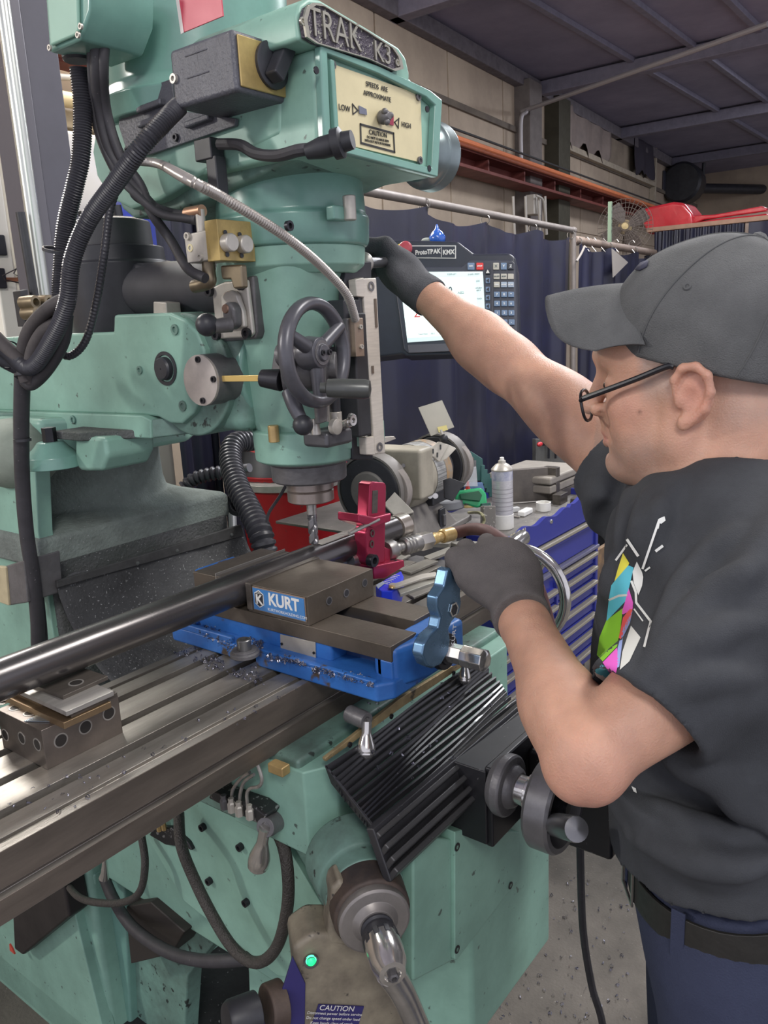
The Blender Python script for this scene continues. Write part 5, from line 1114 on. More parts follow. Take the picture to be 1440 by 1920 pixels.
obj_box('steel_block', on(982, 935)-V((0, .01, 0)), .06, .02, .018, steeld, 'low steel bar with a hole in front of the angle plate', 'bar', .1)
obj_box('steel_bar', on(1078, 940), .05, .02, .014, steeld, 'thin steel bar lying right of the small dark block', 'bar', .2)
for i, (a, c, lb) in enumerate([((935, 948), (1010, 942), 'long thin steel punch lying on the cabinet behind the white box'), ((925, 957), (960, 950), 'short steel drill lying beside the spray can'), ((950, 968), (975, 972), 'small hex key lying in front of the white box')]):
    p0, p1 = on(*a)+Z*.004, on(*c)+Z*.004; tag(B().cyl(p0, p1, .0035, .0025, 10).build('punch', steel), lb, 'tool')
for i in range(5):
    c = on(920+i*9, 925+(i*7) % 5); tag(B().lathe(c, Z, [(0, .012), (.015, .014), (.03, .010)], 14).build('small_fitting', [iron, steeld, MT['teal_dark']][i % 3], None, .001), ['small grey fitting farthest left behind the spray can', 'second small dark fitting behind the spray can', 'small teal fitting in the middle of the row behind the spray can', 'small grey fitting just right of the teal one behind the spray can', 'small dark fitting at the foot of the angle plate'][i], 'fitting', 'small fittings behind the spray can')
# dirty clutter at bench / cabinet gap
tag(B().tube([V((bx1+.006, yf-.006, zb_+.004)), PD(900, 962, 2.08), PD(908, 975, 2.1), PD(902, 990, 2.1), PD(912, 1000, 2.1)], .004, 8).build('coiled_cord', M('dirty_cord', (.40, .38, .22), .6)), 'dirty yellowish cord hanging at the bench corner', 'cord')
tag(B().obox(PD(915, 972, 2.25), CR*.018, _f*.03, CU*.035).build('grimy_tray', M('grimy_tray', (.15, .14, .13), .7, spot=((.5, .48, .42), 110, .6)), None, .004), 'grimy speckled tray between the bench and the blue cabinet', 'tray')
# second bench behind with vertical plate, bottle, rags
z2 = 1.02
cc = P(1090, 880, 'y', 1.05)
b2_ = thing('back_bench', 'dark bench with tan edge behind the blue cabinet', 'bench', (cc.x+.3, 1.1, 0))
zz2 = P(1090, 885, 'y', 1.0).z; xl = P(1070, 885, 'y', 1.0).x
B().box((xl-.1, .95, zz2-.03), (xl+2.2, 1.3, zz2)).build('bench_top', M('tan_bench', (.28, .245, .19), .7, var=.3), b2_, .003)
B().box((xl-.05, .97, zz2-.21), (xl+2.2, .99, zz2-.03)).build('apron', M('dark_apron', (.06, .06, .062), .6), b2_, .003)
B().box((xl-.05, .955, zz2-.25), (xl+2.2, .985, zz2-.21)).build('lower_rail', MT['tan_bench'], b2_, .003)
for k in range(6): B().box((xl+.05+k*.33, .96, .0), (xl+.11+k*.33, 1.02, zz2-.24)).build('leg', black if k % 2 else MT['dark_apron'], b2_, .003)
B().box((xl-.05, 1.2, .0), (xl+2.2, 1.25, zz2-.24)).build('back_panel', M('dark_panel', (.03, .03, .035), .6), b2_, .003)
vp_ = thing('vertical_plate', 'grey steel plate standing upright with a red-handled clamp', 'plate', P(1040, 868, 'y', 1.0))
plate('plate', [(1005, 823), (1073, 822), (1074, 878), (1005, 876)], 'y', 1.0, .02, M('zinc_plate', (.20, .20, .185), .5, .5, var=.25, sc=8), vp_, .002)
plate('edge_bar', [(1062, 822), (1066, 822), (1067, 878), (1063, 878)], 'y', .995, .01, alu, vp_, .001)
B().cyl(P(1018, 833, 'y', .98), P(1044, 832, 'y', .98), .008).build('clamp_bar', black, vp_); B().sphere(P(1012, 833, 'y', .97), .014, 14, (1.7, .8, .8)).build('red_handle', M('red_grip', (.6, .03, .04), .3), vp_)
for x in (1029, 1042): B().obox(P(x, 848, 'y', .985), X*.006, Y*.004, Z*.03).build('clamp_leg', black, vp_)
ob = thing('oil_can', 'small dark metal oil can with conical spout beside the upright plate', 'can', P(1086, 872, 'y', .98))
q = V(ob.location); B().lathe(q, Z, [(0, .028), (.05, .028), (.056, .02), (.06, .014)], 24).build('can_body', iron, ob, .001); B().lathe(q+Z*.06, Z, [(0, .013), (.012, .016), (.02, .010), (.075, .005)], 20).build('spout', steeld, ob)
for x, y, r_, lb in ((1103, 850, .03, 'white rag heap on the back bench, upper one'), (1106, 872, .022, 'white rag heap on the back bench, lower one')): tag(B().sphere(P(x, y, 'y', .98), r_, 14, (1.2, .8, .9)).build('white_rag', M('rag_white', (.72, .69, .62), .8, bump=1, bsc=60), smooth=180), lb, 'rag')
# plywood board between cabinet and operator
pq0, pq1 = P(1124, 1030, 'y', .62), P(1160, 1240, 'y', .62)
tag(B().box((pq0.x-.05, .62, .0), (pq1.x+.5, .64, pq0.z)).build('plywood_board', M('rusty_board', (.30, .19, .10), .7, c2=(.14, .10, .07), sc=14, bump=.6, bsc=50), None, .003), 'brown chipboard panel standing right of the blue cabinet', 'board')
0 and tag(B().box((pq0.x-.1, .60, .0), (pq1.x+.8, .74, P(1130, 1252, 'y', .62).z)).build('floor_plinth', M('plinth', (.10, .095, .085), .8, var=.3), None, .01), 'dark plinth on the floor under the brown board', 'plinth')
# ================================================================ CONTROL SCREEN
dp = P(860, 560, 'x', .95); nd = (CAM-dp); nd.z = 0; nd.normalize(); ndr = Matrix.Rotation(-.14, 3, 'Z') @ nd
nd3 = (ndr+Z*.22).normalized()
DP = V(dp)
def D(x, y, off=0.): return PN(x, y, DP+nd3*off, nd3)
dr = thing('control_pendant', 'black machine control panel with lit touch screen and blue keypad', 'control panel', V((DP.x, DP.y, 1.4)))
dxx = (D(968, 600)-D(760, 604)); dxx.z = 0; dxx = (dxx-nd3*dxx.dot(nd3)).normalized(); dyy = nd3.cross(dxx)
ph = M('pendant_black', (.030, .034, .05), .32, var=.15, sc=30)
def dpl(nm, px, off, th, mat, par=dr, bv=.002, **k): return B().prism([D(x, y, off) for x, y in px], -nd3*th).build(nm, mat, par, bv, **k)
dpl('housing', [(680, 450), (715, 448), (858, 452), (888, 475), (955, 474), (966, 482), (970, 500), (974, 652), (968, 660), (762, 668), (755, 664), (690, 672)], 0, .07, ph, bv=.008, label='black moulded housing')
dpl('front_bezel', [(735, 500), (865, 500), (880, 487), (960, 487), (966, 494), (969, 648), (962, 655), (764, 662), (757, 655)], .004, .006, M('pendant_bezel', (.048, .052, .072), .35), bv=.003)
dpl('lower_bezel', [(764, 646), (962, 640), (962, 654), (766, 662)], .006, .004, M('bezel_grey', (.10, .10, .12), .4), bv=.002)
sm = M('screen_glow', (.80, .97, .94), .3, emis=.62)
scn = dpl('screen', [(748, 510), (905, 509), (911, 632), (764, 642)], .008, .003, sm, bv=.0006, label='pale lit screen')
rt = dxx
def dt(s_, x, y, size, mat, par=scn, off=.0095, sx=1., bold=0.): return text(s_, D(x, y, off), rt, dyy, size, mat, par, 'lettering', .0002, sx=sx, bold=bold)
scd = M('screen_ink', (.10, .13, .14), .5); scr_ = M('screen_red', (.75, .10, .10), .5); scl = M('screen_bar', (.62, .76, .76), .4, emis=.45)
dpl('screen_bar', [(748, 510.5), (905, 510), (906, 519), (748, 520)], .0088, .0005, scl, scn, 0); dpl('screen_bar', [(892, 520), (906, 520), (911, 622), (897, 623)], .0088, .0005, scl, scn, 0); dpl('screen_bar', [(763, 634), (910, 624), (911, 632), (764, 642)], .0088, .0005, scl, scn, 0)
dt('Z', 782, 589, .024, scr_, bold=.0003); dt('000.00', 828, 546, .024, scd, sx=.8, bold=.0006); dt('ABS', 864, 549, .0095, scd); dt('Feed Rate   100.0', 800, 626, .0058, scd); dt('TOOL # 1', 847, 514, .0052, scd); dt('2 AXIS  INCH', 888, 514, .0048, scd)
dt('JOG', 896, 527, .0052, scd); dt('RETURN', 897, 540, .0045, scd); dt('ABS 0', 897, 544.5, .0045, scd); dt('TOOL', 899, 560, .0048, scd)
bd = dpl('name_band', [(768, 460), (855, 460), (855, 485), (768, 484)], .001, .003, M('band_white', (.6, .6, .58), .4), bv=.0004); dpl('name_field', [(770, 462), (853, 462), (853, 483), (770, 482)], .002, .003, ph, bd, 0)
dt('ProtoTRAK', 802, 472.5, .0158, M('band_white'), bd, .0024, .82, .0006); dt('KMX', 841, 473, .0158, MT['band_white'], bd, .0024, .85, .0006); dpl('divider_line', [(827, 463), (828, 463), (828, 482), (827, 482)], .0025, .001, MT['band_white'], bd, 0)
kb_ = M('key_blue', (.16, .235, .36), .45); kw = M('key_cream', (.50, .48, .42), .45); kr = M('key_red', (.72, .05, .05), .4); kl = M('key_light', (.35, .42, .52), .45)
klb = M('key_print', (.80, .82, .82), .5)
def key(x, y, w_, h_, mat, s_, size=.0075, ink=klb):
    o = dpl('key', [(x-w_, y-h_), (x+w_, y-h_), (x+w_, y+h_), (x-w_, y+h_)], .0085, .005, mat, bv=.0012)
    if s_: dt(s_, x, y, size, ink, o, .0092, bold=.0002)
    return o
key(883, 499, 6.5, 6.5, kb_, 'GO', .006); key(899.5, 499, 6.5, 6.5, kr, 'STOP', .005)
key(930, 499, 5.5, 6.5, kw, 'X', .009, scd); key(944.5, 499, 5.5, 6.5, kb_, 'Y', .009); key(957.5, 499, 5.5, 6.5, ph, 'Z', .009)
for j, (y, c3, tx) in enumerate([(518, (kw, kw, kw), ('INC ABS', 'MODE', '')), (533.5, (kw, kl, kl), ('CLEAR', 'ABS SET', 'INC SET')), (552, (kb_,)*3, '789'), (569, (kb_,)*3, '456'), (586.5, (kb_,)*3, '123'), (604, (kb_,)*3, '.0-')]):
    for i, x in enumerate((931, 944.5, 957.5)): key(x+j*.3, y, 5.6, 5.2, c3[i], tx[i], .0035 if j < 2 else .0075, scd if j < 1 else klb)
for y, up in ((509, 1), (526, 0), (542.5, 0), (558, 0), (574, 0)):
    o = key(914.5, y, 4, 5, ph if up else kb_, '')
    tr = ((914.5, y-4), (918, y+3), (911, y+3)) if up else ((911.5, y), (917, y-4), (917, y+4))
    dpl('arrow', tr, .0092, .0005, white if up else ph, o, 0)
dpl('key_divider', [(921.5, 492), (922.3, 492), (923.5, 600), (922.5, 600)], .0085, .001, MT['bezel_grey'], dr, 0)
e0 = D(763, 470, .004)
B().lathe(e0-dxx*.012, nd3, [(0, .019), (.002, .019)], 28).build('yellow_ring', M('estop_yellow', (.80, .70, .02), .4), dr)
B().lathe(e0+dxx*.0, nd3, [(0, .008), (.012, .008), (.014, .0165), (.022, .0175), (.027, .014), (.028, .001)], 28).build('emergency_stop_button', M('estop_red', (.36, .05, .07), .35), dr, .0005, label='dark red mushroom button')
bw_ = thing('blue_bag', 'crumpled clear blue plastic bag standing on top of the control panel', 'bag', D(820, 452, -.03))
q = V(bw_.location); B().lathe(q-Z*.01, Z, [(0, .01), (.008, .02), (.02, .021), (.03, .015), (.038, .006), (.05, .002)], 12).build('bag_film', M('blue_film', (.03, .12, .50), .15, bump=1, bsc=60, coat=.5), bw_, smooth=60)
tag(B().sphere(D(801, 451, -.03), .014, 14, (1.2, 1, .5)).build('putty_lump', M('grey_lump', (.30, .33, .30), .7)), 'small grey-green lump on top of the control panel', 'lump')
B().tube([DP-nd3*.06-dxx*.06, DP-nd3*.16-dxx*.08, V((.80, .66, 1.60)), V((.31, .66, 1.585))], .022, 12).build('support_arm', black, dr)
# ================================================================ ON THE TABLE
# ---- vise
vs_ = thing('milling_vise', 'blue machine vise with worn brown jaws bolted on the mill table', 'vise', (.076, .1, T))
ft = .026
# base casting with flange and clamp ledges
fl = [(-.025, .30), (-.025, .150), (-.008, .132), (-.008, .118), (-.026, .105), (-.026, -.125), (-.004, -.14), (.10, -.14), (.158, -.14), (.178, -.125), (.178, .105), (.16, .118), (.16, .132), (.178, .15), (.178, .30), (.165, .315), (-.012, .315)]
B().prism([(x, y, T+.0) for x, y in fl], (0, 0, ft)).build('base_flange', blue, vs_, .004)
# raised rim of the chip tray at the back
B().box((-.026, .155, T+ft-.002), (-.017, .31, T+ft+.010)).build('tray_rim', blue, vs_, .003)
B().box((-.026, -.12, T+ft-.002), (-.016, .10, T+ft+.004)).build('tray_rim', blue, vs_, .002)
zbd = T+.050
B().box((.002, -.130, T+ft-.004), (.150, -.100, zbd+.005)).build('body_front', blue, vs_, .006)
B().box((.002, -.024, T+ft-.004), (.150, .30, zbd+.005)).build('body_rear', blue, vs_, .006)
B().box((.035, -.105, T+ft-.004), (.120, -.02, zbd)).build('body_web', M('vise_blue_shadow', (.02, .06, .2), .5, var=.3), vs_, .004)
B().box((-.004, .262, T+ft), (.01, .29, zbd)).build('rear_lug', blue, vs_, .005)
# bed rails
B().box((-.0, -.133, zbd), (.060, .262, T+.073)).build('bed_rail', vbrown, vs_, .0012)
B().box((.095, -.105, zbd), (.152, .262, T+.073)).build('bed_rail', vbrown, vs_, .0012)
# front nose around screw
B().prism([(.0, -.133, T+.02), (.0, -.133, zbd), (.06, -.133, T+.071), (.072, -.15, T+.071), (.072, -.15, T+.02)], (0, .02, 0)).build('nose', blue, vs_, .002)
B().prism([(.002, -.136, T+.01), (.06, -.155, T+.01), (.15, -.155, T+.01), (.155, -.13, T+.01), (.155, -.10, T+.01), (.002, -.10, T+.01)], (0, 0, .058)).build('nose_block', blue, vs_, .008)
sc0 = V((.085, -.155, T+.042))
B().lathe(sc0, -Y, [(0, .026), (.004, .027), (.012, .026), (.012, .018), (.016, .018)], 36).build('screw_collar', blackm, vs_, .0008)
B().lathe(sc0-Y*.012, -Y, [(0, .014), (.05, .014)], 6).build('screw_hex', chrome, vs_, .0008)
B().box((.065, -.1, T+.035), (.09, .2, T+.055)).build('screw', black, vs_, .004)
# moving jaw
yj0, yj1, zj = .013, .139, T+.118
mj = B().box((0, yj0, T+.0735), (.152, yj1, zj)).build('moving_jaw', vbrown, vs_, .0008)
B().box((-.003, yj1-.012, T+.078), (.155, yj1-.001, zj+.002)).build('jaw_plate', steeld, vs_, .0006)
for x, z in ((.045, T+.098), (.085, T+.098), (.130, T+.100)):
    if x > .12: z = T+.101
    B().ring((x, yj0+.0002, z), -Y, .0065, .0052, .0012, 22).build('hole_chamfer', iron, vs_); B().lathe((x, yj0-.0003, z), -Y, [(0, .0052), (.0006, .0052)], 20).build('threaded_hole', black, vs_)
sk = B().box((-.0016, yj0+.004, T+.079), (.0, yj1-.014, zj-.002)).build('sticker_border', M('sticker_tan', (.30, .22, .17), .4, .5), vs_, .0004)
stk = B().box((-.0024, yj0+.0055, T+.0805), (-.0010, yj1-.0155, zj-.0035)).build('name_sticker', M('sticker_blue', (.045, .17, .42), .35, c2=(.06, .22, .50), sc=40, spot=((.35, .35, .33), 90, .72)), vs_, .0002, label='blue maker sticker with white lettering')
stw = M('sticker_letters', (.72, .72, .70), .45)
text('KURT', (-.0027, .0595, T+.1015), -Y, Z, .0265, stw, stk, 'lettering', .0002, sx=.92, bold=.0008)
text('KURTWORKHOLDING.COM', (-.0027, .054, T+.0855), -Y, Z, .0062, stw, stk, 'lettering', .0001)
hexp = [(-.0027, .110+a, T+.0995+b_) for a, b_ in ((.0095, .008), (.0095, -.009), (0, -.0145), (-.0095, -.009), (-.0095, .008), (0, .0135))]
B().prism(hexp, (-.0003, 0, 0)).build('badge', stw, stk, 0); c_ = V((-.0027, .110, T+.099))
B().prism([c_+(V(p)-c_)*.88 for p in hexp], (-.0006, 0, 0)).build('badge_field', black, stk, 0)
text('K', (-.0035, .110, T+.0975), -Y, Z, .021, white, stk, 'lettering', .0002, bold=.0006); text('KURT', (-.0035, .110, T+.1085), -Y, Z, .0042, white, stk, 'lettering', .0001)
# fixed jaw
B().box((.0, .205, T+.0735), (.152, .262, zj)).build('fixed_jaw', vbrown, vs_, .001); B().box((-.002, .190, T+.078), (.154, .2045, zj+.002)).build('jaw_plate', steeld, vs_, .0006)
B().box((-.002, .2045, zj-.012), (.154, .2065, zj+.006)).build('jaw_stop', steel, vs_, .0004)
B().box((.03, .262, T+.02), (.12, .30, zj-.01)).build('fixed_jaw_back', blue, vs_, .006)
# data plate
dpn = [P(x, y, 'x', .0015) for x, y in ((526, 1189), (592, 1204), (593, 1241), (527, 1226))]
B().prism(dpn, (-.001, 0, 0)).build('data_plate', M('data_plate_alu', (.42, .39, .34), .4, .3, var=.15, sc=30), vs_, .0003)
for q in ((529, 1207), (589, 1224)): screw(P(*q, 'x', .0005), -X, .0022, vs_, 'plate_rivet', None, .0015)
# black handle slot in front body
# bolts holding the vise
for q, lb in (((459, 1222), 'steel hold-down bolt with round washer on the near flange of the vise'),):
    c = P(*q, 'z', T+ft+.006)
    hb_ = thing('hold_down_bolt', lb, 'bolt', (c.x, c.y, T+ft))
    c = V((c.x, c.y, T+ft))
    B().lathe(c, Z, [(0, .021), (.001, .022), (.006, .022), (.007, .019), (.010, .019)], 32).build('washer', iron, hb_, .0004)
    B().lathe(c+Z*.010, Z, [(0, .0105), (.015, .0105), (.016, .0095), (.016, .006), (.010, .0055), (.010, .0005)], 24, caps=False).build('bolt_head', M('bolt_steel', (.20, .20, .20), .35, .8), hb_)
# bright clamp foot on the far side of the vise nose
B().prism([P(x, y, 'z', T+.03) for x, y in ((828, 1195), (858, 1190), (866, 1200), (862, 1222), (845, 1228), (830, 1210))], (0, 0, -.02)).build('far_ear', M('vise_light_blue', (.22, .38, .78), .4), vs_, .004)
# ---- vise speed handle (blue anodised)
anm = M('blue_anodised', (.15, .27, .42), .26, .7, var=.25, sc=25)
vh = thing('vise_handle', 'steel-blue anodised wavy vise handle fitted on the vise screw', 'handle', (sc0.x, sc0.y-.02, T+.03))
yh = sc0.y-.026
hp_ = [(800, 1248), (792, 1228), (796, 1208), (806, 1192), (822, 1178), (826, 1158), (820, 1140), (820, 1120), (833, 1100), (840, 1068), (846, 1064), (855, 1078), (866, 1096), (864, 1115), (866, 1130), (862, 1150), (848, 1166), (842, 1180), (845, 1200), (842, 1222), (828, 1246), (812, 1254)]
hp3 = [P(x, y, 'y', yh-.014) for x, y in hp_]
B().prism(hp3, (0, .018, 0)).build('handle_arm', anm, vh, .003)
hxh = P(851, 1143, 'y', yh-.015)
B().lathe(hxh, -Y, [(0, .0105), (.001, .0105), (.001, .008)], 6, caps=False).build('hex_socket', chrome, vh); B().lathe(hxh+Y*.0002, -Y, [(0, .008), (.0006, .008)], 6).build('socket_bore', black, vh)
text('KURT', P(851, 1192, 'y', yh-.0152), V((.25, 0, 1)), V((-1, 0, .25)), .012, M('laser_mark', (.65, .65, .68), .5), vh, 'lettering', .0002)
B().lathe(V((sc0.x+.0, yh-.012, sc0.z)), -Y, [(0, .015), (.002, .016), (.034, .016), (.037, .012), (.038, .008)], 8).build('socket_hub', chrome, vh, .0012)
# ---- shaft workpiece
by, bz, br = .166, T+.1035, .0252
bar = thing('steel_shaft', 'long dark round steel bar clamped in the vise', 'bar', (0, by, bz-br))
B().lathe((-1.25, by, bz), X, [(0, br-.001), (.001, br), (1.66, br), (1.66, br-.006), (1.664, br-.007), (1.668, br-.010)], 64).build('bar_body', barm, bar, .0003)
B().lathe((.418, by, bz), X, [(0, .0245), (.03, .0245)], 40).build('bar_turned_end', M('bright_turned', (.45, .40, .35), .22, .6, var=.2, sc=8, aniso=(8, 1, 1)), bar, .0004)
B().box((.195, by-.011, bz+br-.0015), (.405, by+.011, bz+br+.0004)).build('milled_flat', M('milled_flat', (.55, .52, .47), .25, .5, var=.15, sc=8, aniso=(14, 1, 1)), bar, .0002)
# ---- drill bit
dx_, dy_ = .1795, .16
db = thing('drill_bit', 'long twist drill bit held in the mill spindle above the steel bar', 'drill bit', (dx_, dy_, bz+br+.002))
zb0, zb1 = bz+br+.002, 1.335
vs = []; fs = []; m = 90; n = 20; rd = .0082
for j in range(m+1):
    t = j/m; z = zb0+(zb1-zb0)*t; tw = t*11.
    tip = min(1, t*m/4.)
    for i in range(n):
        a = 2*pi*i/n; fl_ = (1-.42*max(0, math.cos(2*a))**3*(1 if t < .86 else max(0, 1-(t-.86)*14))); r = rd*fl_*(.15+.85*tip)
        vs.append((dx_+math.cos(a+tw)*r, dy_+math.sin(a+tw)*r, z))
for j in range(m):
    for i in range(n): fs.append((j*n+i, j*n+(i+1) % n, (j+1)*n+(i+1) % n, (j+1)*n+i))
fs.append(tuple(range(n-1, -1, -1)))
B().add(vs, fs).build('flute', M('hss_bit', (.27, .265, .275), .25, .6, var=.3, sc=30), db, smooth=50)
B().lathe((dx_, dy_, zb1-.03), Z, [(0, .0083), (.03, .0083)], 20).build('shank', steel, db)
# ---- parallels & blocks at the left
bxm = M('block_steel', (.255, .22, .195), .35, .8, c2=(.17, .15, .135), sc=9, bump=.05, bsc=200)
kb2 = thing('setup_block', 'drilled rectangular steel setup block under the left end of the bar', 'block', (-.31, .155, T))
bx0_, bx1_, by0_, by1_, bh = -.367, -.262, .104, .205, .051
B().box((bx0_, by0_, T), (bx1_, by1_, T+bh)).build('block_body', bxm, kb2, .0006)
def hole(c, d, r, par):
    d = V(d); B().ring(V(c), d, r, r*.82, .0006, 24).build('hole_bevel', steel, par); B().lathe(V(c), d, [(0, r*.84), (.0004, r*.84)], 22).build('hole', M('hole_dark', (.02, .017, .015), .6), par)
for q in ((114, 1388), (160, 1363), (204, 1337)): hole(P(*q, 'y', by0_), -Y, .0092, kb2)
for q in ((10, 1378), (41, 1384), (70, 1396)): hole(P(*q, 'x', bx0_), -X, .0082, kb2)
for q in ((30, 1327), (57, 1337), (4, 1315), (195, 1296)): hole(P(*q, 'z', T+bh), Z, .0085, kb2)
kb3 = thing('setup_block', 'second steel setup block cut off by the left edge, behind the drilled one', 'block', (-.42, .26, T))
B().box((-.50, .215, T), (-.385, .30, T+bh)).build('block_body', bxm, kb3, .0006); hole(P(4, 1317, 'z', T+bh), Z, .0085, kb3)
prs = [(0, .0, .0, M('parallel_gold', (.42, .30, .18), .35, .85, var=.3, sc=20), 'lowest golden-brown steel parallel of the stack on the setup block', .008, 0),
       (.012, .008, .002, steeld, 'second steel parallel from the bottom of the stack on the setup block', .006, .012), (.006, .014, .0, steel, 'third steel parallel of the stack with small engraved numbers', .006, -.01),
       (.02, .02, .004, steeld, 'topmost steel plate with a round hole, lying on the stack of parallels', .005, .03)]
za = T+bh
for dx, dz, dy, mt, lb, h, rz in prs:
    c = P(120, 1300, 'z', za); m_ = Matrix.Rotation(rz, 3, 'Z')
    nm = 'steel_parallel'; ln_ = .075 if 'topmost' not in lb else .05
    o = B().obox(V((-.318+dx, .158+dy*2, za+h/2)), m_ @ X*.032, m_ @ Y*(ln_), Z*h/2).build(nm, mt, None, .0004); tag(o, lb, 'parallel')
    if 'topmost' in lb:
        B().ring(V((-.318+dx, .135, za+h)), Z, .0095, .0075, .0004, 22).build('hole_bevel', steel, o); B().lathe(V((-.318+dx, .135, za+h)), Z, [(0, .0078), (.0003, .0078)], 20).build('hole', MT['hole_dark'], o)
    za += h
bs = M('blued_shim', (.42, .50, .58), .25, .85, var=.15, sc=20)
for pts, dz, lb in ((((45, 1353), (76, 1338), (122, 1345), (112, 1354)), .0006, 'bluish steel feeler strip lying on the near corner of the block, lower one'), (((75, 1341), (88, 1331), (122, 1345), (116, 1348)), .0016, 'second bluish feeler strip fanned over the first on the block')):
    tag(B().prism([P(x, y, 'z', T+bh+dz) for x, y in pts], (0, 0, .0008)).build('feeler_strip', bs), lb, 'strip')
# ---- red work stop
red = M('red_anodised', (.42, .035, .085), .3, .6, var=.12, sc=30)
wk = thing('work_stop', 'red anodised upright work stop standing behind the vise', 'stop', P(715, 1080, 'y', .12))
yR = .12
def rp(nm, px, y0, th, mat=red, bv=.002): return B().prism([P(x, y, 'y', y0) for x, y in px], (0, th, 0)).build(nm, mat, wk, bv)
rp('upright', [(694, 908), (700, 903), (722, 905), (725, 910), (722, 1055), (694, 1062), (688, 1055), (686, 1000), (691, 985)], yR, .028, bv=.003)
rp('slot_inlay', [(699, 920), (709, 919), (708, 962), (698, 963)], yR-.001, .003, steeld, .0004)
rp('cross_block', [(674, 964), (703, 970), (735, 962), (733, 978), (702, 990), (674, 980)], yR-.014, .05, bv=.003)
for q in ((698, 1000), (697, 1020)): 
    B().lathe(P(*q, 'y', yR-.0008), -Y, [(0, .007), (.0012, .007), (.0012, .004)], 20, caps=False, sx=.8).build('counterbore', steeld, wk)
screw(P(693, 1050, 'y', yR-.006), -Y, .0115, wk, 'pivot_screw', blackm, .012)
rp('foot', [(700, 1062), (758, 1050), (759, 1062), (722, 1085), (702, 1086)], yR-.01, .05, bv=.002)
rp('rear_block', [(722, 1026), (733, 1030), (733, 1068), (722, 1068)], yR+.01, .03, bv=.002)
screw(P(738, 1056, 'y', yR), Z, .007, wk, 'foot_screw')
B().cyl(P(655, 1000, 'y', yR-.01), P(710, 974, 'y', yR-.012), .0035, n=12).build('stop_rod', steel, wk)
# ---- blue indicator clamp / square and silver wrench
sb_ = thing('blue_vise_stop', 'small bright blue printed clamp lying behind the moving jaw', 'clamp', P(730, 1115, 'z', T+.02))
B().prism([P(x, y, 'z', T+.05) for x, y in ((704, 1100), (722, 1086), (752, 1070), (757, 1080), (752, 1098), (735, 1108), (715, 1108))], (0, 0, -.03)).build('clamp_body', M('bright_blue', (.03, .06, .75), .3), sb_, .002)
for k in range(7): B().obox(P(722+k*3.6, 1094-k*2.6, 'z', T+.0505), X*.0008, Y*.006, Z*.0004).build('scale_mark', white, sb_)
B().prism([P(x, y, 'z', T+.051) for x, y in ((705, 1097), (718, 1090), (722, 1094), (709, 1104))], (0, 0, .0005)).build('printed_panel', kl, sb_)
ww = thing('steel_wrench', 'flat silver wrench resting across the table slots', 'wrench', P(775, 1095, 'z', T+.055))
B().prism([P(x, y, 'z', T+.052) for x, y in ((728, 1100), (734, 1096), (742, 1097), (790, 1080), (816, 1076), (820, 1079), (816, 1084), (795, 1087), (745, 1104), (735, 1106))], (0, 0, .004)).build('wrench_body', alu, ww, .001)
B().lathe(P(735, 1101, 'z', T+.056), Z, [(0, .006), (.002, .005), (.003, .001)], 18).build('wrench_rivet', brass, ww)
B().prism([P(x, y, 'z', T+.05) for x, y in ((745, 1104), (816, 1081), (818, 1090), (750, 1114))], (0, 0, -.006)).build('wrench_back', M('wrench_grey', (.35, .34, .30), .4, .6), ww, .001)
# ---- loose flat plates on the table right of the stop
pls = [((748, 1072), (800, 1052), (822, 1056), (770, 1078), .005), ((795, 1048), (842, 1030), (850, 1036), (806, 1054), .006), ((808, 1026), (838, 1014), (856, 1016), (842, 1028), .010), ((846, 1024), (872, 1018), (896, 1022), (880, 1034), .008), ((756, 1112), (812, 1094), (832, 1100), (776, 1124), .004), ((735, 1052), (760, 1040), (770, 1044), (746, 1056), .004)]
for i, (a, c, d, e, h) in enumerate(pls):
    nm = ['grey flat steel strip lying over the middle table slot', 'grey flat steel strip beyond the middle one on the table', 'flat plate with cut corner at the far side of the table', 'flat plate on the table beside the raised glove', 'wide pale steel strip lying nearest the vise handle', 'short pale strip beside the red work stop'][i]
    tag(B().prism([P(*q, 'z', T+.001) for q in (a, c, d, e)], (0, 0, h)).build('steel_strip', M('dusty_strip', (.36, .34, .30), .45, .5, var=.3, sc=12), None, .0006), nm, 'strip')
# ---- air hose with couplers
ah = thing('air_hose', 'maroon rubber air hose with silver coupler and brass fittings', 'hose', P(760, 1040, 'z', T))
c0, c1 = P(668, 1048, 'y', .15), P(858, 998, 'y', .12)
dh = (c1-c0).normalized(); L_ = (c1-c0).length
def seg(t0, t1, prof, mat, nm, n=24): B().lathe(c0+dh*(L_*t0), dh, [(L_*(t1-t0)*a, r) for a, r in prof], n).build(nm, mat, ah, .0004)
dg = M('coupler_grey', (.32, .31, .30), .4, .8, var=.25, sc=40)
seg(-.05, .14, [(0, .011), (.3, .014), (.5, .012), (.55, .016), (.8, .017), (1, .013)], dg, 'quick_coupler')
seg(.26, .34, [(0, .018), (.2, .020), (.8, .020), (1, .012)], dg, 'coupler_ring', 12)
seg(.34, .42, [(0, .009), (.4, .012), (.6, .009), (1, .010)], dg, 'coupler_plug')
seg(.42, .58, [(0, .014), (.08, .018), (.2, .0165), (.24, .018), (.4, .0165), (.44, .018), (.6, .0165), (.64, .0175), (1, .0165)], dg, 'coupler_sleeve')
seg(.58, .70, [(0, .0165), (.1, .0185), (.9, .0185), (1, .014)], M('hex_nickel', (.42, .40, .38), .35, .9), 'hex_body', 6)
seg(.70, .76, [(0, .012), (.3, .0135), (.5, .011), (1, .012)], brass, 'brass_nipple')
seg(.76, .82, [(0, .008), (.5, .011), (1, .009)], brass, 'brass_nipple')
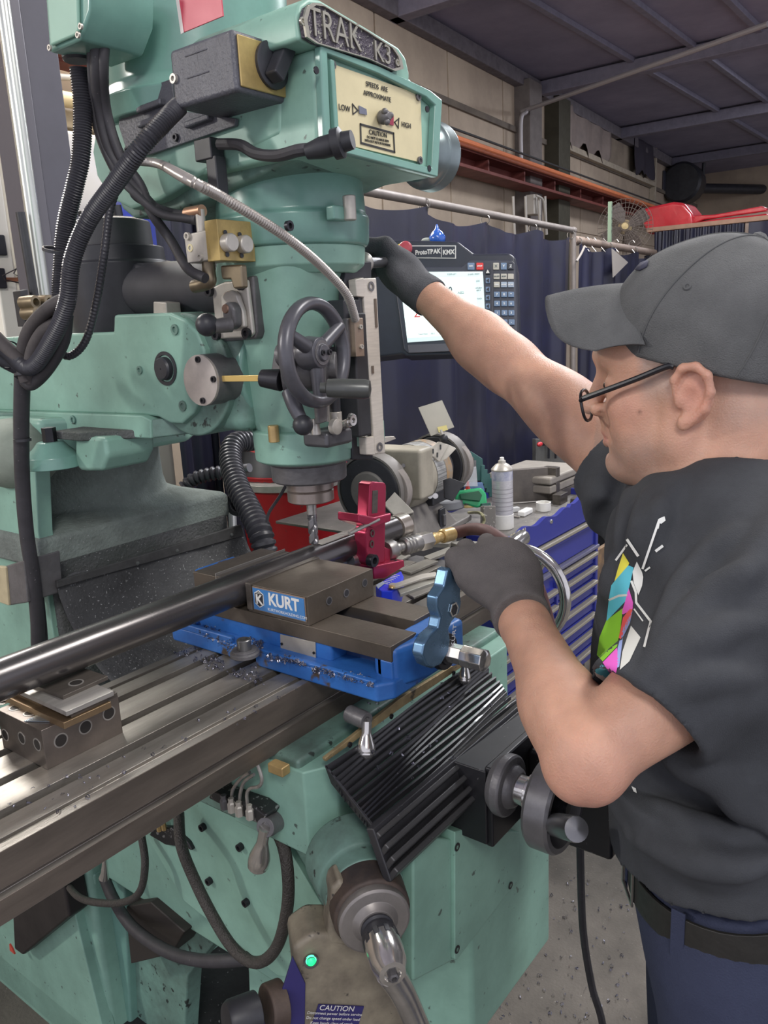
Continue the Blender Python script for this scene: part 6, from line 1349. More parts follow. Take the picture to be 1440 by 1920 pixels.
seg(.82, .95, [(0, .012), (.1, .0145), (.9, .0145), (1, .011)], brass, 'brass_ferrule')
seg(.95, 1.02, [(0, .0115), (1, .0115)], M('hose_clamp', (.45, .42, .4), .4, .8), 'hose_clamp')
hm = M('maroon_hose', (.105, .045, .042), .6, var=.2, sc=30)
hw2 = V(hwc)
B().tube([c1-dh*.005, P(885, 992, 'y', .08), P(915, 997, 'y', .02), P(950, 1020, 'y', -.03), P(985, 1050, 'y', -.06), P(1010, 1105, 'y', -.08), P(1028, 1165, 'y', -.09), P(1045, 1230, 'y', -.09), P(1052, 1310, 'y', -.08), P(1060, 1400, 'y', -.04), P(1058, 1470, 'y', .02)], .0125, 14).build('hose_tube', hm, ah)
# ---- chips
rnd = random.Random(5)
def chips(name, label, regions, n, mat, size=.0035):
    b = B()
    for k in range(n):
        poly, z, sp = regions[rnd.randrange(len(regions))]
        u, v = rnd.random(), rnd.random(); a = V(poly[0]).lerp(V(poly[1]), u); c = V(poly[3]).lerp(V(poly[2]), u); p = a.lerp(c, v)
        q = P(p.x, p.y, 'z', z)+Z*rnd.random()*sp; r = size*(.5+rnd.random()); ax = V((rnd.uniform(-1, 1), rnd.uniform(-1, 1), rnd.uniform(-.4, 1))).normalized(); e1, e2, _ = frame(ax)
        turns = rnd.uniform(.5, 1.6); m = 7; wdt = r*.25; vs = []
        for i in range(m):
            t = i/(m-1)*turns*2*pi; c_ = q+(e1*math.cos(t)+e2*math.sin(t))*r+ax*(t*r*.16); vs += [c_-ax*wdt, c_+ax*wdt]
        b.add(vs, [(2*i, 2*i+1, 2*i+3, 2*i+2) for i in range(m-1)])
    o = b.build(name, mat); return tag(o, label, 'chips', None, 'stuff')
chm = M('chip_steel', (.26, .26, .30), .3, .8, c2=(.10, .10, .14), sc=90)
chips('metal_chips', 'curly silver metal chips on the blue vise flange', [(((345, 1175), (395, 1172), (450, 1215), (430, 1225)), T+ft, .006), (((465, 1190), (490, 1195), (495, 1220), (475, 1225)), T+ft, .004), (((500, 1228), (570, 1240), (575, 1250), (505, 1240)), T+ft, .003), (((580, 1252), (700, 1272), (700, 1290), (590, 1262)), T+ft, .002)], 420, chm, .0021)
chips('metal_chips', 'silver metal chips scattered on the mill table beside the vise', [(((315, 1222), (370, 1212), (400, 1245), (350, 1240)), T, .004), (((385, 1230), (420, 1232), (420, 1262), (385, 1258)), T, .005), (((420, 1262), (480, 1250), (500, 1290), (440, 1270)), T, .002), (((0, 1500), (600, 1260), (560, 1300), (60, 1560)), T, .0)], 200, chm, .0021)
chips('metal_chips', 'sparse silver metal chips fallen on the bellows', [(((640, 1400), (870, 1250), (960, 1330), (740, 1530)), T-.10, .05)], 60, chm, .0022)
chips('metal_chips', 'small metal chips scattered on the shop floor', [(((880, 1640), (1180, 1640), (1180, 1920), (830, 1920)), .001, .003), (((340, 1780), (460, 1780), (470, 1920), (330, 1920)), .001, .003)], 420, chm, .0032)
# oily rubber mat on the floor beside the column
q = P(400, 1860, 'z', .0)
tag(B().box((q.x-.5, q.y-.25, 0), (q.x+.35, q.y+.12, .012)).build('floor_mat', M('floor_mat', (.018, .018, .02), .6, spot=((.4, .4, .38), 140, .66), bump=.6), None, .004), 'black rubber floor mat littered with chips at the machine base', 'mat')
# ================================================================ THE MAN
def hv(deg): return V((math.cos(math.radians(deg)), math.sin(math.radians(deg)), 0))
class SDF:
    """signed-distance grid with smooth unions, meshed by surface nets"""
    def __init__(s, lo, hi, h):
        s.lo = np.array(lo, float); s.h = h; s.n = np.ceil((np.array(hi)-s.lo)/h).astype(int)+1
        s.g = np.full(s.n, .06, np.float32)
    def sub(s, lo, hi, m):
        a = np.clip(np.floor((np.array(lo)-m-s.lo)/s.h).astype(int), 0, s.n); b = np.clip(np.ceil((np.array(hi)+m-s.lo)/s.h).astype(int)+1, 0, s.n)
        if (b <= a).any(): return None
        sl = tuple(slice(a[i], b[i]) for i in range(3)); ax = [(s.lo[i]+np.arange(a[i], b[i])*s.h).astype(np.float32) for i in range(3)]
        return sl, ax[0][:, None, None], ax[1][None, :, None], ax[2][None, None, :]
    def comb(s, sl, d, k, op):
        g = s.g[sl]
        if op == 'u':
            if k > 0: h = np.clip(.5+.5*(g-d)/k, 0, 1); r = g*(1-h)+d*h-k*h*(1-h)
            else: r = np.minimum(g, d)
        elif op == 's':
            h = np.clip(.5-.5*(g+d)/max(k, 1e-5), 0, 1); r = g*(1-h)-d*h+max(k, 1e-5)*h*(1-h)
        elif op == 'i': r = np.maximum(g, d)
        s.g[sl] = r
    def cone(s, a, b, ra, rb=None, k=.01, op='u'):
        rb = ra if rb is None else rb; a = np.array(a, float); b = np.array(b, float); R_ = max(ra, rb); m = R_+k+.012
        q = s.sub(np.minimum(a, b), np.maximum(a, b), m)
        if q is None: return s
        sl, x, y, z = q; ab = b-a; L2 = max(1e-9, ab@ab)
        t = np.clip(((x-a[0])*ab[0]+(y-a[1])*ab[1]+(z-a[2])*ab[2])/L2, 0, 1)
        d = np.sqrt((x-a[0]-ab[0]*t)**2+(y-a[1]-ab[1]*t)**2+(z-a[2]-ab[2]*t)**2)-(ra+(rb-ra)*t)
        s.comb(sl, d.astype(np.float32), k, op); return s
    def chain(s, pts, rs, k=.01, op='u'):
        for i in range(len(pts)-1): s.cone(pts[i], pts[i+1], rs[i], rs[i+1], k, op)
        return s
    def ell(s, c, r, ax=None, k=.01, op='u'):
        c = np.array(c, float); R_ = max(r); q = s.sub(c-R_, c+R_, k+.02)
        if q is None: return s
        sl, x, y, z = q; ax = ax or (X, Y, Z)
        u = [((x-c[0])*a[0]+(y-c[1])*a[1]+(z-c[2])*a[2]) for a in ax]
        k0 = np.sqrt((u[0]/r[0])**2+(u[1]/r[1])**2+(u[2]/r[2])**2); k1 = np.sqrt((u[0]/r[0]**2)**2+(u[1]/r[1]**2)**2+(u[2]/r[2]**2)**2)+1e-6
        s.comb(sl, (k0*(k0-1)/k1).astype(np.float32), k, op); return s
    def cut(s, p, n):      # remove the side the normal points to
        p = np.array(p); n = np.array(n, float); n /= np.linalg.norm(n)
        x, y, z = [s.lo[i]+np.arange(s.n[i])*s.h for i in range(3)]
        d = ((x-p[0])*n[0])[:, None, None]+((y-p[1])*n[1])[None, :, None]+((z-p[2])*n[2])[None, None, :]
        s.g = np.maximum(s.g, d.astype(np.float32)); return s
    def cutlocal(s, p, n, lo, hi):
        q = s.sub(lo, hi, 0); sl, x, y, z = q; n = np.array(n, float); n /= np.linalg.norm(n)
        s.g[sl] = np.maximum(s.g[sl], ((x-p[0])*n[0]+(y-p[1])*n[1]+(z-p[2])*n[2]).astype(np.float32)); return s
    def mesh(s):
        g = s.g; neg = g < 0; c = np.zeros(tuple(np.array(g.shape)-1), np.int8)
        for i in (0, 1):
            for j in (0, 1):
                for k in (0, 1): c += neg[i:g.shape[0]-1+i, j:g.shape[1]-1+j, k:g.shape[2]-1+k]
        I = np.argwhere((c > 0) & (c < 8)); idx = np.full(c.shape, -1, np.int32); idx[tuple(I.T)] = np.arange(len(I))
        acc = np.zeros((len(I), 3)); cnt = np.zeros(len(I))
        cor = [(0, 0, 0), (1, 0, 0), (0, 1, 0), (1, 1, 0), (0, 0, 1), (1, 0, 1), (0, 1, 1), (1, 1, 1)]
        for a in range(8):
            for b in range(a+1, 8):
                da = np.array(cor[b])-np.array(cor[a])
                if np.abs(da).sum() != 1: continue
                ga = g[tuple((I+cor[a]).T)]; gb = g[tuple((I+cor[b]).T)]; m = (ga < 0) != (gb < 0)
                t = np.where(m, ga/np.where(m, ga-gb, 1), 0)
                acc[m] += (np.array(cor[a])+t[:, None]*da)[m]; cnt[m] += 1
        vs = (I+acc/cnt[:, None])*s.h+s.lo; fs = []
        for ax in range(3):
            sh = [slice(None)]*3; s0 = list(sh); s1 = list(sh); s0[ax] = slice(0, -1); s1[ax] = slice(1, None)
            n0, n1 = neg[tuple(s0)], neg[tuple(s1)]; E = np.argwhere(n0 != n1); o1, o2 = [(1, 2), (2, 0), (0, 1)][ax]
            E = E[(E[:, o1] > 0) & (E[:, o2] > 0) & (E[:, o1] < g.shape[o1]-1) & (E[:, o2] < g.shape[o2]-1)]
            if not len(E): continue
            d1 = np.zeros(3, int); d1[o1] = 1; d2 = np.zeros(3, int); d2[o2] = 1
            q = np.stack([idx[tuple((E-d1-d2).T)], idx[tuple((E-d2).T)], idx[tuple(E.T)], idx[tuple((E-d1).T)]], 1)
            fl = ~neg[tuple(E.T)]; q[fl] = q[fl][:, ::-1]; fs.append(q)
        return vs, np.concatenate(fs)
    def build(s, name, mat, parent, smooth_it=2, label=None):
        vs, fs = s.mesh()
        for _ in range(smooth_it):       # light Laplacian polish
            a = np.zeros_like(vs); n_ = np.zeros(len(vs))
            for i in range(4):
                p, q = fs[:, i], fs[:, (i+1) % 4]; np.add.at(a, p, vs[q]); np.add.at(n_, p, 1); np.add.at(a, q, vs[p]); np.add.at(n_, q, 1)
            vs = vs*.45+a/np.maximum(n_, 1)[:, None]*.55
        me = bpy.data.meshes.new(name); base = root_loc(parent) if parent else V((0, 0, 0)); me.from_pydata((vs-np.array(base)).tolist(), [], fs.tolist())
        me.polygons.foreach_set('use_smooth', [True]*len(me.polygons)); me.materials.append(mat)
        o = bpy.data.objects.new(name, me); COL.objects.link(o)
        if parent: o.parent = parent
        if label: o['label'] = label
        o['_v'] = 0; del o['_v']; s.vs, s.fs = vs, fs; return o
def tint(o, vs, fn, base):
    """per-vertex natural colour (lips, stubble, grey hair) as a colour attribute"""
    c = np.tile(np.array((*base, 1.)), (len(vs), 1)); fn(vs, c); at = o.data.color_attributes.new('tint', 'FLOAT_COLOR', 'POINT'); at.data.foreach_set('color', c.ravel())
def tintmat(name, rough, bump=.15, bsc=300, sss=.0):
    m = M(name, (.5, .5, .5), rough, bump=bump, bsc=bsc); nt = m.node_tree; a = nt.nodes.new('ShaderNodeVertexColor'); a.layer_name = 'tint'; b = nt.nodes['Principled BSDF']
    n = nt.nodes.new('ShaderNodeTexNoise'); n.inputs['Scale'].default_value = 38; n.inputs['Detail'].default_value = 5; tc = nt.nodes.new('ShaderNodeTexCoord'); nt.links.new(tc.outputs['Object'], n.inputs[0])
    mr = nt.nodes.new('ShaderNodeMapRange'); mr.inputs[1].default_value = .3; mr.inputs[2].default_value = .7; mr.inputs[3].default_value = .90; mr.inputs[4].default_value = 1.08; nt.links.new(n.outputs[0], mr.inputs[0])
    mx = nt.nodes.new('ShaderNodeVectorMath'); mx.operation = 'SCALE'; nt.links.new(a.outputs[0], mx.inputs[0]); nt.links.new(mr.outputs[0], mx.inputs[3]); nt.links.new(mx.outputs[0], b.inputs['Base Color'])
    if sss: b.inputs['Subsurface Weight'].default_value = sss; b.inputs['Subsurface Radius'].default_value = (.012, .004, .002); b.inputs['Subsurface Scale'].default_value = 1
    return m
skin = tintmat('skin', .48, .25, 420, .25)
# ---- joints
OH = PD(1302, 729, .955)
HF = 97
hf = (hv(HF)*math.cos(math.radians(5))-Z*math.sin(math.radians(5))); hl = hv(HF+90); hu = hf.cross(hl)
if hu.z < 0: hu = -hu
def H(f, l, u): return OH+hf*f+hl*l+hu*u
tf, tlft = hv(113), hv(203)
NB = PD(1378, 935, .96)
SLp, ELp, WLp = PD(1475, 1125, .84), PD(1102, 1418, .775), PD(985, 1172, 1.0)
HLp = PD(935, 1068, 1.07)
SRp, ERp, WRp = PD(1195, 893, 1.13), PD(958, 686, 1.29), PD(800, 553, 1.40)
HRp = PD(748, 508, 1.43)
def TM(x, y, d=.96): return PD(x, y, d)
CH, BE, HI = TM(1362, 1100, .97), TM(1348, 1320, .97), TM(1385, 1570, .97)
foot = (HI.x, HI.y, 0)
man = thing('person', 'man in grey cap, glasses, black printed T-shirt and dark gloves leaning over the vise', 'person', foot)
# ---- body (one continuous surface: head, neck, torso, both arms)
h_ = .0026
allp = [H(.13, 0, -.1), H(-.11, 0, .15), SLp, ELp, WLp, SRp, WRp, HLp, HRp, CH]
lo = [min(p[i] for p in allp)-.07 for i in range(3)]; hi = [max(p[i] for p in allp)+.07 for i in range(3)]
bd = SDF(lo, hi, h_)
bd.ell(CH, (.115, .165, .155), (tf, tlft, Z), .02)
bd.cone(NB-Z*.02, SLp, .05, .058, .04); bd.cone(NB-Z*.02, SRp, .05, .058, .04)
nk0 = H(-.040, 0, -.03); bd.cone(nk0, NB-Z*.03, .060, .074, .03); bd.cone(H(.055, 0, -.082), PD(1300, 912, .955), .034, .045, .03); bd.cone(H(.01, .0, -.075), PD(1330, 905, .955), .048, .055, .03)
# left arm
def mid(a, b, t): return a.lerp(b, t)
bd.cone(SLp, ELp, .052, .039, .02)
bd.ell(mid(SLp, ELp, .55)+Z*.004, (.10, .0465, .048), tuple((lambda d: (d, frame(d)[0], frame(d)[1]))((ELp-SLp).normalized())), .02)
bd.cone(ELp, mid(ELp, WLp, .35), .038, .0385, .012); bd.cone(mid(ELp, WLp, .35), WLp, .0385, .0305, .012)
fd = (WLp-ELp).normalized(); bd.ell(mid(ELp, WLp, .27)-CR*.006, (.085, .038, .038), (fd, frame(fd)[0], frame(fd)[1]), .02)
bd.cone(ELp-CU*.012, ELp-CU*.013-CR*.008, .033, .031, .015)
bd.cone(WLp, WLp+(WLp-ELp)*.2, .0305, .029, .01)
# right arm
bd.cone(SRp, ERp, .056, .043, .03); bd.cone(ERp, mid(ERp, WRp, .35), .043, .042, .02); bd.cone(mid(ERp, WRp, .35), WRp, .041, .029, .02)
ud = (ERp-SRp).normalized(); bd.ell(mid(SRp, ERp, .5)+CU*.006, (.10, .053, .053), (ud, frame(ud)[0], frame(ud)[1]), .02)
fd = (WRp-ERp).normalized(); bd.ell(mid(ERp, WRp, .25)-CU*.006, (.09, .044, .044), (fd, frame(fd)[0], frame(fd)[1]), .02)
bd.cone(WRp, WRp+(WRp-ERp)*.2, .029, .027, .01)
# head
A3 = (hf, hl, hu)
bd.ell(H(-.012, 0, .056), (.098, .075, .085), A3, .02)
bd.ell(H(.036, 0, -.004), (.066, .060, .082), A3, .03)
bd.ell(H(.055, 0, .052), (.054, .058, .046), A3, .02)
for s_ in (1, -1):
    bd.cone(H(.105, 0, .050), H(.090, .036*s_, .052), .0090, .0100, .012)
    bd.cone(H(.080, .012*s_, -.083), H(.012, .050*s_, -.056), .021, .019, .022)
    bd.cone(H(.012, .050*s_, -.056), H(.004, .060*s_, -.006), .019, .015, .025)
    bd.ell(H(.064, .040*s_, -.010), (.026, .022, .022), A3, .022)
    bd.ell(H(.056, .036*s_, -.045), (.030, .022, .030), A3, .022)
    bd.ell(H(.104, .034*s_, .020), (.018, .017, .012), A3, .012, 's')
    bd.ell(H(.0815, .031*s_, .017), (.0145, .0155, .0125), A3, .004)
bd.ell(H(.080, 0, -.043), (.026, .030, .028), A3, .02)
bd.ell(H(.086, 0, -.083), (.021, .024, .018), A3, .014)
bd.cone(H(.100, 0, .040), H(.120, 0, -.006), .0078, .0105, .010); bd.ell(H(.1245, 0, -.011), (.0115, .0115, .0105), A3, .006)
for s_ in (1, -1): bd.ell(H(.109, .0145*s_, -.0150), (.0125, .0075, .0088), A3, .005)
bd.cone(H(.108, 0, -.024), H(.106, 0, -.040), .0065, .0055, .010)
for s_ in (1, -1):
    bd.cone(H(.1065, 0, -.0435), H(.094, .022*s_, -.0500), .0062, .0032, .004)
    bd.cone(H(.1045, 0, -.0565), H(.093, .021*s_, -.0530), .0072, .0032, .004)
    bd.cone(H(.1125, 0, -.0505), H(.098, .022*s_, -.0515), .0022, .0020, .0025, 's')
    bd.cone(H(.108, .018*s_, -.018), H(.092, .033*s_, -.050), .0022, .0018, .006, 's')      # fold beside the nose
bd.cone(H(.1, -.012, -.068), H(.1, .012, -.068), .004, .004, .008, 's')
# ears
for s_ in (1, -1):
    def Er(f, u, o): return H(-.004+f-.010*0, s_*(.073+o), -.004+u)
    bd.ell(Er(-.012, .004, .006), (.018, .0065, .031), A3, .008)
    arc = [(.010, .006, .008), (.010, .022, .010), (.0, .034, .013), (-.014, .035, .016), (-.026, .024, .018), (-.028, .006, .017), (-.020, -.012, .013), (-.006, -.024, .009)]
    bd.chain([Er(*a) for a in arc], [.0035, .0045, .005, .005, .005, .0048, .0046, .0055], .004)
    bd.ell(Er(.002, -.026, .008), (.0085, .005, .0095), A3, .005)
    bd.ell(Er(-.006, .0, .0165), (.0095, .008, .013), A3, .004, 's'); bd.cone(Er(-.014, .020, .017), Er(-.002, .022, .015), .004, .004, .004, 's')
    bd.ell(Er(.007, -.002, .008), (.005, .004, .008), A3, .004)
body = bd.build('body', skin, man)
def facecol(vs, c):
    r = vs-np.array(OH); f = r@np.array(hf); l = r@np.array(hl); u = r@np.array(hu); hd = (np.abs(l) < .12) & (f > -.13) & (f < .15) & (u > -.13)
    def mixc(wt, col): wt = np.clip(wt, 0, 1)[:, None]; c[:, :3] = c[:, :3]*(1-wt)+np.array(col)*wt
    sm = lambda x, a, b: np.clip((x-a)/(b-a), 0, 1)
    rn = np.sin(vs[:, 0]*91+np.sin(vs[:, 2]*67)*2)*np.sin(vs[:, 1]*83+vs[:, 2]*71)
    mixc(hd*sm(-u, .036, .058)*sm(f, .005, .045)*.62*(.8+.2*rn)*(1-np.exp(-((f-.1)**2+(u+.05)**2)/.00016)), (.32, .235, .195))
    mixc(hd*sm(u, -.012, .014)*sm(f, .006, .016)*sm(.052-f, 0, .012)*(np.abs(l) > .045)*.62, (.36, .29, .255))         # grey sideburn
    mixc(hd*sm(-f, .022, .05)*sm(u, -.052, -.03)*(np.abs(l) > .02)*.42, (.40, .30, .25))                              # cropped hair at the nape
    mixc(hd*np.exp(-((f-.104)**2/.00012+(u+.050)**2/.00006+l**2/.0005))*.75, (.56, .20, .17))
    mixc(hd*np.exp(-((f+.016)**2/.0005+(u-.0)**2/.0012))*(np.abs(l) > .070)*.35, (.66, .24, .19))
    mixc(hd*np.exp(-((f-.070)**2/.0006+(u+.012)**2/.0006))*(np.abs(l) > .03)*.22, (.66, .27, .21))
    mixc(hd*np.exp(-((f-.049)**2+(u+.016)**2)/.000006)*(l > .03)*.8, (.16, .07, .05))                                 # mole
    mixc(hd*np.exp(-((f-.100)**2/.0002+(u-.056)**2/.00003))*(np.abs(l) > .012)*.5, (.33, .25, .21))                   # brows
    e = np.exp(-((vs-np.array(ELp-CU*.03))**2).sum(1)/.0016); mixc(e*.45, (.66, .27, .22))
    mixc(.12*(rn > .5), (.50, .27, .20))
tint(body, bd.vs, facecol, (.53, .298, .208))
for s_ in (1, -1):
    B().sphere(H(.0825, .031*s_, .017), .0128, 20).build('eyeball', M('eye_white', (.75, .70, .66), .2), man)
    B().sphere(H(.0935, .031*s_, .0155), .0048, 12).build('iris', M('eye_dark', (.04, .03, .025), .2), man)
# ---- cap
capm = M('cap_grey_twill', (.12, .123, .125), .85, c2=(.092, .095, .097), sc=18, bump=.5, bsc=700)
cp = SDF([min(H(a, b, c)[i] for a in (-.14, .14) for b in (-.12, .12) for c in (-.06, .2)) for i in range(3)], [max(H(a, b, c)[i] for a in (-.14, .14) for b in (-.12, .12) for c in (-.06, .2)) for i in range(3)], .003)
cp.ell(H(-.026, 0, .070), (.108, .089, .100), A3, 0)
cp.ell(H(.022, 0, .085), (.062, .070, .064), A3, .03)
cp.ell(H(-.03, 0, .03), (.098, .083, .07), A3, .02)
cn = (-hu+hf*.33)
cp.cut(H(0, 0, .030), cn)
cap = cp.build('cap', capm, man, 2, label='faded charcoal grey baseball cap')
capb = BVHTree.FromPolygons([V(v) for v in cp.vs], cp.fs.tolist())
def oncap(d_, o=.001, c=(-.01, 0, .06)):
    c = H(*c); d_ = V(d_).normalized(); h = capb.ray_cast(c+d_*.25, -d_)[0]; return (h if h else c+d_*.1)+d_*o
ca_ = math.radians(34); cu_ = hu*math.cos(ca_)-hf*math.sin(ca_); cf_ = hf*math.cos(ca_)+hu*math.sin(ca_); ncut = V(cn).normalized()
for ang in (30, -38, 90, 150, 218):
    a = math.radians(ang); pts = []
    for k in range(26):
        t = math.radians(90-k*4.6); dd = (cf_*math.sin(a)+hl*math.cos(a))*math.cos(t)+cu_*math.sin(t)
        p_ = oncap(dd, .0004)
        if (p_-H(0, 0, .030)).dot(ncut) > -.003: break
        pts.append(p_)
    B().tube(pts, .0011, 6, 2).build('cap_seam', M('cap_seam', (.085, .088, .09), .85), cap)
B().lathe(oncap(cu_, -.001), cu_, [(0, .009), (.003, .008), (.006, .003)], 16).build('cap_button', capm, cap)
for dd in ((-.02, .80, .55), (.50, .42, .85), (-.75, .55, .4)):
    d3 = hf*dd[0]+hl*dd[1]+hu*dd[2]; B().torus(oncap(d3, .0004), d3, .0032, .0013, 14, 6).build('eyelet', MT['cap_seam'], cap)
# brim
vs = []; fs = []; nu, nv = 28, 14
for i in range(nu+1):
    a = -1+2*i/nu; l = .082*math.sin(a*pi/2); q = (l/.082)
    u0 = .128-.070*abs(q)**2.2; f0 = .078-.032*q*q
    for j in range(nv+1):
        t = j/nv; ln = .088*math.sqrt(max(0, 1-q**12*.75)); f = f0-.012+ (ln+.012)*t
        vs.append(H(f, l*(1-.06*t), u0+.012*t-.012*t*t))
for i in range(nu):
    for j in range(nv): k = i*(nv+1)+j; fs.append((k, k+nv+1, k+nv+2, k+1))
br_ = B().add(vs, fs).build('cap_brim', capm, cap, smooth=180); md = br_.modifiers.new('t', 'SOLIDIFY'); md.thickness = .0035
# raised dark emblem on the cap front
def onray(bvh, x, y, off=.001, fb=None):
    d = ray(x, y).normalized(); h = bvh.ray_cast(CAM, d)
    return h[0]-d*off if h[0] else fb
for pts in (((1192, 507), (1203, 495), (1216, 490), (1214, 500), (1200, 508)), ((1216, 486), (1228, 474), (1246, 468), (1250, 473), (1240, 484), (1228, 491), (1220, 491))):
    pp = [onray(capb, x, y, .0015) for x, y in pts]
    if all(p is not None for p in pp): B().add(pp, [tuple(range(len(pp)))]).build('cap_emblem', M('cap_emblem', (.045, .045, .075), .8), cap).modifiers.new('t', 'SOLIDIFY').thickness = .0025
# ---- glasses
gf = M('glasses_black', (.012, .012, .016), .3)
gl = thing('glasses', 'x', 'x'); bpy.data.objects.remove(gl)
tb_ = []
for s_ in (1, -1): B().tube([H(.006, .080*s_, .032), H(.014, .080*s_, .033), H(.05, .076*s_, .022), H(.112, .068*s_, .005)], .0036, 10).build('glasses_temple', gf, man, label='black glasses temple')
lensm = M('glasses_lens', (.9, .92, .95), .02, alpha=.12)
for s_ in (1, -1):
    c = H(.119, .036*s_, -.006); n2 = (hf+hl*.12*s_-hu*.12).normalized(); e1 = (hl-n2*hl.dot(n2)).normalized(); e2 = n2.cross(e1); pp = []
    for k in range(28):
        q = 2*pi*k/28; cs, sn = math.cos(q), math.sin(q); pp.append(c+e1*math.copysign(abs(cs)**.75, cs)*.029+e2*math.copysign(abs(sn)**.75, sn)*.0185)
    B().tube(pp+[pp[0], pp[1]], .0019, 8, 1, caps=False, smooth=False).build('glasses_rim', gf, man)
    B().add(pp, [tuple(range(28))]).build('glasses_lens', lensm, man)
    B().cyl(H(.112, .068*s_, .005), c+e1*.028*s_+e2*(.008 if (e2.z > 0) else -.008), .0028).build('glasses_hinge', gf, man)
B().tube([H(.121, .008, -.003), H(.127, 0, .001), H(.121, -.008, -.003)], .002, 8).build('glasses_bridge', gf, man)
# ---- T-shirt
shm = M('tshirt_charcoal', (.046, .050, .058), .88, c2=(.036, .039, .045), sc=14, bump=.35, bsc=800)
P_ = [CH-tf*.25-tlft*.3, CH+tf*.25+tlft*.3, HI-tf*.25-tlft*.3, HI+tf*.25+tlft*.3, SLp, SRp, NB, ERp, ELp, NB+Z*.05]
lo = [min(p[i] for p in P_)-.06 for i in range(3)]; hi = [max(p[i] for p in P_)+.06 for i in range(3)]; lo[2] = HI.z-.12
sh_ = SDF(lo, hi, .0042)
A4 = (tf, tlft, Z)
sh_.ell(CH, (.130, .190, .175), A4, 0); sh_.ell(BE, (.150, .180, .190), A4, .07); sh_.ell(HI, (.136, .168, .17), A4, .07)
sh_.cone(NB-Z*.045, SLp, .066, .070, .05); sh_.cone(NB-Z*.045, SRp, .062, .066, .05)
hemL = mid(SLp, ELp, .74); dL = (ELp-SLp).normalized()
sh_.cone(SLp, mid(SLp, ELp, .95), .077, .066, .05)
hemR = mid(SRp, ERp, .16); dR = (ERp-SRp).normalized()
sh_.cone(SRp, mid(SRp, ERp, .5), .066, .062, .04)
sh_.cone(SRp-Z*.03, CH+Z*.02-tlft*.05, .06, .10, .05)
# drape folds
gx_, gy_, gz_ = [(sh_.lo[i]+np.arange(sh_.n[i])*sh_.h).astype(np.float32) for i in range(3)]
gx_ = gx_[:, None, None]; gy_ = gy_[None, :, None]; gz_ = gz_[None, None, :]
r1 = (gx_-CH.x)*tf.x+(gy_-CH.y)*tf.y; r2 = (gx_-CH.x)*tlft.x+(gy_-CH.y)*tlft.y; r3 = gz_-CH.z
wv = np.sin(r3*38+r1*30+2.2*np.sin(r2*14+r3*9))*.0034+np.sin(r1*62-r3*34+1.7*np.sin(r3*21+r2*17))*.0018
wv += np.maximum(0, np.sin((r3+.25)*30-r1*14+1.5*np.sin(r1*19)))**2*.015*np.clip((-r3-.05)*5, 0, 1)
wv += np.maximum(0, np.sin(r1*46+r3*20+1.2*np.sin(r2*20)))**2*.015*np.clip((r3+.02)*9, 0, 1)
sh_.g -= wv.astype(np.float32)
sh_.cutlocal(hemL, dL*.92+CR*.10-CU*.18, hemL-V((.13, .13, .13)), mid(SLp, ELp, 1.)+V((.13, .13, .13)))
sh_.cutlocal(hemR, dR, hemR-V((.10, .10, .10))+dR*.02, mid(SRp, ERp, .7)+V((.10, .10, .10)))
TLT = .27
sh_.cut(TM(1165, 1606, .97), -Z-tf*TLT)
pv_, pf_ = sh_.mesh(); pb_ = BVHTree.FromPolygons([V(v) for v in pv_], pf_.tolist())
for pl_, rr_, dp_ in [(((1222, 1240), (1290, 1165), (1350, 1100), (1440, 1050)), .013, .004), (((1205, 1275), (1290, 1215), (1360, 1180), (1440, 1165)), .012, .005), (((1232, 1195), (1275, 1110), (1330, 1040), (1400, 985)), .011, .004),
        (((1183, 915), (1176, 980), (1160, 1040)), .010, .002), (((1212, 925), (1202, 990), (1182, 1050)), .010, .002), (((1240, 945), (1228, 1010), (1206, 1075)), .010, .003), (((1185, 1568), (1290, 1612), (1380, 1625), (1440, 1618)), .012, .005),
        (((1215, 1505), (1300, 1550), (1380, 1575), (1440, 1572)), .013, .006), (((1330, 1440), (1385, 1510), (1440, 1535)), .012, .005), (((1240, 1400), (1290, 1440), (1360, 1462), (1440, 1460)), .012, .007), (((1260, 1290), (1330, 1270), (1440, 1270)), .011, .006), (((1150, 1050), (1140, 1120), (1130, 1200)), .010, .005)]:
    pts_ = []
    for i in range(len(pl_)-1):
        for t in (0, .25, .5, .75): 
            x = pl_[i][0]+(pl_[i+1][0]-pl_[i][0])*t; y = pl_[i][1]+(pl_[i+1][1]-pl_[i][1])*t; d = ray(x, y).normalized(); h = pb_.ray_cast(CAM, d)[0]
            if h: pts_.append(h+d*dp_)
    n_ = len(pts_); sh_.chain(pts_, [rr_*(.45+.55*math.sin(pi*(i+.6)/(n_+.2))) for i in range(n_)], .012)
sh_.cone(nk0+Z*.02, NB-Z*.0, .066, .074, .012, 's')
sh_.cone(hemL+dL*.02, hemL-dL*.02, .058, .056, .006, 's'); sh_.cone(hemR+dR*.02, hemR-dR*.015, .056, .054, .006, 's')
shirt = sh_.build('tshirt', shm, man, 2, label='black T-shirt with bright printed front')
shb = BVHTree.FromPolygons([V(v) for v in sh_.vs], sh_.fs.tolist())
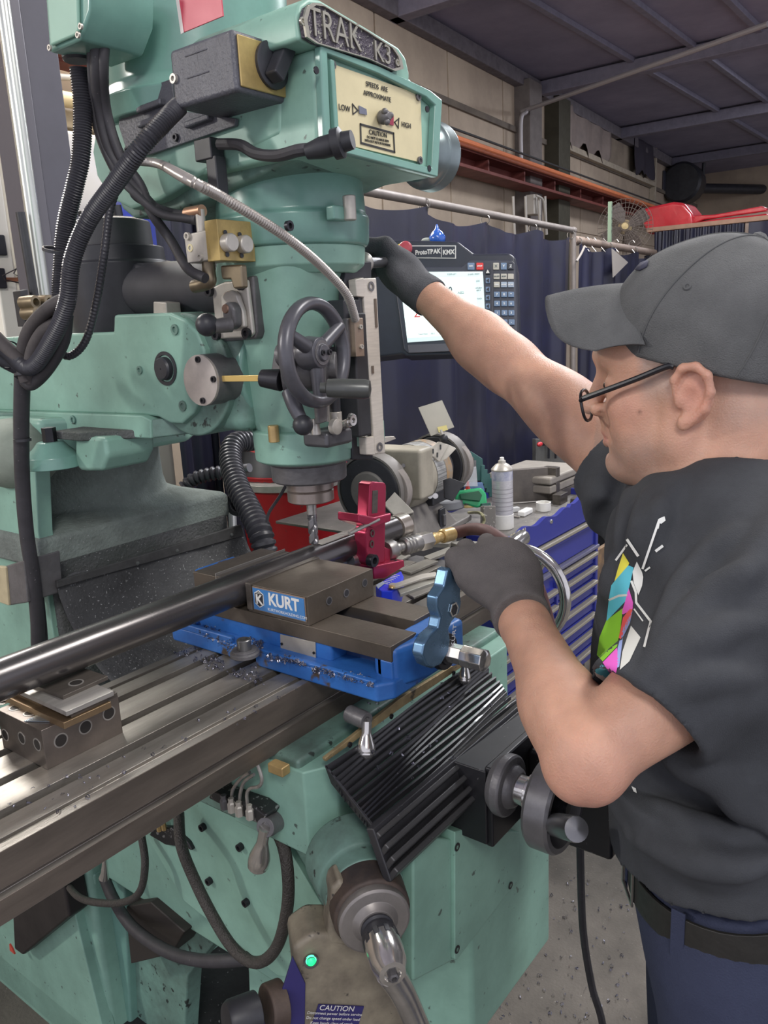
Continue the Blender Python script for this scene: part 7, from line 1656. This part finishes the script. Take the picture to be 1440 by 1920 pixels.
# printed artwork laid on the cloth (plain colour fields and lines)
def decal(pts, mat, name='shirt_print', off=.0012, step=7):
    bm = bmesh.new(); vv = [bm.verts.new((x, y, 0)) for x, y in pts]; bm.faces.new(vv); bmesh.ops.triangulate(bm, faces=bm.faces[:])
    for _ in range(6):
        L = [e for e in bm.edges if e.calc_length() > step]
        if not L: break
        bmesh.ops.subdivide_edges(bm, edges=L, cuts=1); bmesh.ops.triangulate(bm, faces=bm.faces[:])
    vs_ = []; ok = True; last = None
    for v in bm.verts:
        p = onray(shb, v.co.x, v.co.y, off, None)
        if p is None or (p-CAM).length > 1.2: p = last if last is not None else PD(v.co.x, v.co.y, .93)
        last = p; vs_.append(p)
    bm.verts.index_update(); fs_ = [tuple(v.index for v in f.verts) for f in bm.faces]; bm.free()
    return B().add(vs_, fs_).build(name, mat, shirt, smooth=180)
def line(pts, wd_, mat):
    for i in range(len(pts)-1):
        a, b = np.array(pts[i], float), np.array(pts[i+1], float); d = (b-a)/np.linalg.norm(b-a); n_ = np.array((-d[1], d[0]))*wd_; a = a-d*wd_*.5; b = b+d*wd_*.5
        decal([tuple(a+n_), tuple(b+n_), tuple(b-n_), tuple(a-n_)], mat, 'printed_line', .0016)
pk = dict(yellow=(.80, .74, .08), cyan=(.10, .50, .62), cyan2=(.12, .58, .60), green=(.25, .58, .03), mag=(.75, .12, .55), redp=(.80, .10, .10), grey=(.62, .62, .58), whitep=(.76, .77, .74), lilac=(.30, .38, .70))
pk = {k: M('print_'+k, v, .7) for k, v in pk.items()}
decal([(1168, 1037), (1180, 1056), (1178, 1060), (1152, 1090), (1158, 1068)], pk['yellow'])
decal([(1178, 1060), (1188, 1064), (1180, 1100), (1172, 1128), (1137, 1165), (1142, 1120), (1146, 1098), (1152, 1090)], pk['cyan'])
decal([(1172, 1128), (1178, 1100), (1187, 1130), (1186, 1143), (1168, 1152), (1165, 1150)], pk['mag'])
decal([(1168, 1140), (1164, 1175), (1157, 1212), (1130, 1240), (1119, 1228), (1124, 1195), (1137, 1163)], pk['green'])
decal([(1187, 1138), (1182, 1160), (1164, 1198), (1160, 1196), (1168, 1158), (1180, 1142)], pk['redp'])
decal([(1186, 1145), (1181, 1168), (1168, 1195), (1161, 1250), (1157, 1252), (1158, 1215), (1168, 1178)], pk['lilac'])
decal([(1157, 1214), (1160, 1240), (1155, 1262), (1145, 1265), (1130, 1242)], pk['mag'])
decal([(1128, 1246), (1136, 1250), (1146, 1266), (1140, 1273), (1117, 1262), (1116, 1256)], pk['cyan'])
decal([(1115, 1260), (1140, 1271), (1146, 1275), (1138, 1286), (1132, 1278), (1118, 1268)], pk['grey'])
decal([(1183, 1173), (1201, 1195), (1180, 1240), (1162, 1256), (1167, 1222)], pk['grey'])
decal([(1194, 1053), (1204, 1073), (1206, 1082), (1204, 1098), (1197, 1116), (1188, 1092), (1186, 1072)], pk['whitep'])
line([(1176, 1012), (1196, 1042)], 2.6, pk['whitep']); line([(1233, 990), (1236, 975), (1205, 1066)], 2.2, pk['whitep']); decal([(1236, 972), (1246, 968), (1248, 976), (1240, 982), (1234, 980)], pk['whitep'])
line([(1242, 1024), (1230, 1033)], 2.6, pk['whitep']); line([(1218, 1064), (1210, 1070)], 1.8, pk['whitep']); line([(1175, 1022), (1155, 1050)], 2, pk['whitep'])
line([(1184, 1090), (1192, 1110), (1193, 1130), (1220, 1165), (1216, 1180), (1208, 1212)], 2.2, pk['whitep']); line([(1189, 1142), (1205, 1164)], 1.3, pk['whitep']); line([(1142, 1125), (1160, 1117), (1175, 1116)], 2, pk['grey'])
decal([(1184, 1474), (1192, 1478), (1194, 1487), (1188, 1484)], M('print_whitep', (.76, .77, .74), .7))
# ---- trousers, belt
pm_ = M('navy_work_trousers', (.028, .036, .075), .85, c2=(.022, .028, .06), sc=10, bump=.3, bsc=500)
wz = TM(1190, 1664, .97).z+.022
WC = V((HI.x, HI.y, wz+TLT*.125))-tf*.005; wz = WC.z
tr = SDF([WC.x-.32, WC.y-.32, -.01], [WC.x+.32, WC.y+.32, wz+.03], .0075)
tr.ell(WC-Z*.05, (.128, .155, .17), A4, 0)
for s_ in (1, -1):
    hp_ = WC+tlft*.09*s_-Z*.14; kn_ = V((WC.x, WC.y, .50))+tlft*.12*s_+tf*.02; an_ = V((WC.x, WC.y, .08))+tlft*.14*s_-tf*.02
    tr.cone(hp_, kn_, .098, .072, .05); tr.cone(kn_, an_, .072, .060, .03)
tr.cut(V((WC.x, WC.y, WC.z+.004)), Z+tf*TLT); tr.cut(V((0, 0, .03)), -Z)
px_, py_, pz_ = [(tr.lo[i]+np.arange(tr.n[i])*tr.h).astype(np.float32) for i in range(3)]
tr.g -= (np.sin(pz_[None, None, :]*22+px_[:, None, None]*30+1.8*np.sin(py_[None, :, None]*21))*.0025).astype(np.float32)
trs = tr.build('trousers', pm_, man, 2)
trb = BVHTree.FromPolygons([V(v) for v in tr.vs], tr.fs.tolist())
ring = []; nn = 64
for k in range(nn):
    q = 2*pi*k/nn; d = tf*math.cos(q)+tlft*math.sin(q); o = V((WC.x, WC.y, wz-.022)); o = o-Z*(d.dot(tf)*.125*TLT); h = trb.ray_cast(o+d*.4, -d)[0]; ring.append(((h-o).length if h else .14, d))
vs = []; fs = []
for r_, d in ring:
    for dz, dr in ((-.021, .0005), (-.021, .0045), (.019, .0045), (.019, .0005)): vs.append(V((WC.x, WC.y, wz-.022+dz))+d*(r_+dr)-Z*(d.dot(tf)*r_*TLT))
for k in range(nn):
    for j in range(4): fs.append((k*4+j, k*4+(j+1) % 4, ((k+1) % nn)*4+(j+1) % 4, ((k+1) % nn)*4+j))
belt = B().add(vs, fs).build('belt', M('belt_leather', (.022, .021, .019), .5, var=.3, sc=60, bump=.3), man, .001)
for k in (0, 10, 20, 38, 54):
    r_, d = ring[k]; e = Z.cross(d); c = V((WC.x, WC.y, wz-.024))+d*(r_+.006)-Z*(d.dot(tf)*r_*TLT); B().obox(c, e*.008, d*.0015, Z*.030).build('belt_loop', pm_, trs, .001)
r_, d = ring[2]; e = Z.cross(d); c = V((WC.x, WC.y, wz-.022))+d*(r_+.007)-Z*(d.dot(tf)*r_*TLT); b = B()
for a, l_, v_ in ((e*.022, .0, 1), (-e*.022, .0, 1)): b.obox(c+a, e*.002, d*.0015, Z*.022)
for a in (Z*.022, -Z*.022): b.obox(c+a, e*.024, d*.0015, Z*.002)
b.build('belt_buckle', M('buckle_steel', (.35, .33, .30), .3, .9), belt, .0005)
for s_ in (1, -1):
    f0 = V((WC.x, WC.y, 0))+tlft*.14*s_; b = SDF([f0.x-.2, f0.y-.2, -.01], [f0.x+.2, f0.y+.2, .16], .008)
    b.ell(f0+tf*.05+Z*.035, (.145, .05, .045), A4, 0); b.cone(f0-tf*.02+Z*.03, f0-tf*.02+Z*.11, .048, .05, .03); b.cut(V((0, 0, .0)), -Z); b.build('work_shoe', black, man)
# ---- gloves
glm = M('glove_knit', (.135, .122, .12), .9, c2=(.105, .096, .095), sc=20, bump=.6, bsc=900); glm2 = M('glove_palm', (.075, .076, .084), .75, c2=(.052, .053, .06), sc=18, bump=.5, bsc=500)
def finger(g, base, dirs, lens, rs, k=.004):
    p = V(base); pts = [p]
    for d, l_ in zip(dirs, lens): p = p+V(d).normalized()*l_; pts.append(p)
    g.chain(pts, rs, k); return pts
# left hand: back of the hand toward the lens, wrist low, knuckles up, fingers closing over the far side of the handle
fw = ray(935, 1060).normalized()
gL = SDF([HLp[i]-.17 for i in range(3)], [HLp[i]+.17 for i in range(3)], .0022)
def LP(x, y, d): return PD(x, y, d)
kn = [LP(880, 1046, 1.065), LP(915, 1030, 1.085), LP(953, 1032, 1.095), LP(985, 1056, 1.09)]     # index..little knuckles
wr = LP(968, 1120, 1.035)
for i, k_ in enumerate(kn): gL.cone(wr+(k_-wr)*.12, k_, .024, .0165, .014)
gL.ell((kn[1]+wr)*.5+(kn[2]-kn[1])*.2, (.042, .026, .046), (CR, fw, CU), .02)
gL.ell(LP(930, 1082, 1.06), (.050, .026, .034), (CR, fw, CU), .02)
for i, k_ in enumerate(kn):
    sp = (i-1.5)*.10
    finger(gL, k_, [fw*.9+CU*(.35-.1*i)+CR*sp, fw*.35-CU*.9+CR*(sp*.5-.05), -fw*.55-CU*.85-CR*.1], [.036-.003*(i == 3), .026, .020], [.0150, .0125, .0115, .010])
# thumb from the side of the palm near its base, lying along the top of the blue handle
gL.cone(LP(925, 1105, 1.045), LP(878, 1078, 1.055), .021, .0165, .014)
finger(gL, LP(882, 1082, 1.055), [LP(858, 1050, 1.07)-LP(882, 1082, 1.055), LP(852, 1072, 1.095)-LP(858, 1050, 1.07)], [.034, .022], [.0165, .0145, .012])
gL.cone(wr, LP(975, 1150, 1.012), .031, .0335, .016)
gL.cone(LP(975, 1150, 1.012), LP(978, 1160, 1.005), .0345, .0345, .01)
gL.cutlocal(LP(979, 1163, 1.004), (ELp-WLp), V(HLp)-V((.17,)*3), V(HLp)+V((.17,)*3))
gl_ = gL.build('left_glove', glm, man, 2, label='dark grey knit glove beside the blue handle')
wdir = (WLp-ELp).normalized()
B().torus(LP(978, 1157, 1.006), wdir, .0335, .0030, 40, 8).build('glove_cuff', glm, gl_)
# right hand on the quill lever
gR = SDF([HRp[i]-.16 for i in range(3)], [HRp[i]+.16 for i in range(3)], .0022)
wR = LP(785, 545, 1.405)
kr_ = [LP(722, 462, 1.40), LP(716, 468, 1.425), LP(715, 482, 1.445), LP(720, 498, 1.46)]
for i, k_ in enumerate(kr_): gR.cone(wR+(k_-wR)*.15, k_, .024, .0175, .014)
gR.ell(LP(752, 508, 1.425), (.044, .034, .030), ((CR-CU*.9).normalized(), (CR*.9+CU).normalized(), fw), .02)
for i, k_ in enumerate(kr_):
    finger(gR, k_, [-CR*.95+CU*(.10-.15*i)+fw*.1, -CR*.55-CU*.75+fw*.3, CR*.45-CU*.75+fw*.4], [.034, .024, .02], [.0150, .0130, .0115, .010])
gR.cone(LP(762, 532, 1.39), LP(742, 512, 1.385), .019, .0165, .014)
finger(gR, LP(744, 514, 1.385), [LP(735, 496, 1.395)-LP(744, 514, 1.385), LP(728, 492, 1.41)-LP(735, 496, 1.395)], [.026, .016], [.0155, .0135, .0115])
gR.cone(wR, LP(803, 556, 1.398), .029, .032, .015); gR.cone(LP(800, 553, 1.40), LP(806, 558, 1.397), .0325, .0325, .01)
gR.cutlocal(LP(808, 561, 1.396), (ERp-WRp), V(HRp)-V((.16,)*3), V(HRp)+V((.16,)*3))
gr_ = gR.build('right_glove', glm2, man, 2, label='black glove holding the quill lever')
B().torus(LP(804, 557, 1.397), (WRp-ERp).normalized(), .0315, .003, 40, 8).build('glove_cuff', glm2, gr_)
# the quill lever and its hub (part of the machine)
ql0, ql1 = P(684, 493, 'y', .09), PD(735, 491, 1.43)
B().lathe(ql0-(ql1-ql0).normalized()*.012, ql1-ql0, [(0, .010), (.004, .017), (.008, .017), (.010, .012)], 24).build('lever_collar', steel, mm, .0006)
B().cyl(ql0, ql0+(ql1-ql0)*1.0, .0088, n=20).build('quill_lever', M('lever_steel', (.33, .33, .34), .3, .85, var=.2), mm, .0008)
# ================================================================ lettering becomes plain mesh
dg_ = bpy.context.evaluated_depsgraph_get()
for o in [o for o in list(COL.objects) if o.type == 'FONT']:
    me = bpy.data.meshes.new_from_object(o.evaluated_get(dg_)); n = bpy.data.objects.new(o.name, me); COL.objects.link(n)
    n.parent = o.parent; n.matrix_local = o.matrix_local.copy(); nm = o.name; bpy.data.objects.remove(o); n.name = nm
